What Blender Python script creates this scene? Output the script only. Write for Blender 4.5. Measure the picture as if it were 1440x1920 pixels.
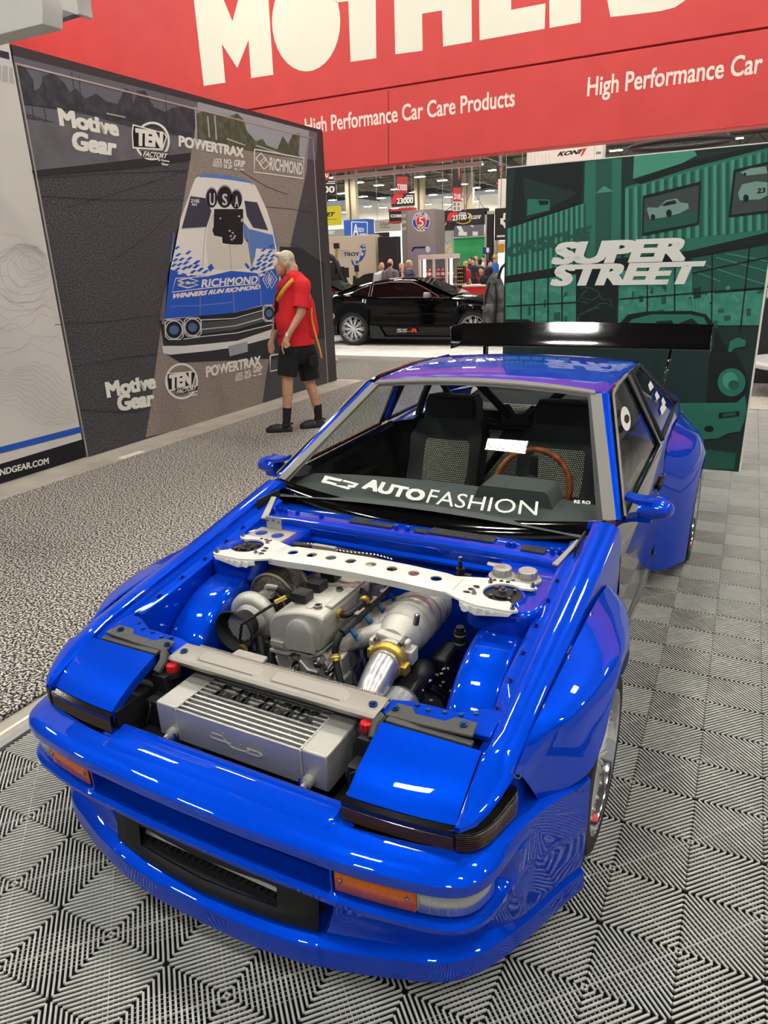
import bpy, bmesh, math, random
from mathutils import Vector, Matrix
from math import pi, sin, cos, radians as RAD, sqrt
random.seed(7)
for o in list(bpy.data.objects): bpy.data.objects.remove(o)
SC = bpy.context.scene; COL = SC.collection
# ---------------------------------------------------------------- camera
def rotm(rx, ry, rz): return Matrix.Rotation(rz,3,'Z') @ Matrix.Rotation(ry,3,'Y') @ Matrix.Rotation(rx,3,'X')
CAMR = rotm(1.2290276, 0.0349160, 0.4637715); CAMC = Vector((0.1611, -1.3056, 1.7113)); FPX = 1307.157
cd = bpy.data.cameras.new('camera'); cam = bpy.data.objects.new('camera', cd); COL.objects.link(cam)
cam.matrix_world = Matrix.Translation(CAMC) @ CAMR.to_4x4()
cd.sensor_fit = 'VERTICAL'; cd.sensor_height = 24; cd.lens = FPX/1920*24; cd.clip_end = 300; cd.clip_start = .02
SC.camera = cam
# ---------------------------------------------------------------- world, exposure, light levels
W = bpy.data.worlds.new('hall_air'); SC.world = W; W.use_nodes = True
bg = W.node_tree.nodes['Background']; bg.inputs[0].default_value = (.93,.97,1,1); bg.inputs[1].default_value = .30
VS = SC.view_settings; VS.view_transform = 'Standard'; VS.look = 'None'; VS.gamma = 1; VS.use_curve_mapping = False; VS.exposure = 0.0
LAMP_POWER = 190.0
try: SC.cycles.use_denoising = True; SC.cycles.max_bounces = 8; SC.cycles.transparent_max_bounces = 12; SC.cycles.caustics_reflective = False; SC.cycles.caustics_refractive = False
except Exception: pass
# ---------------------------------------------------------------- measuring: where a line of sight meets a known plane
def ray(px, py): return CAMR @ Vector(((px-720)/FPX, -(py-960)/FPX, -1))
AX = {'x':0,'y':1,'z':2}
def on(px, py, axis, val):
    d = ray(px,py); a = AX[axis]; return CAMC + d*((val-CAMC[a])/d[a])
def K(ox, oy, s, pts): return [(ox+x/s, oy+y/s) for x,y in pts]
# ---------------------------------------------------------------- materials
def lin(c):
    c = c/255.0; return c/12.92 if c <= .04045 else ((c+.055)/1.055)**2.4
def rgb(t): return (lin(t[0]), lin(t[1]), lin(t[2]), 1)
MATS = {}
def mat(name, col, rough=.5, metal=0, coat=0, emit=0, noise=None, alpha=1, trans=0, ior=1.45, spec=.5, bump=None):
    """col in screen values 0-255; noise=(scale, col2, lo, hi); bump=(scale,strength)"""
    if name in MATS: return MATS[name]
    m = bpy.data.materials.new(name); m.use_nodes = True; nt = m.node_tree; p = nt.nodes['Principled BSDF']
    p.inputs['Base Color'].default_value = rgb(col); p.inputs['Roughness'].default_value = rough; p.inputs['Metallic'].default_value = metal
    p.inputs['Coat Weight'].default_value = coat; p.inputs['Coat Roughness'].default_value = .015
    p.inputs['Alpha'].default_value = alpha; p.inputs['Transmission Weight'].default_value = trans; p.inputs['IOR'].default_value = ior
    p.inputs['Specular IOR Level'].default_value = spec
    if emit: p.inputs['Emission Color'].default_value = rgb(col); p.inputs['Emission Strength'].default_value = emit
    if noise or bump:
        tc = nt.nodes.new('ShaderNodeTexCoord')
    if noise:
        n = nt.nodes.new('ShaderNodeTexNoise'); n.inputs['Scale'].default_value = noise[0]; n.inputs['Detail'].default_value = 3
        r = nt.nodes.new('ShaderNodeValToRGB'); r.color_ramp.elements[0].position = noise[2]; r.color_ramp.elements[1].position = noise[3]
        r.color_ramp.elements[0].color = rgb(col); r.color_ramp.elements[1].color = rgb(noise[1])
        nt.links.new(tc.outputs['Object'], n.inputs['Vector']); nt.links.new(n.outputs['Fac'], r.inputs['Fac']); nt.links.new(r.outputs['Color'], p.inputs['Base Color'])
    if bump:
        b = nt.nodes.new('ShaderNodeTexNoise'); b.inputs['Scale'].default_value = bump[0]; b.inputs['Detail'].default_value = 4
        bp = nt.nodes.new('ShaderNodeBump'); bp.inputs['Strength'].default_value = bump[1]; bp.inputs['Distance'].default_value = .01
        nt.links.new(tc.outputs['Object'], b.inputs['Vector']); nt.links.new(b.outputs['Fac'], bp.inputs['Height']); nt.links.new(bp.outputs['Normal'], p.inputs['Normal'])
    MATS[name] = m; return m
BLACK = mat('black_plastic', (24,24,26), .45); MATTE = mat('matte_black', (20,20,21), .75); GLOSSB = mat('gloss_black', (6,6,8), .08, coat=1)
WHITE = mat('white_vinyl', (228,226,218), .5); CHROME = mat('chrome', (225,225,228), .12, 1); ALU = mat('brushed_aluminium', (190,188,180), .42, .65, bump=(60,.05))
CAST = mat('cast_aluminium', (204,200,190), .48, .5, bump=(220,.15)); STEEL = mat('steel', (140,140,142), .3, 1)
RUBBER = mat('tyre_rubber', (26,26,27), .75); GOLD = mat('gold_anodised', (216,184,92), .34, .8); RED = mat('red_plastic', (196,28,34), .4)
# ---------------------------------------------------------------- object builders
def link(name, me, parent=None):
    o = bpy.data.objects.new(name, me); COL.objects.link(o)
    if parent is not None: o.parent = parent
    return o
def tag(o, label=None, cat=None, group=None, kind=None):
    if label: o['label'] = label
    if cat: o['category'] = cat
    if group: o['group'] = group
    if kind: o['kind'] = kind
    return o
def thing(name, label, cat, loc=(0,0,0), rz=0, group=None):
    o = link(name, None); o.location = loc; o.rotation_euler = (0,0,rz); o.empty_display_size = .1
    return tag(o, label, cat, group)
def copy_tree(o, parent=None):
    c = o.copy(); COL.objects.link(c)
    if parent is not None: c.parent = parent
    for ch in list(o.children): copy_tree(ch, c)
    return c
def basis(d):
    d = Vector(d).normalized(); u = Vector((0,0,1)) if abs(d.z) < .95 else Vector((1,0,0))
    x = u.cross(d).normalized(); return x, d.cross(x).normalized(), d
class MB:
    def __init__(s): s.v = []; s.f = []; s.m = []; s.cur = 0
    def add(s, vs, fs):
        n = len(s.v); s.v += [tuple(v) for v in vs]; s.f += [tuple(i+n for i in f) for f in fs]; s.m += [s.cur]*len(fs); return s
    def use(s, i): s.cur = i; return s
    def box(s, c, d, rot=None):
        hx,hy,hz = d[0]/2,d[1]/2,d[2]/2; c = Vector(c)
        vs = [Vector((x,y,z)) for x in (-hx,hx) for y in (-hy,hy) for z in (-hz,hz)]
        if rot is not None: vs = [rot @ v for v in vs]
        return s.add([c+v for v in vs], [(0,1,3,2),(4,6,7,5),(0,4,5,1),(2,3,7,6),(0,2,6,4),(1,5,7,3)])
    def box2(s, a, b): return s.box([(a[i]+b[i])/2 for i in range(3)], [abs(b[i]-a[i]) for i in range(3)])
    def loft(s, rows, closed=False, cap=False):
        k = len(rows[0]); vs = [p for r in rows for p in r]; fs = []
        for i in range(len(rows)-1):
            for j in range(k if closed else k-1):
                a = i*k+j; b = i*k+(j+1)%k; fs.append((a,b,b+k,a+k))
        if cap: fs += [tuple(range(k-1,-1,-1)), tuple(range((len(rows)-1)*k, len(rows)*k))]
        return s.add(vs, fs)
    def ring(s, c, d, r, n=16, ry=None, ph=0):
        x,y,_ = basis(d); c = Vector(c); ry = r if ry is None else ry
        return [c + x*(r*cos(2*pi*i/n+ph)) + y*(ry*sin(2*pi*i/n+ph)) for i in range(n)]
    def cyl(s, a, b, r, r2=None, n=16, cap=True):
        d = Vector(b)-Vector(a); r2 = r if r2 is None else r2
        return s.loft([s.ring(a,d,r,n), s.ring(b,d,r2,n)], True, cap)
    def tube(s, pts, r, n=10, cap=True):
        pts = [Vector(p) for p in pts]; rs = r if isinstance(r,(list,tuple)) else [r]*len(pts); rows = []; px = None
        for i,p in enumerate(pts):
            d = (pts[min(i+1,len(pts)-1)]-pts[max(i-1,0)]).normalized()
            x = basis(d)[0] if px is None else (px - d*px.dot(d)).normalized()
            px = x; y = d.cross(x)
            rows.append([p + x*(rs[i]*cos(2*pi*k/n)) + y*(rs[i]*sin(2*pi*k/n)) for k in range(n)])
        return s.loft(rows, True, cap)
    def lathe(s, prof, c=(0,0,0), d=(0,0,1), n=24, cap=False):
        c = Vector(c); dd = Vector(d).normalized()
        return s.loft([s.ring(c+dd*h, dd, max(r,1e-5), n) for r,h in prof], True, cap)
    def sphere(s, c, r, n=12, m=8):
        rx,ry,rz = r if isinstance(r,(tuple,list)) else (r,r,r); c = Vector(c)
        rows = [[c+Vector((rx*sin(pi*i/m)*cos(2*pi*j/n), ry*sin(pi*i/m)*sin(2*pi*j/n), rz*cos(pi*i/m))) for j in range(n)] for i in range(m+1)]
        return s.loft(rows, True)
    def prism(s, poly, off):
        off = Vector(off); k = len(poly); a = [Vector(p) for p in poly]
        return s.add(a+[p+off for p in a], [tuple(range(k-1,-1,-1)), tuple(range(k,2*k))]+[(i,(i+1)%k,(i+1)%k+k,i+k) for i in range(k)])
    def poly(s, pts): return s.add(pts, [tuple(range(len(pts)))])
    def build(s, name, mats, parent=None, ang=35, bevel=0, sub=0, solid=0, recalc=True, mirror=False):
        me = bpy.data.meshes.new(name); me.from_pydata([tuple(v) for v in s.v], [], s.f)
        for m in (mats if isinstance(mats,(list,tuple)) else [mats]): me.materials.append(m)
        me.polygons.foreach_set('material_index', s.m)
        b = bmesh.new(); b.from_mesh(me); bmesh.ops.remove_doubles(b, verts=b.verts, dist=1e-5)
        bmesh.ops.dissolve_degenerate(b, edges=b.edges, dist=1e-6)
        if recalc: bmesh.ops.recalc_face_normals(b, faces=b.faces)
        b.to_mesh(me); b.free()
        me.shade_smooth(); me.set_sharp_from_angle(angle=RAD(ang))
        o = link(name, me, parent)
        if mirror: md = o.modifiers.new('m','MIRROR')
        if solid: md = o.modifiers.new('s','SOLIDIFY'); md.thickness = solid; md.offset = 0
        if bevel: md = o.modifiers.new('b','BEVEL'); md.width = bevel; md.segments = 2; md.limit_method = 'ANGLE'; md.angle_limit = RAD(40)
        if sub: md = o.modifiers.new('u','SUBSURF'); md.levels = sub; md.render_levels = sub
        return o
def cr(pts, n):
    """Catmull-Rom through pts, n samples per span"""
    P = [Vector(p) for p in pts]; out = []
    for i in range(len(P)-1):
        a,b,c,d = P[max(i-1,0)],P[i],P[i+1],P[min(i+2,len(P)-1)]
        for k in range(n):
            t = k/n; out.append(.5*((2*b)+(c-a)*t+(2*a-5*b+4*c-d)*t*t+(3*b-a-3*c+d)*t*t*t))
    out.append(P[-1]); return out
def lerp(a, b, t): return a+(b-a)*t
def interp(tab, x):
    if x <= tab[0][0]: return tab[0][1]
    for (a,va),(b,vb) in zip(tab, tab[1:]):
        if x <= b: return va+(vb-va)*(x-a)/(b-a)
    return tab[-1][1]
def boxo(name, m, a, b, parent=None, bevel=0): return MB().box2(a,b).build(name, m, parent, bevel=bevel)
def blob(name, m, pieces, parent, voxel=.012, smooth=3):
    """one continuous skin round tapered pieces: (a, b, ra, rb[, flat])"""
    mb = MB()
    for pc_ in pieces:
        if len(pc_) == 2: mb.sphere(pc_[0], pc_[1], 16, 10); continue
        a,b,ra,rb = Vector(pc_[0]),Vector(pc_[1]),pc_[2],pc_[3]; fl = pc_[4] if len(pc_) > 4 else 1
        d = b-a; x,y,dd = basis(d); L = d.length; rows = []
        if fl != 1 and abs(dd.z) > .95: x,y = Vector((1,0,0)),Vector((0,1,0))
        for t in [-1,-.85,-.5,0]: rows.append((a+dd*(ra*.9*t), ra*sqrt(max(1-t*t,1e-4))))
        for t in [.25,.5,.75]: rows.append((a+d*t, lerp(ra,rb,t)))
        for t in [0,.5,.85,1]: rows.append((b+dd*(rb*.9*t), rb*sqrt(max(1-t*t,1e-4))))
        mb.loft([[c+x*(r*cos(2*pi*k/16))+y*(r*fl*sin(2*pi*k/16)) for k in range(16)] for c,r in rows], True, True)
    o = mb.build(name, m, parent, 180)
    r = o.modifiers.new('r','REMESH'); r.mode = 'VOXEL'; r.voxel_size = voxel; r.use_smooth_shade = True
    if smooth: q = o.modifiers.new('q','SMOOTH'); q.iterations = smooth; q.factor = .5
    return o
# ---------------------------------------------------------------- lettering
def text_mesh(s, bold=0, spacing=1, shear=0):
    cu = bpy.data.curves.new('lettering','FONT'); cu.body = s; cu.space_character = spacing; cu.shear = shear; cu.resolution_u = 3; cu.fill_mode = 'FRONT'
    t = link('lettering', cu); bpy.context.view_layer.update()
    me = bpy.data.meshes.new_from_object(t.evaluated_get(bpy.context.evaluated_depsgraph_get()))
    bpy.data.objects.remove(t); bpy.data.curves.remove(cu)
    if bold > 0:   # heavier stroke: the same faces laid round a small square
        vs = [tuple(v.co) for v in me.vertices]; fs = [tuple(p.vertices) for p in me.polygons]; V_ = []; F_ = []
        st = (-1,-.5,0,.5,1) if bold > .04 else (-1,0,1)
        for dx in st:
            for dy in st:
                n = len(V_); V_ += [(x+dx*bold,y+dy*bold*.8,(dx*3+dy+4)*.00009) for x,y,z in vs]; F_ += [tuple(i+n for i in f) for f in fs]
        me = bpy.data.meshes.new('lettering'); me.from_pydata(V_,[],F_)
    return me
def lettering(s, m, bl, br, tl, parent, off=(0,0,0), bold=0.02, spacing=1, shear=0, name='lettering', thick=0, inv=None):
    """text fitted to the parallelogram bl-br-tl (points in parent space)"""
    me = text_mesh(s, bold, spacing, shear); xs = [v.co.x for v in me.vertices]; ys = [v.co.y for v in me.vertices]
    x0,x1,y0,y1 = min(xs),max(xs),min(ys),max(ys); bl,br,tl,off = Vector(bl),Vector(br),Vector(tl),Vector(off)
    up = (br-bl).cross(tl-bl).normalized()
    for v in me.vertices: v.co = bl + (br-bl)*((v.co.x-x0)/(x1-x0)) + (tl-bl)*((v.co.y-y0)/(y1-y0)) + off + up*v.co.z
    me.materials.clear(); me.materials.append(m); me.name = name
    o = link(name, me, parent)
    if thick: md = o.modifiers.new('s','SOLIDIFY'); md.thickness = thick
    return o
class Board:
    """a flat printed face: pictures are measured on it and laid down in thin layers"""
    def __init__(s, axis, val, parent, sign): s.axis, s.val, s.parent, s.sign = axis, val, parent, sign
    def p(s, px, py, layer=0): return on(px, py, s.axis, s.val + s.sign*(.0015+.0006*layer)) - s.parent.location
    def shape(s, name, m, pts, layer=1):
        return MB().poly([s.p(x,y,layer) for x,y in pts]).build(name, m, s.parent, recalc=False)
    def shapes(s, name, m, polys, layer=1):
        mb = MB()
        for q in polys: mb.poly([s.p(x,y,layer) for x,y in q])
        return mb.build(name, m, s.parent, recalc=False)
    def line(s, name, m, paths, w, layer=1):
        mb = MB()
        for q in paths:
            q = [Vector((x,y)) for x,y in q]
            rows = []
            for i,a in enumerate(q):
                d = (q[min(i+1,len(q)-1)]-q[max(i-1,0)]); n = Vector((-d.y,d.x)).normalized()*(w/2)
                rows.append([s.p(*(a+n),layer), s.p(*(a-n),layer)])
            mb.loft(rows)
        return mb.build(name, m, s.parent, recalc=False)
    def ellipse(s, name, m, c, rx, ry, layer=1, hole=0, n=32, a0=0, a1=2*pi):
        mb = MB(); an = [a0+(a1-a0)*i/n for i in range(n+1)]
        o = [s.p(c[0]+rx*cos(a), c[1]+ry*sin(a), layer) for a in an]
        if hole: mb.loft([o, [s.p(c[0]+rx*hole*cos(a), c[1]+ry*hole*sin(a), layer) for a in an]])
        else: mb.poly(o[:-1])
        return mb.build(name, m, s.parent, recalc=False)
    def text(s, t, m, bl, br, tl, layer=3, **k):
        return lettering(t, m, s.p(*bl,layer), s.p(*br,layer), s.p(*tl,layer), s.parent, **k)
# ---------------------------------------------------------------- floors
def struct(o): o['kind'] = 'structure'; return o
CONC = mat('concrete', (160,153,140), .75, noise=(3,(186,180,168),.3,.7), bump=(40,.1))
PALE = mat('pale_floor', (196,194,186), .6, noise=(1.5,(220,218,212),.3,.7))
CARPET = mat('speckled_carpet', (30,29,28), .95, noise=(80,(204,198,186),.485,.55), bump=(80,.5))
CARPET2 = mat('aisle_carpet', (58,56,52), .95, noise=(60,(164,159,148),.42,.60))
RIB = mat('grey_tile_plastic', (184,184,177), .5); PIT = mat('tile_gap_shade', (5,5,5), .95)
struct(boxo('floor', CONC, (-60,-6,-.10), (30,110,-.02)))
struct(boxo('floor', CARPET, (-5.13,-4,-.02), (-2.4,8.45,0), bevel=.004))
struct(boxo('floor', CARPET2, (-40,8.47,-.02), (20,11.15,0)))
struct(boxo('floor', PALE, (-40,11.15,-.02), (20,100,0)))
struct(boxo('trim_1', CONC, (-5.60,-4,-.02), (-5.13,8.46,-.003)))
struct(boxo('trim_2', mat('ramp_plastic',(150,152,150),.5), (-2.262,-4,-.02), (-2.222,7.6,-.001)))
struct(boxo('floor', mat('white_tape',(226,222,206),.6), (-2.335,-4,-.02), (-2.318,.38,-.0185)))
struct(boxo('floor', MATS['white_tape'], (-5.24,3.45,-.004), (-5.15,3.75,-.0015)))
struct(boxo('floor', PIT, (-2.225,-4,-.03), (3,7.6,-.0185)))  # near-black sheet under the ribs: shade of the gaps put in as colour
struct(boxo('floor', mat('pale_speckle',(150,146,136),.95,noise=(160,(206,202,190),.44,.56)), (.0,7.62,-.02), (4,8.45,.004)))
def ribs():
    vs = []; fs = []; L = .2; w = .0032; zt = 0; zb = -.024; N = 22; h = 1/sqrt(2)
    def bar(ax,ay,bx,by,w,zt,mir,ox,oy,sides=True):
        dx,dy = bx-ax,by-ay; l = sqrt(dx*dx+dy*dy)
        if l < .004: return
        nx,ny = -dy/l,dx/l; n = len(vs)
        for x0_,y0_ in ((ax,ay),(bx,by)):
            for o,z in ((.5,zt-.008),(1,zt-.0018),(.72,zt),(-.72,zt),(-1,zt-.0018),(-.5,zt-.008)):
                x = x0_+nx*w*o; y = y0_+ny*w*o
                vs.append((ox+(L-x if mir else x), oy+y, z))
        for k_ in ((0,1,2,3,4) if sides else (2,)): fs.append((n+k_,n+k_+1,n+k_+7,n+k_+6))
        if sides: fs.append((n,n+1,n+2,n+3,n+4,n+5)); fs.append((n+11,n+10,n+9,n+8,n+7,n+6))
    for i in range(-11,13):
        for j in range(-11,38):
            ox,oy = i*L,j*L; mir = (i+j)%2 != 0
            if ox > 1.6+.25*max(0,(oy+1)): continue
            for k in range(N):
                c = (k+.5)*2*L/N; e = .0014
                ax,ay = max(0,c-L)+e,min(c,L)-e
                bx,by = min(c,L)-e,max(0,c-L)+e
                if ax < bx: bar(ax,ay,bx,by,w,zt,mir,ox,oy, True)
            bar(.004,.004,L-.004,L-.004,.0011,-.0005,mir,ox,oy)
            if oy < 3.5:
                for q in (-5,-4,-3,-2,-1,1,2,3,4,5):
                    d = q*.0245/2*1.414
                    a0 = max(0,-d)+.004; a1 = min(L,L-d)-.004
                    bar(a0,a0+d,a1,a1+d,.0011,-.005,mir,ox,oy,False)
    me = bpy.data.meshes.new('floor_tiles'); me.from_pydata(vs,[],fs); me.materials.append(RIB)
    o = link('floor', me); struct(o); return o
ribs()
# ---------------------------------------------------------------- hall shell
CEIL = mat('dark_roof_deck', (70,66,60), .9, noise=(.4,(52,50,46),.3,.7))
struct(boxo('ceiling', CEIL, (-90,-16,12), (30,110,12.3)))
struct(boxo('wall_back', mat('hall_wall',(236,234,224),.8), (-80,100,-.1), (40,100.5,10.3)))
BEAM = mat('painted_steel', (88,80,68), .7); COLM = mat('tan_column', (150,138,116), .7)
for i,y in enumerate((24,34,44,54,64,74,84,94)):
    t = thing('roof_truss', 'dark steel roof truss crossing the hall under the ceiling', 'truss', (-28+ i*1.2,y,10.4), 0, 'roof trusses of the hall')
    mb = MB().box((0,0,.9),(44,.3,.22)).box((0,0,0),(44,.26,.2)); mb.build('chord', BEAM, t)
    d = MB(); n = 22
    for k in range(n):
        x = -22+44*k/n; d.tube([(x,0,0),(x+22/n,0,.9),(x+44/n,0,0)], .05, 6)
    d.build('web', BEAM, t)
for k in range(6):
    t = thing('roof_beam', 'long dark steel beam running down the hall under the roof', 'beam', (-16-7*k,60,10.6+.15*(k%2)), 0, 'long roof beams of the hall')
    MB().box((0,0,0),(.25,80,.4)).box((0,0,.3),(.4,80,.05)).build('girder', BEAM, t)
for (px,y,w,lab) in ((661,60,1.1,'tan column rising behind the yellow sign to the roof'),(787,72,1.1,'tan column behind the grey tower sign'),(877,76,1.2,'tan column behind the yellow and black hanging sign')):
    p = on(px,420,'y',y); t = thing('steel_column', lab, 'column', (p.x,y,0))
    MB().box((-.28*w,0,5.5),(.34*w,.5,11)).box((.3*w,.1,5.5),(.4*w,.5,11)).box((0,.2,5.5),(.3*w,.3,11)).build('shaft', COLM, t)
    MB().box((0,0,.15),(1.5*w,.8,.3)).build('base', COLM, t)
# ---------------------------------------------------------------- lamps (hang from the roof; five bright strips in a white tray)
GLOW = mat('lamp_glow', (255,252,244), .5, emit=LAMP_POWER); TRAY = mat('lamp_tray', (190,196,200), .5)
lamp0 = thing('high_bay_lamp', 'white high bay ceiling lamp with bright strips, one of many', 'lamp', (0,0,9), 0, 'high bay lamps under the roof')
tr = MB().box((0,0,.12),(.4,.3,.1)).box((0,0,.05),(.92,.52,.05)); tr.build('tray', TRAY, lamp0)
g = MB()
for k in range(5): g.box((0,-.19+.095*k,.018),(.86,.06,.016))
g.build('light_strip', GLOW, lamp0)
MB().cyl((-.4,0,.1),(-.4,0,3),.012,n=6).cyl((.4,0,.1),(.4,0,3),.012,n=6).build('hanger', BEAM, lamp0)
spots = [(x,y,9) for x in (-13.9,-8.4,-2.9,2.6,8.1) for y in (-6.7,-1.7,3.3,8.3,13.3,18.3)]
for x,y in K(600,290,7.579,[(180,330),(550,400),(835,440),(1075,495),(315,555),(615,600),(870,620),(1335,540),(180,650),(680,740),(895,755),(1420,320)]): p = on(x,y,'z',9); spots.append(tuple(p))
for x,y in K(770,290,7.579,[(450,370),(740,425),(945,145),(1180,225),(925,475),(1125,515),(740,635),(320,575),(535,605),(910,665),(1070,700),(240,710),(425,745),(740,780),(485,858),(1190,725),(570,765)]): p = on(x,y,'z',9); spots.append(tuple(p))
spots = [p for p in spots if p[1] < 98]
spots += [(x,y,9) for y in (20,27,34) for x in (-34,-26,-18,-10,-2)]+[(x,y,9) for y in (58,70,82,93) for x in (-74,-66,-10,-2)]+[(x,95,9) for x in (-62,-54,-46,-38,-30,-22,-14)]  # lamps added, most out of sight, to brighten the far hall and wall
spots += [(-12,22,9),(-8,30,9),(-17,26,9),(-14,36,9),(-20,40,9)]
GLOW2 = mat('lamp_glow_deep', (255,252,244), .5, emit=LAMP_POWER*3); far0 = []
for i,s in enumerate(spots):
    if i and s[1] > 42:
        if not far0:
            far0.append(copy_tree(lamp0)); far0[0]['label'] = 'white high bay ceiling lamp with bright strips deep in the hall'; far0[0]['group'] = 'high bay lamps deep in the hall'
            for ch in far0[0].children:
                if ch.name.startswith('light'): ch.data = ch.data.copy(); ch.data.materials.clear(); ch.data.materials.append(GLOW2)
            o = far0[0]
        else: o = copy_tree(far0[0])
    else: o = lamp0 if i == 0 else copy_tree(lamp0)
    o.location = s
# ---------------------------------------------------------------- red hanging sign over the next stand
REDV = mat('red_fabric', (208,66,64), .6, noise=(2,(200,60,58),.3,.7)); REDD = mat('red_seam', (120,20,22), .7); CREAM = mat('cream_vinyl', (228,224,206), .6); PINKW = mat('pale_letter', (246,220,208), .6)
YS = 11.3
sign = thing('hanging_sign', 'huge red two-tier sign hanging above the far stand, cut off at the top', 'sign', (-6,YS,3.36))
q = lambda px,py: on(px,py,'y',YS)
xl = q(15,80).x; xr = 6.0; zs = q(700,169.6).z; zb = q(960,284).z; zt = 8.6
boxo('upper_banner', REDV, (xl+6,0,zs-3.36+.015), (xr+6,.35,zt-3.36), sign, .01); boxo('lower_banner', REDV, (q(480,205).x-0.3+6,-.02,zb-3.36), (xr+6,.33,zs-3.36-.015), sign, .01)
boxo('seam', REDD, (xl+6,.03,zs-3.36-.03), (xr+6,.30,zs-3.36+.03), sign)
boxo('light_rail', mat('rail_white',(226,226,222),.5), (q(606,320).x+6,.36,zb-3.36-.12), (q(890,300).x+6,.42,zb-3.36-.05), sign)
sb = Board('y', YS, sign, -1)
sb2 = Board('y', YS-.02, sign, -1)
sb2.line('panel_joint', REDD, [[(728,170),(728.5,308)]], 1.6)
C6 = lambda pts: K(0,0,2,pts); C5 = lambda pts: K(700,0,1.946,pts)
sb.shape('letter', CREAM, C6([(764,322),(845,310),(832,165),(890,255),(932,150),(942,293),(1025,280),(1003,-60),(908,-60),(872,80),(815,-60),(720,-60)]))
sb.ellipse('letter', CREAM, (574,40), 64, 94)
sb.shape('letter', CREAM, C6([(1315,232),(1411,218),(1409,-10),(1460,-20),(1460,-70),(1260,-70),(1260,10),(1306,4)]))
sb.shape('letter', CREAM, C5([(80,198),(180,185),(178,50),(250,38),(255,170),(360,152),(358,-60),(250,-60),(250,-20),(178,-8),(178,-60),(75,-60)]))
sb.shape('letter', CREAM, C5([(388,147),(625,105),(628,12),(503,36),(503,-20),(600,-30),(600,-60),(385,-60)]))
sb.shape('letter', CREAM, C5([(643,102),(757,82),(757,-60),(641,-60)]))
sb.shape('letter', CREAM, C5([(865,62),(960,52),(1050,40),(1100,27),(1140,0),(1155,-60),(845,-60),(850,-20)]))
A = q(574,249.5); B = q(965.7,203.3); hgt = .275
for x0,t in ((A.x,0),(q(1101,184.5).x,0)):
    z0 = lerp(A.z,B.z,.5)-.01
    o = lettering('High Performance Car Care Products', PINKW, (x0+6,-.024,z0-3.36-.07), (x0+(B.x-A.x)+6,-.024,z0-3.36-.07), (x0+6,-.024,z0+hgt-3.36), sign, bold=.018)
cb = MB()
for x in (-14,-9,-4,0): cb.cyl((x+6,.15,5.2),(x+6,.15,8.6),.02,n=6)
cb.build('cable', STEEL, sign)
# ---------------------------------------------------------------- left stand wall
LW = -5.55
PANEL = mat('white_panel', (206,203,196), .45, spec=.3); FRAME = mat('dark_frame', (52,48,50), .5)
mural = thing('display_wall', 'tall black printed wall showing a blue and white drag car on tarmac', 'display wall', (LW,3.36,0))
P = lambda y0,y1,z0,z1,x0=-.3,x1=0: ((x0,y0-3.36,z0),(x1,y1-3.36,z1))
boxo('panel', mat('tarmac_print',(50,49,54),.55,noise=(70,(98,95,98),.40,.70),spec=.3), *P(3.37,8.02,0,3.4), mural)
boxo('edge_frame', FRAME, *P(8.02,8.30,0,3.53), mural); boxo('top_frame', FRAME, *P(3.36,8.02,3.4,3.53), mural)
mb = MB().box2((-.01,.01,3.385),(.006,4.66,3.4)).box2((-.01,4.655,0),(.006,4.67,3.4)).box2((-.02,0,0),(.006,.012,3.4)); mb.build('bright_edge', ALU, mural)
L = Board('x', LW, mural, 1)
W1 = lambda pts: K(0,200,2.25,pts); C2 = lambda pts: K(0,0,2,pts); DC = lambda pts: K(280,320,5.143,pts)
SKY = mat('print_sky',(98,98,106),.6,spec=.3); SKYL = mat('print_sky_light',(150,154,158),.6,spec=.3); TREE = mat('print_tree',(52,52,58),.6,spec=.3,noise=(9,(70,70,76),.4,.7)); TREEO = mat('print_olive_tree',(72,74,58),.6,spec=.3,noise=(12,(96,98,78),.4,.7))
BARR = mat('print_barrier',(104,101,105),.6,spec=.3,noise=(4,(88,86,90),.4,.7)); SHAD = mat('print_shadow',(44,43,47),.6,spec=.3); ROAD = mat('print_road',(126,115,108),.6,spec=.3,noise=(70,(160,148,138),.40,.68)); LINE = mat('print_line',(46,45,48),.6,spec=.3)
L.shape('printed_sky', SKY, C2([(48,208),(1190,497),(1186,600),(900,570),(330,500),(84,420)]),0)
L.shape('printed_road', ROAD, C2([(742,382),(1160,490),(1150,640),(1088,925),(1000,1400),(980,1540),(546,1640),(560,1560),(620,1100),(680,800),(715,590)]),1)
L.shape('printed_sky', SKYL, C2([(742,382),(1160,490),(1140,610),(940,555),(722,540)]),2)
def treeline(base, top, n, amp, seed):
    r = random.Random(seed); pts = []
    for i in range(n+1):
        t = i/n; pts.append((lerp(base[0][0],base[1][0],t), lerp(top[0],top[1],t)-amp*r.random()*abs(sin(i*1.7))))
    return [base[0]]+pts+[base[1]]
L.shape('printed_tree', TREE, C2([(60,240),(95,255),(125,300),(128,340),(150,330),(165,285),(200,270),(240,310),(262,345),(285,330),(320,370),(360,350),(400,380),(440,390),(470,330),(495,345),(500,390),(515,340),(545,340),(575,400),(620,420),(645,405),(690,398),(738,420),(728,520),(500,480),(330,430),(90,390)]),3)
L.shape('printed_tree', TREEO, C2([(735,425),(770,415),(800,425),(850,440),(890,425),(915,450),(925,490),(960,530),(985,520),(1000,545),(1040,560),(1060,510),(1080,540),(1100,500),(1125,500),(1120,580),(1140,600),(900,560),(740,520)]),3)
L.shape('printed_barrier', BARR, C2([(90,445),(330,480),(722,530),(716,590),(500,610),(130,640),(110,560)]),4)
L.shape('printed_shadow', SHAD, C2([(118,640),(400,610),(716,572),(714,600),(560,625),(130,662)]),5)
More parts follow.
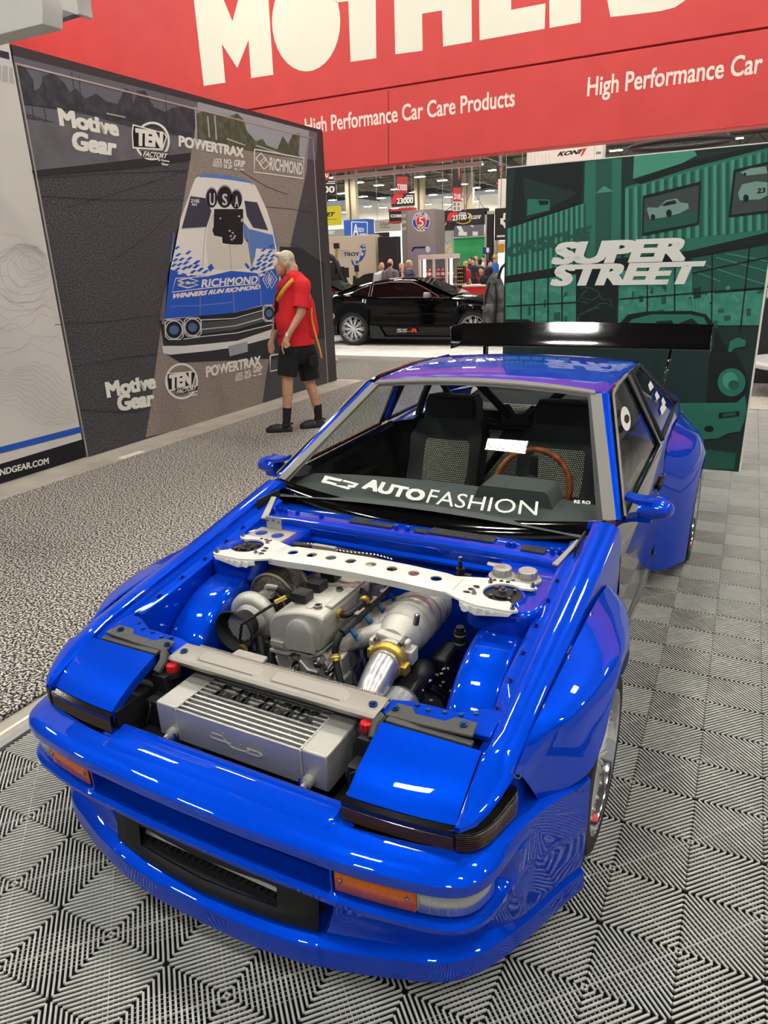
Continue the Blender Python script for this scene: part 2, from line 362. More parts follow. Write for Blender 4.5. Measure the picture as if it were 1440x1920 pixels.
L.line('printed_fence', LINE, [C2(p) for p in ([(85,390),(330,420),(728,505)],[(165,405),(175,455)],[(120,398),(128,450)],[(268,270),(290,415)],[(296,285),(308,420)],[(620,360),(628,500)],[(572,390),(578,470)],[(158,280),(175,385)],[(490,370),(497,440)])], 1.4, 5)
L.line('printed_pole', mat('print_pale',(170,168,164),.6), [C2(p) for p in ([(779,435),(785,515)],[(805,432),(812,525)],[(732,400),(737,500)],[(400,425),(470,440)],[(850,520),(920,545)],[(960,545),(1050,575)])], 2.4, 5)
L.line('printed_crack', LINE, [C2(p) for p in ([(150,735),(400,750),(690,750)],[(990,775),(1100,785),(1180,800)],[(135,670),(420,650),(700,640)],[(250,780),(480,710),(700,640)],[(420,980),(560,880),(640,800)],[(900,640),(1000,700),(1080,730)])]+[W1(p) for p in ([(300,1100),(520,1060),(660,1045)],[(230,920),(430,910),(680,880)],[(330,1280),(560,1290),(640,1270)])], 1.2, 4)
L.shape('printed_shadow', SHAD, W1([(1180,590),(1270,595),(1320,630),(1368,660),(1372,980),(1180,980),(1190,800)]),4)
# printed drag car
BLU = mat('print_blue',(34,84,186),.5,spec=.3); BLU2 = mat('print_pale_blue',(88,124,184),.5,spec=.3); BODYW = mat('print_white',(222,218,210),.5,spec=.3); DARK = mat('print_dark',(24,24,30),.5,spec=.3); GLA = mat('print_glass',(58,58,74),.5,spec=.3); GRY = mat('print_grey',(150,150,152),.5,spec=.3); SHN = mat('print_silver',(196,198,200),.5,spec=.3); LAMPB = mat('print_lamp',(70,96,140),.5)
L.shape('printed_shadow', SHAD, DC([(120,1480),(200,870),(100,1450),(150,1760),(300,1851),(1260,1810),(1260,1440)]),5)
L.shape('printed_car_body', BODYW, DC([(300,470),(420,130),(450,60),(520,38),(620,32),(760,48),(900,75),(980,105),(1025,145),(1060,220),(1130,370),(1190,560),(1250,780),(1262,980),(1260,1400),(150,1500),(185,1000),(240,750)]),6)
L.shape('printed_car_roof', BLU2, DC([(445,70),(455,50),(520,36),(620,31),(760,48),(900,75),(990,110),(1000,140),(960,118),(800,92),(640,72),(520,62)]),7)
L.shape('printed_car_hood', BLU, DC([(200,950),(330,990),(420,1010),(560,1010),(790,960),(1060,985),(1250,930),(1260,1290),(1080,1300),(820,1370),(490,1400),(150,1430)]),7)
L.shape('printed_car_shade', BLU2, DC([(905,490),(960,560),(1190,620),(1215,760),(1030,750),(1020,830),(985,930),(950,700),(910,640)]),7)
L.shape('printed_car_scoop', mat('print_warm_white',(206,200,188),.5,spec=.3), DC([(575,440),(620,410),(700,720),(910,715),(905,650),(945,670),(1000,930),(790,960),(570,950),(545,700)]),7)
L.shapes('printed_window', GLA, [DC([(398,245),(540,265),(600,390),(552,540),(312,556)]), DC([(915,290),(1040,305),(1145,572),(1000,548),(940,440)])],8)
for c,rx,ry in (((602,265),54,92),((727,255),72,104),((838,280),54,88)):
    c = K(280,320,5.143,[c])[0]; L.ellipse('printed_intake', GRY, (c[0],c[1]-2), rx/5.143+1, ry/5.143+1.2, 9); L.ellipse('printed_intake', DARK, c, rx/5.143, ry/5.143, 10)
for t,a in (('U',(580,335,632,335,580,215)),('S',(703,335,752,335,703,222)),('A',(822,350,862,350,822,240))):
    b = K(280,320,5.143,[(a[0],a[1]),(a[2],a[3]),(a[4],a[5])]); L.text(t, SHN, *b, layer=11)
L.shape('printed_engine', DARK, DC([(625,370),(905,370),(905,690),(895,712),(790,712),(705,700),(702,640),(625,625),(608,575),(620,540)]),9)
L.shapes('printed_bolt', SHN, [DC([(x,y),(x+16,y+6),(x+10,y+20),(x-6,y+14)]) for x,y in ((770,570),(800,590),(780,620),(810,640),(790,655),(680,450),(860,430),(890,460),(885,475),(820,620))],11)
L.shapes('printed_diamond', BLU, [DC([(x-28*s,y+10*s),(x+6*s,y-16*s),(x+30*s,y-12*s),(x-4*s,y+16*s)]) for x,y,s in ((265,745,1.1),(375,790,1.1),(278,812,1.1),(250,862,1.1),(310,855,1.1),(385,848,1.1),(235,912,1.1),(290,905,1.1),(350,890,1.2),(455,885,1.4),(340,940,1.2),(270,950,1.1),(390,925,1.2),(450,925,1.3),(420,975,1.2),(490,955,1.3),(540,975,1.2),(1175,728,1),(1100,765,1),(1165,780,1),(1090,822,1),(1140,815,1),(1190,822,1),(1060,858,1.1),(1120,855,1.1),(1170,862,1.1),(1055,895,1.2),(1105,905,1.2),(1165,910,1.2),(1040,940,1.2),(1100,945,1.2))],9)
L.shapes('printed_diamond', BLU, [DC([(600,895),(625,940),(585,975),(560,930)]), DC([(935,885),(970,935),(950,950),(920,905)]), DC([(1010,925),(1030,945),(985,975),(965,950)])],9)
L.shapes('printed_diamond', BODYW, [DC([(x-34,y+6),(x+6,y-16),(x+34,y-4),(x-4,y+18)]) for x,y in ((300,985),(385,1000),(470,1000),(430,985),(1060,980),(1080,1005),(345,970))],9)
L.line('printed_outline', BODYW, [DC([(255,1038),(400,1030),(560,1015),(790,962),(1055,985),(1060,1092),(790,1108),(560,1130),(218,1172),(255,1038)])], 1.5, 10)
L.text('RICHMOND', BODYW, *DC([(500,1128),(1042,1085),(512,1048)]), layer=10, bold=.03)
L.text('WINNERS RUN RICHMOND', BODYW, *DC([(218,1236),(1066,1142),(232,1186)]), layer=10, bold=.05, shear=.2)
def knot(x,y,w,h,m,layer,board,f):
    for dy in (-.22*h,.22*h):
        board.line('printed_emblem', m, [f([(x-w,y+dy),(x,y+dy-.32*h),(x+w,y+dy),(x,y+dy+.32*h),(x-w,y+dy)])], 2.6 if h > 60 else 1.7, layer)
knot(372,1082,100,88,BODYW,10,L,DC)
for s in (0,1):
    L.line('printed_emblem', BODYW, [DC([(1095+45*s,1050-s*5),(1135+60*s-20*s,965+s*0),(1180+50*s,1050-s*5),(1140+40*s,1135),(1095+45*s,1050-s*5)]), DC([(1118+45*s,1050),(1138+40*s,1005),(1160+42*s,1050),(1140+40*s,1095),(1118+45*s,1050)])], 1.6, 10)
L.shape('printed_grille', DARK, DC([(150,1440),(490,1400),(820,1370),(1100,1300),(1250,1285),(1250,1480),(1100,1510),(840,1570),(500,1600),(330,1620),(160,1640)]),8)
L.line('printed_grille_bar', SHN, [DC([(495,1440),(820,1425),(1100,1345)]), DC([(500,1530),(830,1495),(1100,1420)]), DC([(330,1625),(500,1600),(840,1565),(1200,1480)])], 1.8, 9)
L.line('printed_grille_bar', GRY, [DC([(500,1470+k*14),(830,1445+k*12),(1100,1365+k*12)]) for k in range(0,8)], .5, 9)
for c,rx,ry in (((238,1535),86,92),((418,1510),80,86),((1155,1375),58,76)):
    c = K(280,320,5.143,[c])[0]; L.ellipse('printed_lamp', SHN, c, rx/5.143, ry/5.143, 10); L.ellipse('printed_lamp', DARK, c, rx/5.143*.88, ry/5.143*.88, 11); L.ellipse('printed_lamp', LAMPB, c, rx/5.143*.55, ry/5.143*.5, 12)
L.shape('printed_bumper', mat('print_chrome',(206,206,202),.5), DC([(125,1690),(330,1690),(560,1670),(850,1640),(1210,1520),(1215,1590),(1180,1610),(850,1700),(560,1740),(200,1775),(135,1760)]),9)
L.shape('printed_plate', GRY, DC([(762,1692),(945,1645),(950,1745),(775,1792)]),10)
L.text('2105', BODYW, *DC([(398,308),(480,312),(402,272)]), layer=10, bold=.03); L.text('FM', BODYW, *DC([(410,338),(455,342),(412,316)]), layer=10, bold=.03)
L.shape('printed_car_side', mat('print_side',(92,94,104),.5,spec=.3), DC([(100,1450),(125,1260),(200,960),(250,740),(300,480),(262,620),(215,870),(180,1000),(150,1420)]),7)
L.line('printed_hood_line', GRY, [DC(p) for p in ([(775,715),(785,830),(792,960)],[(545,560),(525,700),(515,930)],[(945,560),(965,700),(1000,930)],[(490,1140),(490,1400)],[(805,1140),(820,1370)],[(1070,1130),(1080,1300)],[(310,560),(420,552),(555,545)],[(1000,550),(1145,575)])], 1.0, 9)
L.line('printed_hood_line', BLU2, [DC(p) for p in ([(200,1310),(480,1300),(800,1270)],[(240,600),(205,880)],[(1195,560),(1240,780)])], 2.2, 9)
L.shapes('printed_check', BODYW, [DC([(460+70*i,58+9*i),(490+70*i,58+9*i),(492+70*i,70+9*i),(462+70*i,70+9*i)]) for i in range(8)],9)
for c,rx,ry in (((238,1535),86,92),((418,1510),80,86),((1155,1375),58,76)):
    x,y = c; L.line('printed_lamp_frame', SHN, [DC([(x-rx,y-ry*.75),(x-rx*.7,y-ry),(x+rx*.7,y-ry*1.05),(x+rx,y-ry*.75),(x+rx*1.02,y+ry*.7),(x+rx*.7,y+ry),(x-rx*.6,y+ry),(x-rx*.95,y+ry*.7),(x-rx,y-ry*.75)])], 2.2, 12)
# brand lettering on the wall
TOPC = lambda pts: K(80,180,2.667,pts)
VN = mat('wall_vinyl',(226,224,214),.6)
def logos(F, d, small):
    L.text('Motive', VN, *F(d['m']), layer=8, bold=.05, spacing=.98); L.text('Gear', VN, *F(d['g']), layer=8, bold=.05, spacing=.98)
    rc,rr = d['ring']; c = F([rc])[0]
    L.ellipse('printed_ring', VN, c, rr, rr*1.1, 7, hole=.88)
    L.shape('printed_badge', VN, F(d['badge']), 8); 
    cx = sum(p[0] for p in d['badge'])/len(d['badge']); cy = sum(p[1] for p in d['badge'])/len(d['badge'])
    L.shape('printed_badge', DARK, F([(cx+(x-cx)*.93,cy+(y-cy)*.86) for x,y in d['badge']]), 9)
    L.text('TEN', VN, *F(d['ten']), layer=10, bold=.07, shear=.15)
    L.shape('printed_badge', SHAD, F(d['strip']), 9); L.text('FACTORY', VN, *F(d['fac']), layer=10, bold=.03, shear=.2); L.text('by Motive', VN, *F(d['by']), layer=10, bold=.05); L.text('Gear', VN, *F(d['by2']), layer=10, bold=.05)
    L.text('POWERTRAX', VN, *F(d['pw']), layer=8, bold=.045)
    for t,b in zip(('LOCK','RIGHT','NO-','SLIP','GRIP','LS'), d['sm']): L.text(t, VN, *F(b), layer=8, bold=.03)
    if small: L.line('printed_frame', VN, [F(d['box']+[d['box'][0]])], 2.2, 8)
logos(TOPC, dict(m=[(85,148),(384,204),(72,58)], g=[(145,268),(368,302),(147,172)], ring=((548,225),33), badge=[(450,140),(612,185),(622,205),(600,272),(450,262),(445,180)], ten=[(470,248),(608,262),(462,160)], strip=[(495,275),(630,280),(626,312),(495,308)], fac=[(500,303),(622,312),(505,276)], by=[(575,325),(634,334),(575,313)], by2=[(594,345),(630,350),(594,332)], pw=[(680,252),(1005,309),(680,196)],
  sm=[[(855,333),(896,338),(857,310)],[(852,354),(898,360),(853,334)],[(905,338),(948,343),(908,313)],[(905,361),(948,366),(906,340)],[(955,352),(1010,357),(958,318)],[(960,368),(1010,374),(960,360)]], box=[(1060,266),(1306,311),(1303,412),(1058,380)]), True)
L.text('RICHMOND', VN, *TOPC([(1134,370),(1298,396),(1136,305)]), layer=8, bold=.02)
for dx,dy in ((-8,-12),(8,12)): L.line('printed_emblem', VN, [TOPC([(1100+dx-26,325+dy),(1100+dx,325+dy-28),(1100+dx+26,325+dy+4),(1100+dx,325+dy+30),(1100+dx-26,325+dy)])], 2.4, 8)
logos(W1, dict(m=[(452,1230),(660,1188),(441,1163)], g=[(497,1287),(652,1262),(492,1215)], ring=((766,1158),31), badge=[(703,1125),(822,1115),(828,1125),(815,1178),(708,1202),(702,1150)], ten=[(718,1192),(812,1172),(712,1132)], strip=[(740,1190),(834,1178),(832,1200),(742,1216)], fac=[(743,1214),(828,1193),(746,1194)], by=[(795,1213),(834,1204),(795,1204)], by2=[(808,1222),(834,1215),(808,1214)], pw=[(870,1143),(1100,1092),(868,1096)],
  sm=[[(995,1142),(1024,1136),(996,1124)],[(993,1158),(1026,1152),(994,1144)],[(1032,1132),(1060,1126),(1033,1114)],[(1031,1150),(1061,1142),(1032,1134)],[(1068,1124),(1106,1116),(1069,1098)],[(1070,1138),(1106,1130),(1070,1130)]], box=[(1140,1050),(1300,1020),(1300,1080),(1140,1117)]), True)
# white stand wall beside it
wall = thing('stand_wall', 'white stand wall with thin contour lines, a blue stripe and a black foot', 'display wall', (LW,3.34,0))
boxo('panel', PANEL, (-.3,-3.5,.0), (0,-.0,3.9), wall)
Lw = Board('x', LW, wall, 1)
GL = mat('contour_line',(176,174,168),.6)
def xb(y): return 20+.186*(y-90)-2
Lw.shape('black_foot', DARK, W1([(-400,1615),(0,1508),(352,1402),(362,1478),(0,1592),(-400,1700)]),1)
Lw.shape('blue_stripe', mat('stripe_blue',(30,84,178),.5), W1([(-400,1530),(0,1436),(340,1349),(346,1374),(0,1464),(-400,1562)]),1)
Lw.text('RICHMONDGEAR.COM', VN, *W1([(-138,1592),(206,1506),(-140,1563)]), layer=2, bold=.03)
r = random.Random(3); paths = []
for k in range(13):
    pts = []; y0 = 560+k*38+r.random()*20; am = 26+10*r.random(); ph = r.random()*6
    for i in range(20):
        x = -60+i*(17+.35*k); pts.append((x, y0+am*sin(i*.45+ph)+9*sin(i*1.3+k)))
    pts = [(x,y) for x,y in pts if x < (xb(200+y/2.25)-3)*2.25]; paths.append(W1(pts))
for k in range(11):
    pts = []; y0 = 1080+k*20; ph = .3*k
    for i in range(20): pts.append((-60+i*20, y0+30*sin(i*.4+ph)+7*sin(i*1.7)+.25*i*i))
    paths.append(W1([(x,y) for x,y in pts if x < (xb(200+y/2.25)-3)*2.25 and y < 1345]))
for k in range(7):
    c = (150-8*k,640+14*k); pts = [(c[0]+(30+22*k)*cos(a*.3)*1.0, c[1]+(20+20*k)*sin(a*.3)+6*sin(a*1.1)) for a in range(22)]
    paths.append(W1([(x,y) for x,y in pts if x < (xb(200+y/2.25)-3)*2.25]))
Lw.line('contour_line', GL, [p for p in paths if len(p) > 3], .7, 1)
Lw.shape('dark_band', mat('band_navy',(40,42,52),.5), K(0,0,7.2,[(-60,665),(-60,755),(130,805),(118,705)]),1)
Lw.shapes('printed_tile', mat('tile_grey',(170,170,166),.5), [K(0,0,7.2,p) for p in ([(35,880),(105,895),(105,1118),(30,1098)],[(130,905),(165,912),(190,1135),(125,1120)],[(-40,865),(15,878),(8,1090),(-40,1080)])],1)
# white hanging sign corner, top left
hs = thing('hanging_box', 'corner of a white stepped hanging box above the contour-line wall', 'sign', (-3.6,1.6,3.3))
def hz(px,py,y): return on(px,py,'y',y)-hs.location
a = [hz(x,y,1.6) for x,y in K(0,0,7.2,[(-500,-500),(400,-500),(575,40),(580,325),(0,470),(-500,600)])]
MB().prism(a, (0,.12,0)).build('front_board', PANEL, hs, bevel=.004)
b = [hz(x,y,2.1) for x,y in K(0,0,7.2,[(-500,-600),(1035,-600),(1040,0),(1070,190),(1035,205),(590,60),(400,-5),(-500,-300)])]
MB().prism(b, (0,.1,0)).build('rear_board', PANEL, hs, bevel=.004)
c = [hz(x,y,2.0) for x,y in K(0,0,7.2,[(560,40),(1000,190),(585,320)])]
MB().prism(c, (0,.05,0)).build('grey_gusset', mat('gusset_grey',(128,124,124),.6), hs)
MB().cyl((-.8,.1,.2),(-.8,.1,6),.015,n=6).build('cable', STEEL, hs)
# ---------------------------------------------------------------- green printed stand panel behind the car
GY = 4.9
gp = thing('green_panel', 'green tinted printed panel of a garage standing behind the blue car', 'display wall', (-.75,GY,0))
G0 = on(950,312,'y',GY); G1 = on(1440,272,'y',GY)
T_ = lambda n,c,**k: mat('green_'+n, c, .5, spec=.3, **k)
GB = T_('dark',(34,52,50)); GM = T_('mid',(48,112,94)); GLt = T_('light',(72,146,122)); GD = T_('deep',(26,34,34)); GS = T_('shade',(40,86,74)); GW = T_('window',(58,128,108),noise=(14,(78,150,128),.45,.7)); GG = T_('grey',(62,72,70))
gx0,gx1,gz = G0.x+.75, .252+.75, 2.425
boxo('board', GB, (gx0,0,.003), (gx1,.04,gz), gp)
boxo('white_edge', WHITE, (gx1,-.006,.003), (gx1+.014,.046,gz), gp); boxo('white_edge', WHITE, (gx0,-.004,gz), (gx1+.014,.044,gz+.008), gp)
boxo('foot', GLOSSB, (gx0+.2,.04,.003), (gx0+.5,.4,.03), gp); boxo('foot', GLOSSB, (gx1-.5,.04,.003), (gx1-.2,.4,.03), gp)
Gb = Board('y', GY, gp, -1); GC = lambda pts: K(900,250,2.667,pts)
def li(p,q,x): return p[1]+(q[1]-p[1])*(x-p[0])/(q[0]-p[0])
Gb.shape('printed_wall', GM, GC([(137,480),(520,350),(525,140),(722,122),(722,270),(1040,170),(1438,62),(1438,500),(1060,585),(560,640),(130,715)]),0)
st = []; st2 = []
for k in range(15):
    x = 140+k*26
    if x > 560: break
    st.append(GC([(x,li((130,480),(520,350),x)),(x+13,li((130,480),(520,350),x+13)),(x+13,li((130,712),(560,640),x+13)),(x,li((130,712),(560,640),x))]))
for k in range(16):
    x = 726+k*44
    if x > 1410: break
    st2.append(GC([(x,li((725,280),(1440,85),x)),(x+18,li((725,280),(1440,85),x+18)),(x+18,li((725,560),(1440,480),x+18)),(x,li((725,560),(1440,480),x))]))
Gb.shapes('printed_corrugation', GLt, st+st2, 1)
Gb.shapes('printed_corrugation', GS, [[(x+6.5,y) for x,y in q] for q in st2]+[[(x+4.5,y) for x,y in q] for q in st], 1)
Gb.shape('printed_roof_edge', GD, GC([(770,240),(1040,140),(1438,52),(1438,72),(1060,170),(800,255)]),2)
Gb.shape('printed_sky', GLt, GC([(770,112),(1072,86),(1085,110),(1010,150),(765,228)]),3)
Gb.shape('printed_window', GD, GC([(178,168),(512,140),(505,350),(150,465)]),3)
Gb.shape('printed_window', GB, GC([(215,220),(490,300),(260,420),(230,430)]),4)
Gb.shape('printed_sign', GM, GC([(238,328),(350,332),(350,385),(235,410)]),5); Gb.shape('printed_sign', GD, GC([(290,335),(345,338),(340,355),(300,360)]),6)
Gb.shapes('printed_post', GS, [GC([(580,130),(660,125),(655,645),(575,640)])],2); Gb.shapes('printed_post', GB, [GC([(708,122),(726,120),(722,640),(704,645)])],3)
Gb.shape('printed_lamp', GLt, GC([(580,300),(620,262),(668,290)]),4)
for fr,inn in (([(815,312),(1105,240),(1095,458),(810,515)],[(822,328),(1096,258),(1086,448),(818,498)]),([(1268,182),(1438,142),(1438,398),(1242,422)],[(1280,195),(1438,158),(1438,385),(1256,408)])):
    Gb.shape('printed_picture', GD, GC(fr),4); Gb.shape('printed_picture', GG, GC(inn),5)
CARP = T_('car',(120,150,140))
def minicar(pts, wheels, layer=6):
    Gb.shape('printed_race_car', CARP, GC(pts), layer)
    for x,y,r in wheels: Gb.ellipse('printed_wheel', GD, GC([(x,y)])[0], r*.7/2.667, r/2.667, layer+1)
Gb.shape('printed_picture', GS, GC([(822,440),(1090,385),(1086,448),(818,498)]),6)
minicar([(835,385),(838,370),(890,372),(930,335),(985,325),(1000,345),(1040,350),(1045,375),(1000,400),(920,420),(850,430)], [(865,420,16),(945,400,20)],7)
Gb.shape('printed_race_car', GD, GC([(905,362),(935,342),(975,334),(985,350),(930,362)]),9)
minicar([(1290,300),(1310,255),(1380,240),(1438,245),(1438,310),(1400,330),(1300,335)], [(1330,325,20)],7)
minicar([(1300,195),(1350,175),(1430,165),(1438,200),(1330,212)], [(1325,205,9)],7)
Gb.text('23', GD, *GC([(1385,300),(1425,296),(1388,275)]), layer=9, bold=.03)
Gb.text('ORSCHE', GS, *GC([(135,625),(555,528),(135,560)]), layer=3, bold=.06, shear=.1)
Gb.shape('printed_beam', GD, GC([(126,715),(560,645),(1060,585),(1438,495),(1438,545),(1060,620),(560,690),(126,745)]),4)
Gb.shapes('printed_shop_window', GW, [GC([(128,750),(480,705),(480,965),(128,965)]), GC([(695,690),(1060,640),(1060,960),(690,960)])],3)
Gb.shape('printed_ceiling', GS, GC([(1060,625),(1438,560),(1438,770),(1060,810)]),3)
Gb.shape('printed_shop_window', GW, GC([(1060,810),(1438,780),(1410,930),(1400,960),(1060,960)]),4)
rr = random.Random(5); deco = []; deco2 = []
for k in range(46):
    x = rr.choice([rr.uniform(150,460),rr.uniform(710,1050),rr.uniform(1070,1400)]); y = rr.uniform(760,940); w = rr.uniform(8,34); h = rr.uniform(10,44)
    (deco if k%2 else deco2).append(GC([(x,y),(x+w,y-3),(x+w,y+h-3),(x,y+h)]))
Gb.shapes('printed_goods', GLt, deco, 5); Gb.shapes('printed_goods', GS, deco2, 5)
Gb.shapes('printed_flag', GLt, [GC([(1045+k*18,830),(1053+k*18,830),(1053+k*18,905),(1045+k*18,905)]) for k in range(6)],6); Gb.shape('printed_flag', GB, GC([(1068,775),(1105,768),(1105,820),(1068,828)]),6)
Gb.line('printed_mullion', GD, [GC(p) for p in ([(205,735),(205,965)],[(272,725),(272,965)],[(340,715),(340,965)],[(410,708),(410,965)],[(130,865),(480,845)],[(838,670),(835,960)],[(975,650),(972,960)],[(695,830),(1060,800),(1438,770)],[(1162,590),(1158,950)],[(1350,560),(1300,1000)],[(1060,700),(1438,620)])], 2.6, 7)
Gb.line('printed_ceiling_line', GLt, [GC(p) for p in ([(1070,640),(1250,700),(1438,760)],[(1180,620),(1438,690)],[(1070,690),(1200,740)],[(1230,600),(1438,640)])], 1.6, 6)
Gb.shape('printed_panel', GD, GC([(485,690),(685,680),(680,965),(480,965)]),7)
Gb.line('printed_horse', GS, [GC(p) for p in ([(500,775),(545,770),(590,790),(610,830),(650,830),(665,875),(635,850),(600,850)],[(600,850),(560,880),(500,905),(480,950)],[(545,770),(500,820),(560,835),(600,810)],[(520,790),(490,835),(540,850)],[(510,905),(545,880),(600,870)])], 1.6, 8)
Gb.text('Dark Bonnet', GLt, *GC([(130,948),(235,940),(130,934)]), layer=8) if False else None
# printed sports car
Gb.shape('printed_car_roof', GD, GC([(120,965),(130,930),(240,930),(300,965)]),8)
Gb.shape('printed_car_body', GD, GC([(685,965),(740,905),(840,890),(1060,888),(1130,905),(1170,955),(1220,1050),(1290,1110),(1330,1200),(1330,1290),(1285,1340),(900,1345),(880,1000)]),8)
Gb.shape('printed_windscreen', GM, GC([(760,930),(860,905),(1050,905),(1120,920),(1160,1000),(1165,1060),(980,1060),(700,990)]),9)
Gb.shapes('printed_cabin', GD, [GC([(880,940),(960,935),(970,965),(890,970)]), GC([(995,950),(1060,925),(1100,960),(1080,1010),(1000,1010)])],10)
Gb.shape('printed_bonnet', GB, GC([(880,1080),(1150,1075),(1130,1350),(890,1350)]),9)
Gb.shape('printed_mirror', GM, GC([(1240,1090),(1250,1040),(1290,1020),(1330,1035),(1325,1065),(1270,1075),(1255,1095)]),10)
c = GC([(1258,1245)])[0]; Gb.ellipse('printed_headlamp', GD, c, 30, 30, 10); Gb.ellipse('printed_headlamp', GM, c, 26, 26.5, 11); Gb.ellipse('printed_headlamp', GLt, (c[0]-3,c[1]-3), 14, 16, 12); Gb.ellipse('printed_headlamp', GS, (c[0]+4,c[1]+5), 10, 9, 13)
Gb.shape('printed_bumper', GM, GC([(890,1350),(1200,1348),(1285,1345),(1325,1310),(1335,1380),(1325,1430),(1300,1490),(1240,1500),(1190,1525),(1120,1530),(900,1500)]),10)
Gb.shape('printed_lamp', GD, GC([(1195,1398),(1298,1388),(1296,1415),(1193,1428)]),11); Gb.shape('printed_lamp', GS, GC([(1215,1400),(1280,1394),(1278,1410),(1213,1418)]),12)
Gb.ellipse('printed_vent', GD, GC([(1145,1478)])[0], 9, 6, 11)
Gb.shape('printed_floor', GS, GC([(990,1560),(1280,1600),(1270,1680),(1000,1672)]),1)
# main lettering
def big(t, bl, br, tl): Gb.text(t, WHITE, *GC([bl,br,tl]), layer=13, bold=.055, spacing=.95, shear=0)
big('SUPER', (352,658), (1022,640), (388,545)); big('STREET', (346,765), (1080,755), (384,657))
# ================================================================= the blue coupe (X across, Y front to back, Z up, nose at -Y)
BLUE = mat('blue_pearl_paint', (0,56,190), .36, .4, coat=1, spec=0, noise=(900,(0,70,212),.42,.6)); DOORB = mat('black_paint', (8,8,11), .12, coat=1)
SMOKE = mat('smoked_lens', (15,11,10), .12, coat=1); SMOKER = mat('smoked_rib', (66,42,27), .25, coat=1); AMBER = mat('amber_lens', (206,98,10), .2, coat=.25); CLEAR = mat('clear_lens', (176,178,176), .12, .5, coat=1)
GRIL = mat('dark_mesh', (70,70,72), .6); BLUEBOLT = mat('blue_bolt', (20,66,120), .3, .7); TRIMG = mat('grey_trim', (122,118,112), .45); CLOTH = mat('black_cloth', (40,41,42), .85); DASHM = mat('dash_vinyl', (66,72,70), .7); LEATHER = mat('black_leather', (42,43,44), .45); WOOD = mat('wood_rim', (140,72,26), .25, coat=.6, noise=(30,(98,46,16),.35,.65))
CARBON = mat('woven_blanket', (26,24,22), .55, noise=(170,(88,80,66),.44,.62)); SATIN = mat('satin_silver', (172,168,158), .5, .45)
def glassm(name, tint, a):
    m = bpy.data.materials.new(name); m.use_nodes = True; nt = m.node_tree; nt.nodes.clear()
    o = nt.nodes.new('ShaderNodeOutputMaterial'); mx = nt.nodes.new('ShaderNodeMixShader'); t = nt.nodes.new('ShaderNodeBsdfTransparent'); g = nt.nodes.new('ShaderNodeBsdfGlossy'); f = nt.nodes.new('ShaderNodeLayerWeight')
    g.inputs['Roughness'].default_value = .01; t.inputs['Color'].default_value = tint
    pw = nt.nodes.new('ShaderNodeMath'); pw.operation = 'POWER'; pw.inputs[1].default_value = 5; mu = nt.nodes.new('ShaderNodeMath'); mu.operation = 'MULTIPLY_ADD'; mu.inputs[1].default_value = a; mu.inputs[2].default_value = .05
    nt.links.new(f.outputs['Facing'], pw.inputs[0]); nt.links.new(pw.outputs[0], mu.inputs[0]); nt.links.new(mu.outputs[0], mx.inputs[0]); nt.links.new(t.outputs[0], mx.inputs[1]); nt.links.new(g.outputs[0], mx.inputs[2]); nt.links.new(mx.outputs[0], o.inputs[0]); return m
GLASS = glassm('windscreen_glass', (.93,.97,.96,1), .85); GLASSD = glassm('tinted_glass', (.80,.86,.85,1), .9)
def tweed():
    m = mat('tweed', (30,30,28), .9); nt = m.node_tree; p = nt.nodes['Principled BSDF']; tc = nt.nodes.new('ShaderNodeTexCoord'); b = nt.nodes.new('ShaderNodeTexBrick')
    b.inputs['Scale'].default_value = 36; b.inputs['Color1'].default_value = rgb((226,222,202)); b.inputs['Color2'].default_value = rgb((190,186,168)); b.inputs['Mortar'].default_value = rgb((24,24,23)); b.inputs['Mortar Size'].default_value = .07; b.inputs['Brick Width'].default_value = .42; b.inputs['Row Height'].default_value = .34
    mp = nt.nodes.new('ShaderNodeMapping'); mp.inputs['Rotation'].default_value = (RAD(90),0,0); nt.links.new(tc.outputs['Object'], mp.inputs['Vector']); nt.links.new(mp.outputs['Vector'], b.inputs['Vector']); nt.links.new(b.outputs['Color'], p.inputs['Base Color']); return m
TWEED = tweed()
car = thing('coupe', 'bright blue two-door coupe without its bonnet, showing a turbo engine', 'car', (-.947,0,0), RAD(-.853))
def V(*a): return Vector(a)
def mx(pts, s): return [Vector((p[0]*s,p[1],p[2])) for p in pts]
ZF = [(-.16,.528),(-.1,.553),(.03,.606),(.3,.657),(.65,.717),(1.15,.812)]
XO = [(-.155,.676),(-.134,.705),(-.086,.732),(-.006,.752),(.1,.758),(.3,.763),(.6,.773),(1.15,.787)]
zf = lambda y: interp(ZF,y); xo = lambda y: interp(XO,y)
# ---- bumper
UP = [(0,-.287),(.16,-.286),(.32,-.280),(.385,-.278),(.41,-.277),(.50,-.268),(.61,-.250),(.668,-.236),(.714,-.213),(.745,-.178),(.763,-.13),(.776,-.06),(.798,.04),(.838,.13),(.89,.225)]
LO = [(0,-.298),(.16,-.294),(.29,-.279),(.345,-.268),(.36,-.264),(.45,-.24),(.54,-.21),(.61,-.185),(.66,-.158),(.70,-.122),(.735,-.075),(.768,-.015),(.805,.062),(.84,.15),(.882,.24)]
NS = 6
def plan(b, d, t0=None, fade=False):
    """half plan curve: blend b between upper and lower line, inset d (number or function of index)"""
    u = cr([(x,y,0) for x,y in UP],NS); l = cr([(x,y,0) for x,y in LO],NS); c = [a.lerp(bb,b) for a,bb in zip(u,l)]; out = []
    for i,p in enumerate(c):
        t = (c[min(i+1,len(c)-1)]-c[max(i-1,0)]).normalized(); n = Vector((-t.y,t.x,0))
        if i == 0: n = Vector((0,1,0))
        out.append(p + n*(d(i/NS) if callable(d) else d)*(max(0,min(1,(12-i/NS)/1.4)) if fade else 1))
    return out
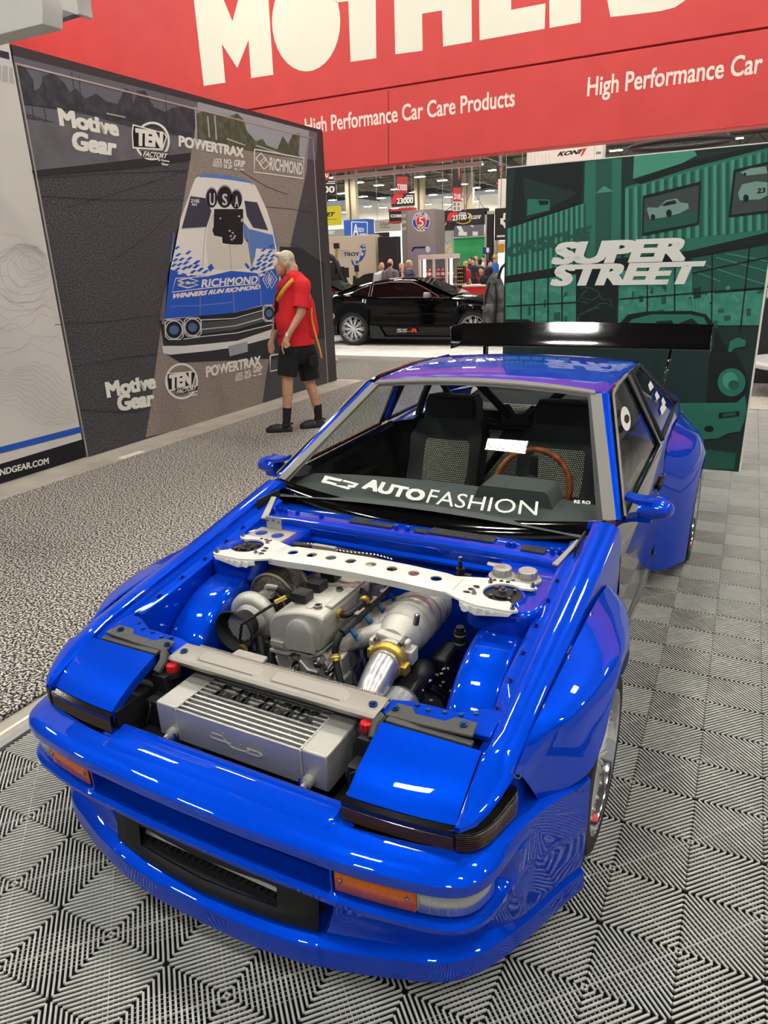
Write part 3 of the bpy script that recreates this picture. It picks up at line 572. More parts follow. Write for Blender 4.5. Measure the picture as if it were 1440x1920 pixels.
def full(row, z): return [Vector((-p.x,p.y,z)) for p in reversed(row[1:])]+[Vector((p.x,p.y,z)) for p in row]
def rec(d0, dc, dl=.052):
    def f(t):
        if t <= 3.0: return dc
        if t <= 3.5: return lerp(dc, d0, (t-3)*2)
        if t < 4.0: return d0
        if t <= 10.7: return dl
        if t <= 11.3: return lerp(dl,.0,(t-10.7)/.6)
        return 0
    return f
def fas(d0, dc):
    def f(t): return dc if t <= 3.0 else (lerp(dc,d0,(t-3)) if t < 4 else (d0 if t < 10 else lerp(d0,0,min(1,(t-10)/1.5))))
    return f
lv = [(0,.463,.085),(0,.457,.045),(0,.448,.016),(0,.436,.003),(0,.424,0),(0,.408,.002),(0,.402,.012),(0,.401,rec(.02,.05,.03)),(0,.392,rec(.02,.13)),(0,.330,rec(.02,.13)),(0,.324,rec(.018,.06,.03)),(0,.321,.012),(0,.312,.002),(0,.298,.003),(.1,.290,.016),(.25,.278,fas(.035,.10)),(.5,.215,fas(.042,.12)),(.75,.160,fas(.04,.10)),(.9,.146,fas(.03,.04)),(1,.137,.004),(1,.128,-.006),(1,.095,-.010),(1,.068,-.008),(1,.058,.004),(1,.056,.10)]
bump = MB(); bump.loft([full(plan(b,d,fade=(.25<z<.45)),z) for b,z,d in lv]); bump.build('front_bumper', BLUE, car, 32)
# bridge panel behind the badge area (stepped nose plate)
rows = []
for x in (-.42,-.385,-.372,-.36,-.2,0,.2,.36,.372,.385,.42):
    e = abs(x) > .38; k = 1-(abs(x)/.4)**2*.1; yb = -.287+.06*x*x
    rows.append([V(x,-.10,.40 if not e else .40)]+([V(x,-.137,.472),V(x,-.15,.474),V(x,-.158,.4685),V(x,-.17,.470),V(x,-.215,.462),V(x,yb+.012,.441),V(x,yb-.001,.425)] if not e else [V(x,-.14,.455),V(x,-.15,.456),V(x,-.158,.456),V(x,-.17,.456),V(x,-.215,.455),V(x,yb+.02,.440),V(x,yb+.003,.424)]))
MB().loft(rows).build('nose_panel', BLUE, car, 30)
# black duct plate with an open slot
BX = [-.345,-.30,-.235,-.12,0,.12,.235,.30,.345]
def fasc(x,z,o=0):
    t = abs(x); y = interp([(0,-.262),(.2,-.252),(.345,-.226),(.5,-.2)],t)+.05*(.28-z)*.0; return V(x,y-o-(.27-z)*.12,z)
pl = MB()
def strip(xs,z0,z1): pl.loft([[fasc(x,z0,.012) for x in xs],[fasc(x,z1,.012) for x in xs]])
strip(BX,.262,.285); strip(BX,.158,.196); strip(BX[:3],.196,.262); strip(BX[-3:],.196,.262)
pl.build('duct_plate', MATTE, car, solid=.004)
core = MB()
for k,z in enumerate((.208,.226,.242,.258)): core.tube([(-.245,-.228+.004*k,z),(.245,-.228+.004*k,z)], .0045 if k else .009, 6)
core.build('oil_cooler_tube', ALU, car); MB().loft([[fasc(x,.1965,.008) for x in BX],[V(x,-.21,.1965) for x in BX],[V(x,-.21,.19) for x in BX]]).build('duct_floor', MATTE, car); boxo('duct_back', MATTE, (-.30,-.216,.19), (.30,-.21,.285), car)
fn = MB()
for k in range(22): fn.box((-.231+k*.022,-.232,.199),(.003,.03,.008))
fn.build('duct_fin', BLACK, car)
# ---- front lamps in the bumper
def band(t0,t1,d,z0,z1,n=10):
    r = []
    for i in range(n+1):
        t = lerp(t0,t1,i/n); pl_ = plan(0,d); k = t*NS; a = int(k); p = pl_[min(a,len(pl_)-1)].lerp(pl_[min(a+1,len(pl_)-1)],k-a); r.append((V(p.x,p.y,z0),V(p.x,p.y,z1)))
    return r
for s in (1,-1):
    for nm,m,t0,t1,d in (('indicator_lens',AMBER,4.05,6.0,.02),('corner_lens',CLEAR,6.04,10.3,.022)):
        rr_ = band(t0,t1,d,.334,.392); q = MB(); q.loft([mx([a for a,b in rr_],s), mx([b for a,b in rr_],s)]); ob = q.build(nm, m, car, solid=.006)
        w = MB()
        for a,b in rr_[:: 1 if 'cor' in nm else 1]:
            a = a*1; b = b*1; w.tube(mx([a+V(0,-.002,.004),b+V(0,-.002,-.004)],s), .0016, 5)
        w.build('lens_rib', m, ob)
        if nm == 'indicator_lens':
            w = MB()
            for (a,b) in (rr_[1],rr_[-2]): p = a.lerp(b,.6)+V(0,-.004,0); w.sphere(mx([p],s)[0], .006, 8, 6)
            w.build('screw', STEEL, ob)
    
# ---- pop-up lamp lids with smoked covers
for s in (1,-1):
    rows = []
    for i in range(9):
        u = i/8; xi,xo_ = lerp(.393,.394,u),.664; r = []
        for j in range(9):
            t = j/8; y = lerp(-.158,.028,t)+ (.018*(1-t))*u*u*1.3; z = lerp(.525,.604,t)+.006*sin(pi*t)-.006*max(0,1-t*6); r.append(V(lerp(xi,xo_,u),y,z))
        r = [r[0]+V(0,.004,-.014)]+r; rows.append(r)
    rows = [[p+V(0,0,-.03) for p in rows[0]]]+[[p+V(-.0,0,0) for p in rows[0]]]+rows[1:]+[[p+V(0,0,-.02) for p in rows[-1]]]
    lid = MB().loft([mx(r,s) for r in rows]).build('lamp_lid', BLUE, car, 40)
    q = MB(); lens = [V(lerp(.386,.664,i/8), -.168+.022*(i/8)**2, 0) for i in range(9)]
    q.loft([mx([p+V(0,.004,z) for p in lens],s) for z in (.452,)]+[mx([p+V(0,-.006,z) for p in lens],s) for z in (.46,.512)]+[mx([p+V(0,.006,.519) for p in lens],s)]); ln = q.build('smoked_cover', SMOKE, car)
    w = MB()
    for k in range(9): w.tube(mx([p+V(0,-.0065,.463+k*.0042) for p in lens],s), .0011, 5)
    w.build('cover_rib', SMOKER, ln)
    cl = cr([(.668,-.150,0),(.690,-.142,0),(.712,-.122,0),(.732,-.082,0),(.746,-.03,0),(.757,.018,0)],4)
    q = MB(); q.loft([mx([p+V(-.006,.004,.452+.03*max(0,p.y+.1)) for p in cl],s), mx([p+V(.003,-.003,.46+.03*max(0,p.y+.1)) for p in cl],s), mx([p+V(.002,-.002,.513+.16*max(0,p.y+.1)) for p in cl],s), mx([p+V(-.008,.006,.522+.2*max(0,p.y+.1)) for p in cl],s)])
    ln = q.build('side_marker', SMOKE, car); w = MB()
    for k in range(8): w.tube(mx([p+V(.0035,-.0035,.468+k*.0055+.08*max(0,p.y+.1)*k/8) for p in cl],s), .0012, 5)
    w.build('cover_rib', SMOKER, ln)
    # lamp motor and bucket behind the lens
    q = MB(); q.box2((s*.385,-.15,.40),(s*.66,.03,.515)); q.build('lamp_bucket', BLACK, car)
    q = MB(); q.box2((s*.335,.0,.42),(s*.39,.075,.555)); q.box2((s*.33,-.05,.42),(s*.372,.0,.50)); q.cyl((s*.36,-.02,.46),(s*.32,-.02,.46),.028); q.cyl((s*.378,.02,.545),(s*.378,.07,.588),.014); q.tube([(s*.37,-.04,.50),(s*.345,-.06,.49),(s*.35,-.08,.44)],.003,6); q.build('lamp_motor', BLACK, car, bevel=.006)
    q = MB(); q.cyl((s*.341,.042,.556),(s*.341,.042,.578),.0165,n=12); 
    for k in range(10): a = k*pi/5; q.box((s*.341+.0165*cos(a),.042+.0165*sin(a),.567),(.004,.004,.022))
    q.build('red_cap', RED, car); MB().cyl((s*.341,.042,.54),(s*.341,.042,.557),.026,n=16).build('cap_collar', BLACK, car)
    # hinge bar across the lid's rear edge
    q = MB(); q.prism([V(s*.385,.062,.594),V(s*.395,.118,.597),V(s*.44,.118,.598),V(s*.46,.092,.6),V(s*.545,.088,.606),V(s*.565,.112,.608),V(s*.625,.108,.612),V(s*.632,.052,.612),V(s*.50,.05,.606)], (0,0,.008)); q.box2((s*.40,.036,.595),(s*.635,.056,.606)); q.tube([(s*.385,.06,.6),(s*.372,.04,.585),(s*.376,.01,.56)],.014,8); q.build('hinge_bracket', mat('hinge_grey',(72,72,70),.55), car, bevel=.002)
    for bx,by,bz in ((.596,.085,.618),(.402,.091,.604)): MB().cyl((s*bx,by,bz),(s*bx,by,bz+.005),.011,n=12).cyl((s*bx,by,bz+.005),(s*bx,by,bz+.009),.006,n=6).build('bolt', BLUEBOLT, car)
# ---- front fenders
def zlow(y):
    if y < .0: return zf(y)-.012
    if y < .05: return lerp(zf(0)-.012,.46,y/.05)
    if y < .19: return .44
    if y < .853: return .28+sqrt(max(.334**2-(y-.52)**2,0))
    return .2
ys = [-.152,-.13,-.1,-.06,-.02,.0,.02,.05,.1,.15,.188,.2,.22,.25,.3,.36,.44,.52,.6,.68,.74,.79,.82,.84,.852,.86,.92,1.0,1.08,1.135]
for s in (1,-1):
    rows = []
    for y in ys:
        z = zf(y); x1 = xo(y); xi = .668 if y < .03 else min(.685,.668+(y-.03)*.4); w = x1-xi; d = zlow(y); h = min(.055,(z-d)*.7); ins = .0 if y < .2 or y > .84 else .012
        rows.append(mx([V(xi-.004,y,z-.03),V(xi,y,z-.003),V(xi+.006,y,z),V(xi+.35*w,y,z+.004),V(xi+.7*w,y,z),V(xi+.9*w,y,z-h*.25),V(x1,y,z-h),V(x1+.002,y,lerp(z-h,d,.5)),V(x1-.002,y,d),V(x1-.02,y,d)],s))
    rows.append(mx([V(p.x*s if False else abs(p.x)-.02,p.y+.002,p.z) for p in rows[-1]],s))
    MB().loft(rows).build('front_fender', BLUE, car, 34)
    # bolt-on arch flare
    A = [(.745,.02,.572),(.752,.12,.612),(.758,.22,.634),(.762,.34,.648),(.766,.47,.660),(.771,.57,.672),(.776,.66,.686),(.781,.79,.690),(.787,.92,.672),(.79,.975,.60)]
    Cc_ = [(.768,.05,.535),(.795,.15,.592),(.835,.235,.614),(.862,.34,.622),(.880,.46,.626),(.887,.57,.627),(.886,.68,.618),(.875,.80,.606),(.85,.91,.605),(.82,.985,.53)]
    Lp = [(.79,.098,.44),(.84,.16,.452),(.885,.225,.472),(.90,.30,.512),(.902,.39,.566),(.901,.50,.602),(.898,.62,.592),(.893,.75,.545),(.878,.87,.43),(.855,.94,.33)]
    a,c,l = cr(A,4),cr(Cc_,4),cr(Lp,4)
    rows = [a, [p+V(.004,0,.004) for p in a], [p.lerp(q_,.5)+V(.004,0,.006) for p,q_ in zip(a,c)], [p.lerp(q_,.9)+V(.003,0,.003) for p,q_ in zip(a,c)], c, [p.lerp(q_,.12)+V(.003,0,0) for p,q_ in zip(c,l)], [p.lerp(q_,.6)+V(.004,0,0) for p,q_ in zip(c,l)], l, [p+V(-.012,0,.004) for p in l], [V(p.x-.06,p.y,p.z+.012) for p in l]]
    MB().loft([mx(r,s) for r in rows]).build('arch_flare', BLUE, car, 40)
    for bx,by,bz in ((.752,.03,.572),(.772,.22,.630),(.781,.44,.654),(.792,.665,.682),(.797,.90,.672)):
        q = MB(); q.lathe([(.016,-.002),(.013,.0),(.010,-.006)], (s*bx,by,bz), (s*.7,-.1,.7), 14); q.cyl(V(s*bx,by,bz)-V(s*.7,-.1,.7)*.008, V(s*bx,by,bz)-V(s*.7,-.1,.7)*.0, .006, n=8); q.build('flare_bolt', STEEL, car)
    # liner seen under the arch
    rows = [[V(s*xx,.52+.33*cos(t),.27+.335*sin(t)) for t in [pi*k/16 for k in range(17)]] for xx in (.64,.84)]
    MB().loft(rows).build('arch_liner', MATTE, car)
# ---- wheels
RIMW = mat('pale_rim', (216,216,210), .3, .35)
def wheel(x, y, r, w, nm, sgn, rim=RIMW, spokes=20, split=True, root=car, lip=CHROME, ax=None):
    c = V(x,y,r); d = V(sgn,0,0) if ax is None else ax; rr = r*.76
    t = MB(); t.lathe([(rr-.004,-w*.98),(rr+.01,-w),(r-.02,-w),(r-.004,-w+.03),(r,-w+.05),(r,-.05),(r-.004,-.028),(r-.022,-.004),(rr+.012,.0),(rr-.004,-.006)], c, d, 48)
    to = t.build(nm, RUBBER, root)
    g = MB()
    g.lathe([(rr+.002,-.006),(rr,-.003),(rr-.006,-.004),(rr-.012,-.012),(rr-.018,-.05),(rr-.03,-.06)], c, d, 48); g.build('rim_lip', lip, to)
    g = MB(); g.lathe([(rr-.02,-.045),(rr-.03,-w*.9)], c, d, 40); g.lathe([(.0,-.03),(.03,-.03),(.035,-.05),(.05,-.07)], c, d, 20)
    X_,Y_,D_ = basis(d)
    for k in range(spokes):
        for e in ((-.09,.09) if split else (0,)):
            a0 = 2*pi*k/spokes; a1 = a0+e
            p0 = c+(X_*cos(a0)+Y_*sin(a0))*.03+D_*-.045; p1 = c+(X_*cos(a1)+Y_*sin(a1))*(rr-.022)+D_*-.035
            g.tube([p0,p0.lerp(p1,.5)+D_*.004,p1],[r*.035,r*.028,r*.022] if spokes < 12 else [.010,.008,.007],6)
    for k in range(24 if spokes >= 12 else 0):
        a0 = 2*pi*k/24; p = c+(X_*cos(a0)+Y_*sin(a0))*(rr-.026)+D_*-.03; g.cyl(p,p+D_*.008,.004,n=6)
    g.build('rim', rim, to)
    MB().lathe([(0,-.09),(r*.55,-.09),(r*.55,-.1)], c, d, 24).build('brake_disc', STEEL, to); return to
wheel(.886,.52,.285,.22,'wheel',1); wheel(-.886,.52,.285,.22,'wheel',-1); wheel(.937,2.88,.285,.25,'wheel',1); wheel(-.937,2.88,.285,.25,'wheel',-1)
# ---- doors, sills, rear body
ZB = [(1.13,.800),(1.5,.808),(2.2,.83),(2.5,.84)]
for s in (1,-1):
    rows = []
    for y in (1.142,1.16,1.4,1.7,2.0,2.2,2.34):
        zb = interp(ZB,y); rows.append(mx([V(.715,y,zb-.02),V(.735,y,zb),V(.757,y,zb-.004),V(.775,y,zb-.035),V(.786,y,zb-.10),V(.790,y,zb-.13),V(.787,y,zb-.15),V(.793,y,.55),V(.792,y,.42),V(.785,y,.30),V(.775,y,.235)],s))
    dr = MB().loft(rows).build('door', DOORB, car, 30); 
    q = MB(); q.box((s*.798,2.18,.665),(.02,.15,.03)); q.build('door_handle', BLACK, dr, bevel=.006); MB().cyl((s*.795,2.10,.64),(s*.803,2.10,.64),.012,n=12).build('door_lock', CHROME, dr)
    rows = [mx([V(.775,y,.23),V(.785,y,.20),V(.78,y,.14),V(.74,y,.12),V(.60,y,.12)],s) for y in (.86,1.2,1.8,2.4)]
    MB().loft(rows).build('sill', DOORB, car, 40)
    # quarter panel
    rows = []
    for y in (2.345,2.5,2.7,3.0,3.22,3.4,3.55,3.62):
        zb = interp([(2.34,.832),(2.6,.85),(3.2,.87),(3.62,.85)],y); xx = interp([(2.34,0),(3.2,.004),(3.62,.05)],y)
        rows.append(mx([V(.60-xx,y,zb+.02),V(.715-xx,y,zb),V(.752-xx,y,zb-.012),V(.772-xx,y,zb-.05),V(.786-xx,y,zb-.12),V(.79-xx,y,.6),V(.785-xx,y,.35)],s))
    MB().loft(rows).build('rear_quarter', BLUE, car, 30)
    At = [(.778,2.36,.12),(.784,2.355,.35),(.788,2.345,.58),(.787,2.40,.715),(.780,2.55,.775),(.778,2.75,.80),(.775,3.0,.81),(.765,3.3,.79),(.745,3.55,.72),(.74,3.66,.5)]
    Md = [(.855,2.42,.12),(.86,2.445,.35),(.868,2.475,.55),(.872,2.55,.665),(.880,2.68,.725),(.888,2.83,.745),(.89,3.0,.735),(.882,3.25,.70),(.86,3.5,.62),(.84,3.64,.45)]
    Ot = [(.926,2.565,.12),(.932,2.585,.33),(.938,2.64,.50),(.943,2.71,.58),(.946,2.79,.625),(.948,2.88,.64),(.946,3.0,.625),(.94,3.16,.56),(.925,3.30,.43),(.90,3.38,.25)]
    a,c,l = cr(At,4),cr(Md,4),cr(Ot,4)
    rows = [a,[p.lerp(q_,.1) for p,q_ in zip(a,c)],[p.lerp(q_,.55)+V(0,.006,-.004) for p,q_ in zip(a,c)],c,[p.lerp(q_,.5)+V(.005,-.004,.008) for p,q_ in zip(c,l)],[p.lerp(q_,.95)+V(.001,0,.002) for p,q_ in zip(c,l)],l,[p+V(-.01,.004,0) for p in l],[V(p.x-.06,p.y+.02,p.z) for p in l]]
    rf = MB().loft([mx(r,s) for r in rows]).build('rear_flare', BLUE, car, 42)
    rows = [[V(s*xx,2.88+.33*cos(t),.27+.34*sin(t)) for t in [pi*k/16 for k in range(17)]] for xx in (.66,.88)]
    MB().loft(rows).build('arch_liner', MATTE, car)
    q = MB()
    for k in range(9):
        p = a[2+k*4]; c_ = c[2+k*4]; p = p.lerp(c_,.06); q.sphere(mx([p],s)[0], .006, 8, 6)
    q.build('flare_rivet', STEEL, rf)
# ---- roof, pillars, glass
def roofz(x,y): return interp([(1.80,1.168),(1.95,1.192),(2.2,1.208),(2.5,1.206),(2.74,1.192)],y)-.022*(x/.54)**2-.0*abs(x)
rows = []
for y in (1.79,1.80,1.86,1.95,2.1,2.3,2.5,2.65,2.73,2.745):
    r = []
    for i in range(-12,13):
        u = i/12; x = .545*u; yy = y+(.034*(1-u*u) if y < 1.85 else 0)
        r.append(V(x,yy,roofz(x,y)-(.012 if y in (1.79,2.745) else 0)))
    r = [V(-.588,r[0].y,r[0].z-.035),V(-.572,r[0].y,r[0].z-.012)]+r+[V(.572,r[-1].y,r[-1].z-.012),V(.588,r[-1].y,r[-1].z-.035)]
    rows.append(r)
MB().loft(rows).build('roof', BLUE, car, 40)
def G(u,v,o=0):
    w = 1-u*u; B = V(.718*u,1.2-.07*w,.795-.04*w); T = V(.527*u,1.786+.036*w,1.149+.022*w)
    return B.lerp(T,v)+V(0,-.51,.86)*(.018*sin(pi*max(0,min(1,v)))*w+o)
rows = [[G(i/10,v/8) for i in range(-10,11)] for v in range(9)]
ws = MB().loft(rows).build('windscreen', GLASS, car)
fr = MB(); fr.loft([[G(u*1.0,v,.002) for v in [k/10 for k in range(-0,11)]] for u in (.955,1.0)]); fr.loft([[G(-u*1.0,v,.002) for v in [k/10 for k in range(0,11)]] for u in (.955,1.0)]); fr.loft([[G(i/10,v,.002) for i in range(-10,11)] for v in (.965,1.0)])
fr.build('screen_seal', BLACK, car)
q = MB(); q.loft([[G(i/10*1.02,v,o_) for i in range(-10,11)] for v,o_ in ((.992,.003),(1.0,.009),(1.03,.009),(1.04,.0))]); q.build('screen_trim', TRIMG, car)
def tri(u): return [G(u*(1+.0*v),v,.006) for v in [k/10 for k in range(0,11)]]
for s in (1,-1):
    q = MB(); e = [G(s*1.0,k/10,.004) for k in range(11)]; o = [p+V(s*.034,.010,.003) for p in e]; i_ = [p+V(-s*.012,0,.001) for p in e]
    q.loft([i_,e,o,[p+V(0,.004,-.008) for p in o]]); q.build('screen_trim', TRIMG, car)
    # A pillar
    q = MB(); base = o; out_ = [V(s*lerp(.772,.592,k/10),lerp(1.215,1.80,k/10),lerp(.80,1.150,k/10)) for k in range(11)]
    mid = [a_.lerp(b_,.42)+V(s*.006,.0,.004) for a_,b_ in zip(base,out_)]
    q.loft([base,mid,out_,[p+V(-s*.02,.03,-.004) for p in out_]]); q.build('front_pillar', BLUE, car, 50)
    # door frame and side glass
    f0 = [V(s*.772,1.24,.806)]; 
    gt = [(.772,1.235,.805),(.600,1.815,1.145),(.594,1.95,1.165),(.592,2.20,1.172),(.764,2.24,.835)]
    q = MB(); loop = [V(s*x,y,z) for x,y,z in gt]; cen = sum(loop,Vector())/len(loop)
    q.poly([p.lerp(cen,.05)+V(-s*.006,0,0) for p in loop]); q.build('door_glass', GLASSD, car, recalc=False)
    q = MB(); q.tube(loop+[loop[0]], .010, 8); q.build('door_frame', DOORB, car)
    q = MB(); q.tube([p+V(s*.006,0,.004) for p in loop[:4]], .007, 6); q.build('drip_trim', CHROME if False else TRIMG, car)
    q = MB(); q.loft([[V(s*.766,2.235,.83),V(s*.594,2.20,1.17)],[V(s*.772,2.26,.83),V(s*.60,2.24,1.176)],[V(s*.772,2.33,.835),V(s*.60,2.31,1.178)],[V(s*.764,2.345,.835),V(s*.594,2.33,1.172)]]); q.build('centre_pillar', GLOSSB, car)
    qt = [(.768,2.35,.842),(.596,2.34,1.168),(.592,2.60,1.165),(.745,3.20,.868)]
    loop = [V(s*x,y,z) for x,y,z in qt]; cen = sum(loop,Vector())/4
    q = MB(); q.poly([p.lerp(cen,.05)+V(-s*.006,0,0) for p in loop]); q.build('quarter_glass', GLASSD, car, recalc=False)
    q = MB(); q.tube(loop+[loop[0]], .011, 8); q.build('quarter_frame', BLACK, car)
    q = MB(); q.loft([[V(s*.592,2.61,1.165),V(s*.745,3.215,.868),V(s*.74,3.24,.86)],[V(s*.585,2.70,1.168),V(s*.70,3.33,.875),V(s*.70,3.34,.87)],[V(s*.54,2.745,1.178),V(s*.60,3.46,.885),V(s*.60,3.47,.88)]]); q.build('rear_pillar', BLUE, car, 40)
    # rain rail down to the roof side
    q = MB(); q.loft([[V(s*.588,1.80,1.133),V(s*.59,1.95,1.155),V(s*.588,2.3,1.17),V(s*.588,2.7,1.155)],[V(s*.604,1.80,1.138),V(s*.604,1.95,1.166),V(s*.602,2.3,1.18),V(s*.60,2.64,1.168)]]); q.build('roof_rail', GLOSSB, car, solid=.01)
    # mirror: hollow wing held by two blades
    mb_ = MB(); cx_,cz_ = .868,.833
    prof = []
    for k in range(13):
        t = k/12; x = lerp(.815,.935,t); r_ = .041*sqrt(max(1-((t-.42)/.6)**2,.0004)); prof.append((x,r_,1.30+.02*t))
    mb_.loft([[V(s*x,yy+.05*cos(a)*min(1,r_/.03),.826+r_*sin(a)) for a in [2*pi*j/16 for j in range(16)]] for x,r_,yy in prof],True,True); mi = mb_.build('mirror', BLUE, car, 60)
    q = MB()
    for z0,z1 in ((.866,.850),(.776,.796)):
        q.loft([[V(s*.765,1.275,z0+.009),V(s*.765,1.34,z0+.009),V(s*.765,1.34,z0-.009),V(s*.765,1.275,z0-.009)],[V(s*.80,1.27,lerp(z0,z1,.5)+.008),V(s*.80,1.345,lerp(z0,z1,.5)+.008),V(s*.80,1.345,lerp(z0,z1,.5)-.006),V(s*.80,1.27,lerp(z0,z1,.5)-.006)],[V(s*.865,1.265,z1+.014),V(s*.865,1.345,z1+.014),V(s*.865,1.345,z1-.012),V(s*.865,1.265,z1-.012)]],True,True)
    q.build('mirror_blade', BLUE, mi, 60)
    MB().lathe([(.030,0),(0,.001)],(s*.885,1.372,.833),(0,1,0),20).build('mirror_glass', CHROME, mi)
# hatch
rows = [[V(x*w_,y,z-.02*(x)**2) for x in [k/8 for k in range(-8,9)]] for w_,y,z in ((.545,2.745,1.186),(.575,3.1,1.035),(.60,3.46,.885),(.60,3.56,.875))]
MB().loft(rows[:3]).build('rear_window', GLASSD, car); MB().loft(rows[2:]+[[V(p.x,3.60,.84) for p in rows[3]],[V(p.x,3.66,.6) for p in rows[3]],[V(p.x,3.66,.25) for p in rows[3]]]).build('tail_panel', BLUE, car)
# rear wing
rows = []
for i in range(-10,11):
    x = .868*i/10; r = []
    for (dy,dz) in ((3.60,1.126),(3.588,1.134),(3.60,1.142),(3.68,1.172),(3.78,1.215),(3.875,1.262),(3.88,1.258),(3.78,1.195),(3.68,1.148)): r.append(V(x,dy,dz+.012*(1-(i/10)**2)*((dy-3.58)/.3)))
    rows.append(r)
MB().loft(rows,True,True).build('rear_wing', GLOSSB, car, 30)
for s in (1,-1):
    MB().box2((s*.868,3.585,1.105),(s*.874,3.89,1.268)).build('wing_end_plate', GLOSSB, car, bevel=.004)
    q = MB(); q.loft([[V(s*.64,3.66,1.15),V(s*.64,3.74,1.18)],[V(s*.62,3.60,.95),V(s*.62,3.68,.95)],[V(s*.60,3.56,.84),V(s*.60,3.66,.84)]]); q.build('wing_post', GLOSSB, car, solid=.012)
    q = MB()
    for k in range(5): q.sphere((s*.635+s*.008-k*.007*s,3.69-.025*k,1.12-.062*k),.007,8,6)
    q.build('post_bolt', CHROME, car)
# cowl under the glass, in gloss black
rows = []
for v in range(5):
    r = []
    for i in range(-10,11):
        u = i/10; t = v/4; a = G(u,0)+V(0,0,.002); b = V(.712*u,1.078+.08*u*u,.719+.05*u*u); p = a.lerp(b,t)+V(0,0,.006*sin(pi*t)); r.append(p)
    rows.append(r)
rows.append([p+V(0,-.008,-.02) for p in rows[-1]])
MB().loft(rows).build('cowl_panel', GLOSSB, car, 40)
# ---- lettering on the glass
def on_glass(t, u0,u1,v00,v01,h, m, **k):
    o = lettering(t, m, (0,0,0),(1,0,0),(0,1,0), car, **k)
    for vt in o.data.vertices:
        a,b = vt.co.x,vt.co.y; vt.co = G(lerp(u0,u1,a), lerp(v00,v01,a)+h*b, .003+vt.co.z)
    return o
on_glass('AUTO', -.44,-.012,.086,.064,.073, WHITE, bold=.05); on_glass('FASHION', .01,.655,.063,.036,.088, WHITE, bold=0)
q = MB()
for poly in ([(-.745,.118),(-.60,.118),(-.61,.10),(-.70,.097),(-.715,.085),(-.62,.082),(-.63,.068),(-.735,.064)],[(-.59,.118),(-.475,.112),(-.49,.080),(-.535,.074),(-.545,.092),(-.51,.094),(-.505,.102),(-.60,.105)],[(-.66,.066),(-.52,.060),(-.51,.072),(-.56,.078),(-.60,.074)]):
    q.poly([G(u,v,.003) for u,v in poly])
q.build('glass_emblem', WHITE, car, recalc=False)
on_glass('RE RO', .845,.93,.118,.112,.022, WHITE, bold=.03)
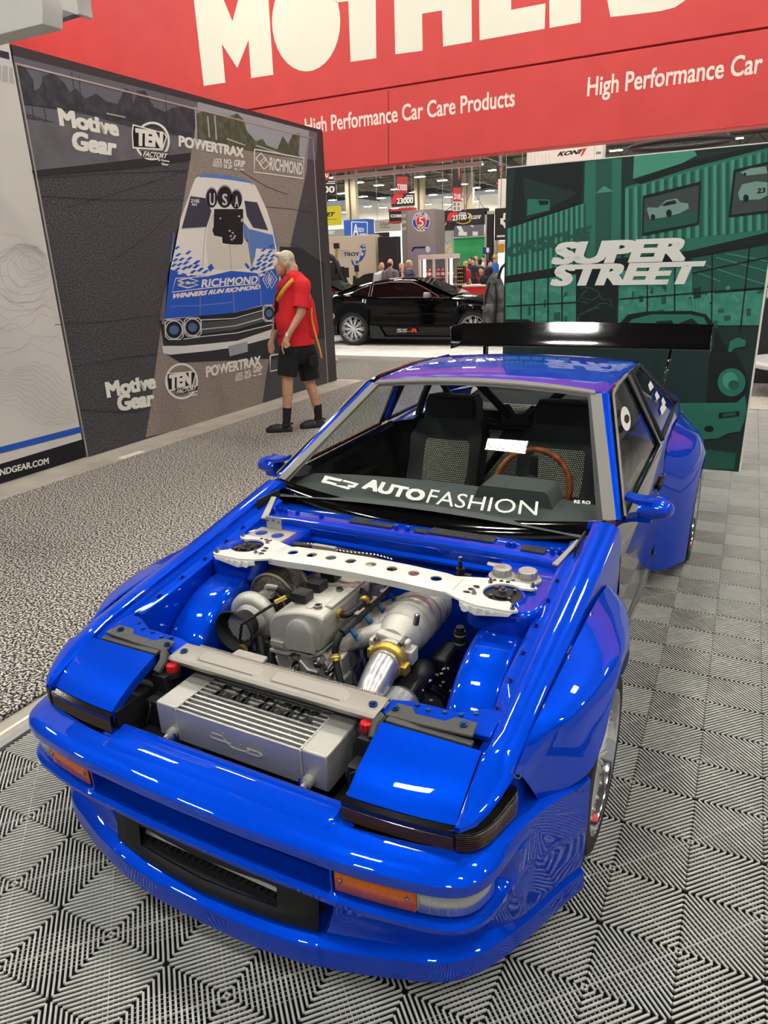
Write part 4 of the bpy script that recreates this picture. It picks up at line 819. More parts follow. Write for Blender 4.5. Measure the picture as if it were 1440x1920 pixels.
# ================================================================= engine bay
def cut(o, cutter):
    """drill real holes and keep the result as the mesh"""
    c = cutter.build('cutter', BLACK, None); c.parent = o.parent
    md = o.modifiers.new('h','BOOLEAN'); md.object = c; md.operation = 'DIFFERENCE'; md.solver = 'EXACT'
    bpy.context.view_layer.update()
    me = bpy.data.meshes.new_from_object(o.evaluated_get(bpy.context.evaluated_depsgraph_get()))
    o.modifiers.clear(); o.data = me; bpy.data.objects.remove(c)
    me.set_sharp_from_angle(angle=RAD(30)); return o
bay = MB()
boxo('bay_floor', MATTE, (-.62,-.10,.14), (.62,3.6,.16), car)
boxo('front_undertray', MATTE, (-.62,-.22,.30), (.62,-.09,.31), car)
for s in (1,-1):
    # inner wing: rail flange, wall, arched wheel housing
    rows = []
    for y in (.05,.10,.14,.3,.5,.7,.85,.98,1.05):
        z = zf(y)-.022; fl = .625 if y > .2 else .645
        rows.append(mx([V(.69,y,z+.006),V(.67,y,z+.004),V(.662,y,z-.008),V(fl+.012,y,z-.010),V(fl,y,z-.016),V(fl-.004,y,z-.05),V(fl-.006,y,.36),V(fl-.006,y,.18)],s))
    iw = MB().loft(rows).build('inner_wing', BLUE, car, 40)
    q = MB()
    for y in (.12,.2,.31,.43,.56,.69,.80): q.box((s*.645,y,zf(y)-.032),(.014,.022,.005)).cyl((s*.645,y,zf(y)-.032),(s*.645,y,zf(y)-.024),.0055,n=6)
    q.build('captive_nut', mat('blue_metal',(30,60,150),.25,.8), iw)
    rows = []
    for k in range(25):
        t = RAD(178-k*7.0); y = .57+.365*cos(t); z = max(.16,.27+.352*sin(t))
        if y > .78: break
        g_ = .03*sin(pi*min(1,k/12))
        rows.append(mx([V(.634,y,z-.07),V(.622,y,z-.05),V(.612,y,z-.025),V(.602,y,z-.004),V(.588,y,z+.0),V(.50,y,z),V(.475,y,z-.002),V(.460,y,z-.012),V(.453,y,z-.04),V(.450,y,min(z-.06,.3)),V(.447,y,.16)],s))
    MB().loft(rows).build('wheel_housing', BLUE, car, 50)
    # strut tower deck
    q = MB(); q.prism([V(s*.40,.60,.60),V(s*.44,.565,.60),V(s*.60,.555,.60),V(s*.645,.60,.60),V(s*.655,.94,.60),V(s*.40,.94,.60)],(0,0,.098)); q.build('strut_tower', BLUE, car, 40, bevel=.018)
    q = MB(); q.lathe([(.085,.60),(.082,.66),(.078,.698),(.07,.706),(.062,.704),(.06,.698)], (s*.509,.65,0),(0,0,1),28); q.build('tower_ring', BLUE, car)
    q = MB(); q.cyl((s*.509,.65,.695),(s*.509,.65,.703),.060,n=24); q.cyl((s*.509,.65,.703),(s*.509,.65,.711),.03,n=20); q.build('camber_plate', BLACK, car)
    q = MB(); q.cyl((s*.509,.65,.711),(s*.509,.65,.722),.014,n=6).cyl((s*.509,.65,.722),(s*.509,.65,.732),.007,n=8)
    for k in range(4): a = pi/4+k*pi/2; q.cyl((s*.509+.043*cos(a),.65+.043*sin(a),.703),(s*.509+.043*cos(a),.65+.043*sin(a),.714),.007,n=6)
    q.build('top_mount_nut', STEEL, car)
    # radiator support wings
    q = MB(); q.prism([V(s*.36,.085,.57),V(s*.36,.15,.57),V(s*.42,.165,.572),V(s*.55,.16,.58),V(s*.61,.19,.586),V(s*.665,.20,.595),V(s*.665,.09,.585)],(0,0,.016)); q.box2((s*.36,.13,.40),(s*.64,.14,.585)); q.build('radiator_support', BLUE, car, bevel=.003)
    q = MB()
    for x,y,z in ((.44,.148,.592),(.475,.138,.592),(.52,.145,.594),(.565,.148,.597),(.60,.165,.60)): q.cyl((s*x,y,z-.004),(s*x,y,z+.004),.009,.007,n=10)
    q.build('clip_nut', BLUEBOLT, car)
    # bonnet hinges
    q = MB(); q.prism([V(s*.648,1.04,.765),V(s*.61,.93,.728),V(s*.60,.90,.722),V(s*.622,.89,.724),V(s*.665,1.03,.77)],(0,0,.006)); q.build('bonnet_hinge', SATIN, car)
    q = MB(); q.box2((s*.664,.93,.745),(s*.672,1.09,.79)); q.build('bonnet_hinge_arm', BLACK, car, bevel=.002)
    q = MB()
    for x,y in ((.62,.98),(.60,1.0),(.575,1.0),(.632,1.03)): q.cyl((s*x,y,.715),(s*x,y,.738),.009,n=8); q.sphere((s*x,y,.738),.009,8,6)
    q.build('cowl_stud', BLUE, car)
# firewall and cowl box
rows = []
for x in (-.665,-.64,-.60,-.5,-.3,0,.3,.5,.60,.64,.665):
    e = abs(x); yo = -.09*max(0,(e-.57)/.095)**1.5
    rows.append([V(x,1.14,.712),V(x,1.06,.719),V(x,.95+yo,.722),V(x,.939+yo,.718),V(x,.934+yo,.706),V(x,.934+yo,.662),V(x,.921+yo,.652),V(x,.921+yo,.642),V(x,.95+yo*.5,.636),V(x,.96,.15)])
MB().loft(rows).build('firewall', BLUE, car, 30)
q = MB()
for x in (-.30,.05,.33): q.prism([V(x-.11,.936,.672),V(x+.11,.936,.672),V(x+.125,.936,.685),V(x+.11,.936,.70),V(x-.11,.936,.70),V(x-.125,.936,.685)],(0,-.005,0))
q.build('firewall_rib', BLUE, car, bevel=.004)
for x0,x1,y0,y1 in ((-.26,-.178,1.0,1.05),(-.17,-.07,1.0,1.03),(.03,.083,1.0,1.03),(.09,.35,1.01,1.06),(.465,.55,.98,1.025)):
    q = MB(); n = int((x1-x0)/.0075)
    for k in range(n+1): x = lerp(x0,x1,k/n); q.box((x,(y0+y1)/2,.726),(.0022,y1-y0,.005))
    m_ = int((y1-y0)/.0075)
    for k in range(m_+1): y = lerp(y0,y1,k/m_); q.box(((x0+x1)/2,y,.726),(x1-x0,.0022,.005))
    g_ = q.build('cowl_grille', GRIL, car); boxo('grille_well', MATTE, (x0,y0,.7205), (x1,y1,.7235), g_)
q = MB()
for x in (-.52,-.40,-.05,.0,.41,.43): q.cyl((x,1.01,.718),(x,1.01,.732),.010,n=8); q.sphere((x,1.01,.733),.008,8,6)
q.build('cowl_stud', BLUE, car)
# white strut brace
WHT = mat('white_powdercoat', (226,224,216), .35, coat=.3)
q = MB(); q.loft([[V(-.36,y,z) for y,z in ((.585,.690),(.580,.712),(.592,.718),(.678,.718),(.69,.713))]]+[[V(x,y,z+.012*(1-(x/.36)**2)) for y,z in ((.572,.692),(.568,.716),(.58,.722),(.686,.722),(.698,.716))] for x in (-.30,-.15,0,.15,.30)]+[[V(.36,y,z) for y,z in ((.585,.690),(.580,.712),(.592,.718),(.678,.718),(.69,.713))]])
br = q.build('strut_brace', WHT, car, 40, solid=.005)
c = MB(); HX = [-.285,-.203,-.122,-.04,.04,.122,.203,.285]
for x in HX: c.cyl((x,.634,.68),(x,.634,.76),.020,n=20)
cut(br, c)
for s in (1,-1):
    arc = [V(.509+.064*cos(RAD(a)),.65+.064*sin(RAD(a)),.707) for a in range(50,311,15)]
    out_ = [V(.578,.565,.707),V(.590,.548,.707),V(.575,.535,.707),V(.46,.532,.707),V(.40,.55,.707),V(.33,.578,.712),V(.33,.694,.712),V(.40,.725,.707),V(.47,.742,.707),V(.585,.738,.707),V(.60,.722,.707),V(.585,.705,.707)]
    q = MB(); q.prism(mx(arc+out_,s), (0,0,.007)); q.prism(mx([V(.575,.536,.707),V(.46,.533,.707),V(.40,.551,.707),V(.40,.553,.690),V(.46,.53,.682),V(.565,.533,.697)],s),(0,-.004,0)); pl_ = q.build('brace_end_plate', WHT, br, 40)
    q = MB()
    for x,z,r_ in ((.425,.6975,.012),(.458,.696,.010),(.488,.697,.008),(.513,.699,.006)): q.cyl((s*x,.5305,z),(s*x,.527,z),r_,n=14)
    q.build('brace_disc', mat('white_disc',(240,240,236),.4), br)
    q = MB()
    for x,y in ((.405,.60),(.412,.625),(.42,.65)): q.loft([[V(s*(x+.012*cos(a)),y+.007*sin(a),.7185) for a in [k*pi/6 for k in range(12)]],[V(s*x,y,.7185)]*12],True)
    for x,y in ((.455,.725),(.478,.727),(.50,.728)): q.cyl((s*x,y,.714),(s*x,y,.7155),.007,n=10)
    q.build('brace_slot', BLACK, br)
    q = MB()
    for x,y in ((.43,.60),(.572,.55),(.585,.722),(.45,.70)): q.cyl((s*x,y,.714),(s*x,y,.722),.008,n=6).cyl((s*x,y,.722),(s*x,y,.732),.0045,n=6)
    q.build('brace_nut', STEEL, br)
# radiator with silver slam panel
q = MB(); q.box2((-.33,.10,.2),(.33,.15,.578)); q.build('radiator', mat('radiator_core',(60,60,62),.5,.4), car)
q = MB()
for k in range(110): q.box((-.325+k*.006,.152,.583),(.002,.018,.008))
q.build('radiator_fin', SATIN, car)
rows = [[V(x,y,z) for y,z in ((.052,.575),(.050,.588),(.056,.594),(.132,.597),(.138,.594),(.139,.585))] for x in (-.362,-.35,0,.35,.362)]
sp_ = MB().loft(rows).build('slam_panel', SATIN, car, 40, solid=.003)
for x0,x1 in ((-.27,-.04),(.0,.255)):
    q = MB(); pts = [V(x0+.01,.07,.596),V(x1-.01,.07,.596),V(x1,.08,.596),V(x1,.112,.597),V(x1-.01,.12,.597),V(x0+.01,.12,.597),V(x0,.112,.597),V(x0,.08,.596)]
    cc = sum(pts,Vector())/8; q.loft([pts,[p.lerp(cc,.06)+V(0,0,.004) for p in pts]],True); q.poly([p.lerp(cc,.06)+V(0,0,.004) for p in pts]); q.build('pressed_pad', SATIN, sp_, 20)
for s in (1,-1): MB().cyl((s*.334,.092,.597),(s*.334,.092,.602),.012,n=12).cyl((s*.334,.092,.602),(s*.334,.092,.606),.006,n=6).build('bolt', BLUEBOLT, car)
q = MB(); q.prism([V(-.19,.14,.585),V(-.07,.14,.585),V(-.075,.175,.585),V(-.185,.175,.585)],(0,0,.014)); q.build('radiator_neck', SATIN, car, bevel=.004)
# intercooler
ic = MB(); ic.box2((-.292,-.085,.428),(-.212,.10,.541)); 
icl = ic.build('intercooler_tank', ALU, car, bevel=.006); MB().box2((.212,-.085,.428),(.292,.10,.541)).build('intercooler_tank', ALU, car, bevel=.006)
MB().box2((-.213,-.086,.430),(.213,-.079,.537)).box2((-.213,.09,.43),(.213,.098,.537)).build('intercooler_plate', ALU, car, bevel=.001)
q = MB()
for k in range(9): q.box((0,-.068+k*.0195,.537),(.425,.0065,.006))
q.build('intercooler_bar', mat('pale_aluminium',(206,204,196),.35,.8), car, bevel=.001)
q = MB()
for k in range(9):
    for j in range(71): q.box((-.21+j*.006,-.059+k*.0195,.532),(.0022,.013,.004))
q.box2((-.212,-.08,.44),(.212,.09,.527)); q.build('intercooler_fin', mat('fin_metal',(150,150,148),.45,.7), car)
w = MB()
for s in (1,-1):
    for k in range(16): w.sphere((s*.213,-.086,.434+k*.0066),(.004,.003,.0045),8,5)
    for k in range(26): w.sphere((s*.213,-.08+k*.007,.5405),(.004,.0045,.002),8,5)
w.build('weld_bead', ALU, car)
q = MB(); i = 0; r = random.Random(11)
for k in range(11):   # stencilled dark blocks across the fins
    x = -.165+k*.031
    for j,dy in enumerate((.012,.046)):
        if (k*2+j)%5 != 3: q.prism([V(x,dy,.5405),V(x+.024,dy,.5405),V(x+.034,dy+.02,.5405),V(x+.010,dy+.02,.5405)],(0,0,.0012))
    if k%3 != 1: q.box((x+.016,.038,.5411),(.008,.05,.0012))
q.build('stencil', MATTE, car)
q = MB(); 
for pts in ([(-.045,.497),(-.085,.497),(-.095,.488),(-.085,.480),(-.02,.480)],[(-.045,.508),(-.045,.490),(-.02,.470),(.02,.470),(.045,.478)],[(.015,.490),(.015,.478)],[(.02,.470),(.075,.470),(.085,.477),(.075,.484),(.035,.484)]): q.tube([V(x,-.0863,z) for x,z in pts],.0022,6)
q.build('pressed_mark', ALU, car)
for s in (1,-1):
    q = MB(); q.cyl((s*.235,-.085,.452),(s*.235,-.105,.452),.017,n=16).cyl((s*.235,-.105,.452),(s*.235,-.109,.452),.013,n=16).cyl((s*.235,-.109,.452),(s*.235,-.122,.452),.009,n=6); q.build('mount_bolt', ALU, car)
    boxo('mount_tab', BLUE, (s*.212,-.104,.425), (s*.228,-.10,.462), car)
    boxo('plumbing_tray', BLACK, (s*.30,-.11,.36), (s*.38,-.0,.41), car)
# cylinder head and covers
YF,YR = .385,.83
prof = [(-.222,.482),(-.226,.55),(-.222,.583),(-.203,.612),(-.16,.634),(-.10,.650),(-.035,.654),(-.010,.650),(.0,.636),(-.006,.58),(-.018,.521),(-.06,.500),(-.12,.505),(-.15,.484)]
q = MB(); q.loft([[V(lerp(x,-.11,.05),YF-.012,lerp(z,.57,.05)) for x,z in prof],[V(x,YF,z) for x,z in prof],[V(x,YR,z) for x,z in prof]],True,True); cov = q.build('cam_cover', CAST, car, 28, bevel=.006)
q = MB(); arc = [(-.145,.505)]+[(-.088+.052*cos(RAD(a)),.575+.05*sin(RAD(a))) for a in range(180,-1,-20)]+[(-.036,.51)]
q.loft([[V(x,YF-.01,z) for x,z in arc],[V(x*1-.0,YF-.022,z) for x,z in arc],[V(lerp(x,-.09,.12),YF-.027,lerp(z,.55,.12)) for x,z in arc]],True,True); q.build('cover_bulge', CAST, cov, 30)
q = MB(); q.loft([[V(x,YF-.016,z) for x,z in ((-.224,.482),(-.15,.484),(-.12,.503),(-.06,.498),(-.016,.519),(-.014,.512),(-.058,.488),(-.122,.494),(-.15,.474),(-.224,.473))],[V(x,YR,z) for x,z in ((-.224,.482),(-.15,.484),(-.12,.503),(-.06,.498),(-.016,.519),(-.014,.512),(-.058,.488),(-.122,.494),(-.15,.474),(-.224,.473))]],True,True); q.box2((-.215,YF-.018,.50),(-.165,YF-.008,.52)); q.build('cover_flange', CAST, cov)
q = MB(); q.box2((-.03,YF+.05,.648),(.0,YR,.660)); q.box2((-.085,YF+.02,.650),(-.06,YF+.06,.657)); q.build('cover_rail', CAST, cov, bevel=.004)
q = MB()
for x,y in ((-.045,.42),(-.045,.56),(-.045,.70)): q.lathe([(.014,.653),(.014,.663),(.009,.664),(.008,.657),(0,.657)],(x,y,0),(0,0,1),14)
q.build('cover_plug', STEEL, cov)
for k in range(4):
    y = .455+k*.092; q = MB(); q.box((-.13,y,.664),(.058,.052,.036)); q.box((-.158,y+.012,.658),(.03,.03,.022)); q.cyl((-.12,y,.675),(-.12,y,.684),.018,n=12); q.tube([(-.165,y+.012,.66),(-.19,y+.04,.665),(-.195,y+.09,.66)],.006,6); q.build('ignition_coil', BLACK, car, bevel=.005)
q = MB(); q.tube([(-.16,.43,.672),(-.19,.42,.655),(-.245,.36,.62),(-.30,.33,.58),(-.315,.33,.52),(-.30,.34,.46)],.0055,8); q.build('loom', BLACK, car)
q = MB(); q.tube([(-.175,.425,.665),(-.205,.40,.65)],.008,8); q.tube([(-.312,.329,.50),(-.300,.337,.475)],.008,8); q.build('loom_sleeve', GOLD, car)
# front engine casting
hd = MB(); hd.box2((-.21,YF+.01,.18),(-.01,YR,.488)); hd.build('cylinder_head', CAST, car, bevel=.008)
q = MB(); q.prism([V(-.21,YF-.01,.475),V(-.15,YF-.01,.478),V(-.14,YF-.01,.435),V(-.175,YF-.01,.40),V(-.20,YF-.01,.43)],(0,.03,0)); q.prism([V(-.10,YF-.012,.485),V(-.03,YF-.012,.505),V(.01,YF-.012,.47),V(.02,YF-.012,.40),V(-.02,YF-.012,.35),V(-.09,YF-.012,.36),V(-.11,YF-.012,.42)],(0,.04,0))
q.tube([(-.10,YF-.016,.47),(-.07,YF-.016,.44),(-.03,YF-.016,.44)],.007,6); q.tube([(-.07,YF-.016,.44),(-.075,YF-.016,.37)],.007,6); q.tube([(-.20,YF-.014,.46),(-.185,YF-.014,.41)],.005,6); q.build('timing_cover', ALU, car, bevel=.004)
q = MB()
for x,z,l in ((-.125,.44,.05),(-.105,.395,.06),(-.01,.40,.06),(-.02,.49,.03),(.02,.47,.03)): q.cyl((x,YF,z),(x,YF-l,z-.006),.016,n=12).cyl((x,YF-l,z-.006),(x,YF-l-.01,z-.008),.010,n=6)
q.build('front_bolt', CHROME, car)
q = MB(); q.box2((-.0,.39,.42),(.05,.50,.50)); q.box2((.01,.38,.36),(.06,.44,.43)); q.box2((-.06,.36,.30),(.03,.40,.36)); q.build('sensor_block', CAST, car, bevel=.006)
# rail, injectors and fittings
q = MB(); q.tube([(.062,.385,.60),(.062,.80,.62)],.014,8); q.box((.055,.55,.622),(.02,.10,.012)); q.build('fuel_rail', BLACK, car)
q = MB()
for y in (.50,.59,.68): q.box((.064,y,.625),(.014,.05,.004))
q.build('rail_label', SATIN, car)
q = MB()
for y in (.42,.52,.61,.70): q.cyl((.075,y,.60),(.10,y,.565),.007,n=10); q.box((.092,y,.582),(.012,.014,.012))
q.build('injector', mat('blue_clip',(40,96,160),.4,.3), car)
def fit(pts, r, golds, nm):
    q = MB(); q.tube(cr(pts,5), r, 10); o = q.build(nm, BLACK, car); P_ = cr(pts,5)
    for g_ in golds:
        i = int(g_*(len(P_)-2)); a = P_[i]; d = (P_[i+1]-P_[i]).normalized(); k = MB(); k.cyl(a-d*.011,a+d*.011,r*1.45,n=10); k.lathe([(r*1.45,-.003),(r*1.6,0),(r*1.45,.003)],a,d,12); k.build('gold_fitting', GOLD, o)
fit([(.0,.475,.615),(.03,.47,.618),(.045,.50,.625),(.05,.56,.632),(.03,.60,.635),(.0,.63,.63)], .0115, (.06,.66), 'breather_hose')
fit([(.0,.72,.63),(.03,.70,.64),(.06,.74,.635),(.10,.80,.62)], .0115, (.05,), 'breather_hose')
fit([(.058,.39,.60),(.052,.365,.57),(.055,.35,.53),(.09,.32,.46),(.15,.30,.38),(.2,.30,.3)], .0115, (.42,), 'fuel_hose')
# intake plenum, runners, throttle, pipe
PX,PZ = .218,.575
q = MB(); q.lathe([(.03,.425),(.052,.432),(.060,.45),(.072,.48),(.080,.52),(.080,.60),(.081,.602),(.0795,.604),(.079,.68),(.080,.682),(.0785,.684),(.077,.745),(.066,.772),(.04,.785),(.0,.787)], (PX,0,PZ),(0,1,0),32); q.build('intake_plenum', CAST, car, 40)
sm = MB()
for y in (.50,.56,.605,.65,.70): r_ = interp([(.48,.0722),(.52,.0802),(.68,.0802),(.745,.0772)],y); sm.lathe([(r_,-.0035),(r_+.0012,0),(r_,.0035)],(PX,y,PZ),(0,1,0),32)
sm.build('plenum_seam', ALU, car)
for k in range(4):
    y = .47+k*.083; q = MB(); q.tube(cr([(PX-.03,y+.012,PZ+.01),(.14,y,.572),(.085,y-.008,.545),(.02,y-.012,.512)],5), [.036]*6+[.033]*5+[.030]*5, 14); q.build('intake_runner', CAST, car)
q = MB(); q.box((.232,.405,.572),(.115,.03,.105),Matrix.Rotation(.15,3,'Y')); q.cyl((.235,.42,.57),(.24,.375,.57),.05,n=24); q.box((.295,.41,.565),(.03,.05,.05)); q.box((.18,.40,.575),(.03,.05,.07)); q.build('throttle_body', CAST, car, bevel=.006)
q = MB()
for x,z in ((.19,.61),(.275,.615),(.28,.53)): q.cyl((x,.42,z),(x,.375,z),.008,n=10).cyl((x,.375,z),(x,.37,z),.0045,n=6)
q.cyl((.285,.47,.64),(.29,.47,.665),.010,n=8).sphere((.29,.47,.67),.010,10,6); q.build('throttle_screw', STEEL, car)
q = MB(); q.lathe([(.048,-.018),(.056,-.016),(.060,-.01),(.060,.01),(.056,.016),(.048,.018)],(.245,.352,.568),(-.08,1,.05),28); q.box((.305,.345,.555),(.022,.036,.03)); q.box((.188,.35,.585),(.014,.03,.03)); q.build('gold_clamp', GOLD, car, bevel=.002)
q = MB(); q.tube(cr([(.246,.335,.567),(.252,.29,.563),(.256,.245,.545),(.252,.21,.505),(.245,.195,.45)],6), .0475, 24); q.build('charge_pipe', mat('polished_pipe',(208,208,208),.3,.9), car)
q = MB(); q.lathe([(.0475,-.003),(.052,0),(.0475,.003)],(.250,.318,.566),(-.05,1,.05),24); q.build('weld_bead', ALU, car)
# turbocharger
TX,TZ = -.362,.525
q = MB(); q.lathe([(.040,.455),(.044,.43),(.047,.405),(.064,.382),(.076,.362),(.079,.356),(.076,.352),(.068,.362),(.057,.386),(.05,.41),(.045,.455)],(TX,0,TZ),(0,1,0),36); q.build('turbo_inlet', MATTE, car)
q = MB(); q.lathe([(.057,.392),(.0,.392)],(TX,0,TZ),(0,1,0),24); tm = q.build('inlet_mesh', BLACK, car)
q = MB()
for i in range(-6,7):
    for j in range(-6,7):
        x = (i+.5*(j%2))*.0088; z = j*.0076
        if x*x+z*z < .052**2: q.lathe([(.0049,0),(.0049,-.0015),(.0036,-.0015)],(TX+x,.391,TZ+z),(0,1,0),6)
q.build('mesh_cell', mat('mesh_silver',(236,236,234),.4,.1), tm)
q = MB(); n = 40; rows = []
for k in range(n+1):
    a = -pi*.6+2*pi*k/n; rr_ = lerp(.022,.037,k/n); cc = V(TX+.068*cos(a),.475,TZ+.068*sin(a)); ra = V(cos(a),0,sin(a)); rows.append([cc+ra*(rr_*cos(b))+V(0,rr_*sin(b),0) for b in [2*pi*j/14 for j in range(14)]])
q.loft(rows,True,True); q.lathe([(.04,.43),(.055,.44),(.075,.455),(.08,.475),(.08,.50),(.05,.53),(.03,.54)],(TX,0,TZ),(0,1,0),30); q.tube(cr([V(TX+.068*cos(-pi*.6),.475,TZ-.06),(TX+.02,.47,TZ-.11),(TX+.06,.45,TZ-.17)],5),.035,14); q.build('turbo_compressor', CAST, car, 60)
q = MB(); q.lathe([(.036,-.014),(.042,-.012),(.042,.012),(.036,.014)],(TX+.03,.465,TZ-.125),(.35,-.1,-1),20); q.build('gold_clamp', GOLD, car)
q = MB(); q.lathe([(.03,.535),(.06,.54),(.085,.555),(.098,.58),(.102,.62),(.100,.67),(.088,.70),(.05,.72),(.0,.722)],(TX+.012,0,TZ+.03),(0,1,0),36); tb = q.build('turbo_blanket', CARBON, car, 60)
q = MB(); q.lathe([(.096,.570),(.103,.574),(.096,.580)],(TX+.012,0,TZ+.03),(0,1,0),36); q.lathe([(.100,.664),(.106,.669),(.099,.674)],(TX+.012,0,TZ+.03),(0,1,0),36); q.lathe([(.06,.536),(.068,.535),(.066,.542)],(TX+.03,0,TZ+.02),(0,1,0),30); q.build('blanket_seam', mat('seam_wire',(150,140,118),.5,.3), tb)
q = MB(); q.cyl((TX+.03,.52,TZ+.06),(TX+.03,.52,TZ+.095),.012,n=8).box((TX+.03,.52,TZ+.075),(.05,.03,.016)); q.tube(cr([(TX+.03,.52,TZ+.095),(TX+.04,.515,TZ+.112),(TX+.07,.53,TZ+.105)],4),.009,8); q.build('oil_feed', SATIN, car)
q = MB(); q.tube(cr([(TX+.07,.53,TZ+.105),(TX+.10,.545,TZ+.085),(TX+.135,.56,TZ+.03),(TX+.14,.57,TZ-.05)],5),.017,10); q.build('sleeved_line', BLACK, car)
q = MB()
for (a,b,c_) in (((-.29,.40,.50),(-.26,.37,.42),(-.25,.33,.33)),((-.25,.42,.47),(-.235,.38,.40),(-.215,.35,.30)),((-.32,.45,.44),(-.30,.40,.36),(-.28,.36,.28))): q.tube(cr([a,b,c_],5),.018,10)
q.build('sleeved_hose', BLACK, car)
q = MB()
for k in range(12): q.box((-.275+.004*k%.02,.365-.004*k,.45-.012*k),(.012,.004,.004))
q.build('hose_fleck', WHITE, car)
# exhaust side shield plate and dark clutter on the right
MB().box2((-.30,.78,.45),(-.20,.80,.70)).build('heat_shield', SATIN, car)
q = MB(); r = random.Random(4)
for k in range(13):
    y0 = .25+.045*k; pts = [(.28+.02*r.random(),y0,.46-.1*r.random()),(.33+.03*r.random(),y0+.05*r.random(),.40-.08*r.random()),(.36+.02*r.random(),y0+.08*r.random(),.30)]; q.tube(cr(pts,4),.008+.005*r.random(),7)
q.build('wiring_loom', BLACK, car)
q = MB()
for k in range(40): q.box((.29+.08*r.random(),.22+.5*r.random(),.36+.12*r.random()),(.010,.005,.004),Matrix.Rotation(r.random()*3,3,'Z'))
q.build('loom_fleck', mat('fleck',(190,188,180),.6), car)
q = MB(); q.sphere((.30,.47,.46),(.045,.06,.05)); q.box((.31,.36,.46),(.07,.10,.09)); q.box((.33,.60,.44),(.06,.12,.10)); q.build('starter_cover', BLACK, car, bevel=.012)
q = MB(); q.cyl((.375,.62,.50),(.375,.62,.56),.020,n=14).cyl((.375,.62,.56),(.375,.62,.575),.014,n=12); q.build('filter_canister', BLACK, car)
for z in (.515,.545): MB().cyl((.375,.62,z),(.375,.62,z+.006),.0205,n=14).build('canister_band', SATIN, car)
q = MB(); q.lathe([(.02,-.06),(.05,-.055),(.056,-.04),(.056,.03),(.045,.045),(.02,.05)],(.335,.235,.495),(.1,1,.25),24)
for k in range(14): a = k*2*pi/14; q.box((.335+.045*cos(a),.19,.485+.045*sin(a)),(.012,.03,.008),Matrix.Rotation(-a,3,'Y'))
q.box((.29,.20,.51),(.05,.03,.05)); q.build('alternator', mat('alloy_casing',(126,126,128),.4,.7), car, bevel=.003)
# reservoirs on the bulkhead
for x,y,h in ((.462,.785,.024),(.548,.79,.026)):
    q = MB(); q.lathe([(.046,.700),(.046,.708),(.040,.710),(.030,.712),(.030,.712+h),(.028,.714+h),(.0,.714+h)],(x,y,0),(0,0,1),28); 
    for k in range(12): a = k*pi/6; q.box((x+.030*cos(a),y+.030*sin(a),.712+h/2),(.004,.004,h))
    q.build('reservoir_cap', ALU, car)
q = MB(); q.box((.44,.785,.742),(.06,.012,.008)); q.build('cap_handle', CHROME, car)
q = MB(); q.cyl((.305,.80,.66),(.305,.80,.70),.016,n=10).cyl((.305,.80,.70),(.305,.80,.725),.008,n=8).box((.33,.80,.67),(.03,.02,.02)); q.build('sensor', BLACK, car); MB().cyl((.305,.80,.725),(.305,.80,.742),.007,n=6).build('sensor_tip', CHROME, car)
# catch tank
q = MB(); q.box2((-.60,.745,.635),(-.425,.862,.705)); ct = q.build('catch_tank', ALU, car, bevel=.004)
c = MB()
for x in (-.555,-.475): c.cyl((x,.80,.69),(x,.80,.72),.026,n=20)
cut(ct, c)
MB().box2((-.575,.862,.69),(-.50,.867,.755)).build('tank_tab', ALU, ct, bevel=.003); q = MB()
for x,z in ((-.565,.735),(-.537,.74),(-.51,.735)): q.cyl((x,.861,z),(x,.858,z),.005,n=8)
q.build('rivet', STEEL, ct)
fit([(-.424,.80,.672),(-.38,.81,.672),(-.30,.83,.668),(-.12,.83,.665),(.0,.80,.662),(.07,.77,.655),(.10,.74,.62)], .0155, (.03,), 'braided_hose')
q = MB()
for k in range(26): q.box((-.36+.0155*k,.815+.008*sin(k*.4),.684),(.005,.012,.002),Matrix.Rotation(.8,3,'Z'))
q.build('braid_fleck', WHITE, car)
# filler neck cap near the brace
q = MB(); q.lathe([(.034,.655),(.038,.66),(.038,.672),(.03,.676),(.0,.677)],(.145,.735,-.0),(0,0,1),24); q.build('filler_cap', CHROME, car)
# ================================================================= cabin
boxo('cabin_floor', CLOTH, (-.70,1.0,.18), (.70,3.6,.2), car)
for s in (1,-1):
    rows = [[V(s*.735,y,.80),V(s*.725,y,.72),V(s*.72,y,.3)] for y in (1.2,1.8,2.3,3.2)]
    dcd = MB().loft(rows).build('door_card', CLOTH, car); MB().box2((s*.70,1.5,.60),(s*.72,2.1,.64)).build('arm_rest', LEATHER, dcd, bevel=.01)
    q = MB()
    for k in range(9): q.box((s*.717,1.78,.66+k*.012),(.004,.42-.02*k,.004))
    q.build('card_ribbing', BLACK, dcd)
rows = [[V(x,y,z+.03*(1-(x/.72)**2)) for x in [k*.072 for k in range(-10,11)]] for y,z in ((1.12,.742),(1.2,.755),(1.34,.765),(1.44,.762),(1.47,.74),(1.48,.60),(1.46,.45))]
MB().loft(rows).build('dashboard', DASHM, car, 40)
q = MB(); q.loft([[V(x,y,z) for x,z in ((.16,.77),(.185,.832),(.20,.845),(.46,.845),(.475,.832),(.50,.77))] for y in (1.30,1.47)]+[[V(x,1.475,z) for x,z in ((.17,.77),(.195,.825),(.21,.835),(.45,.835),(.465,.825),(.49,.77))]],False,False); q.loft([[V(.16,1.30,.77),V(.5,1.30,.77)],[V(.185,1.30,.832),V(.475,1.30,.832)],[V(.20,1.30,.845),V(.46,1.30,.845)]]); q.build('gauge_hood', DASHM, car, 50)
q = MB(); cw = V(.335,1.56,.775); dw = V(0,-.92,.38).normalized(); X_,Y_,D_ = basis(dw); q.tube([cw+X_*(.165*cos(a))+Y_*(.165*sin(a)) for a in [2*pi*k/40 for k in range(41)]],.014,10,False); sw = q.build('steering_wheel', WOOD, car)
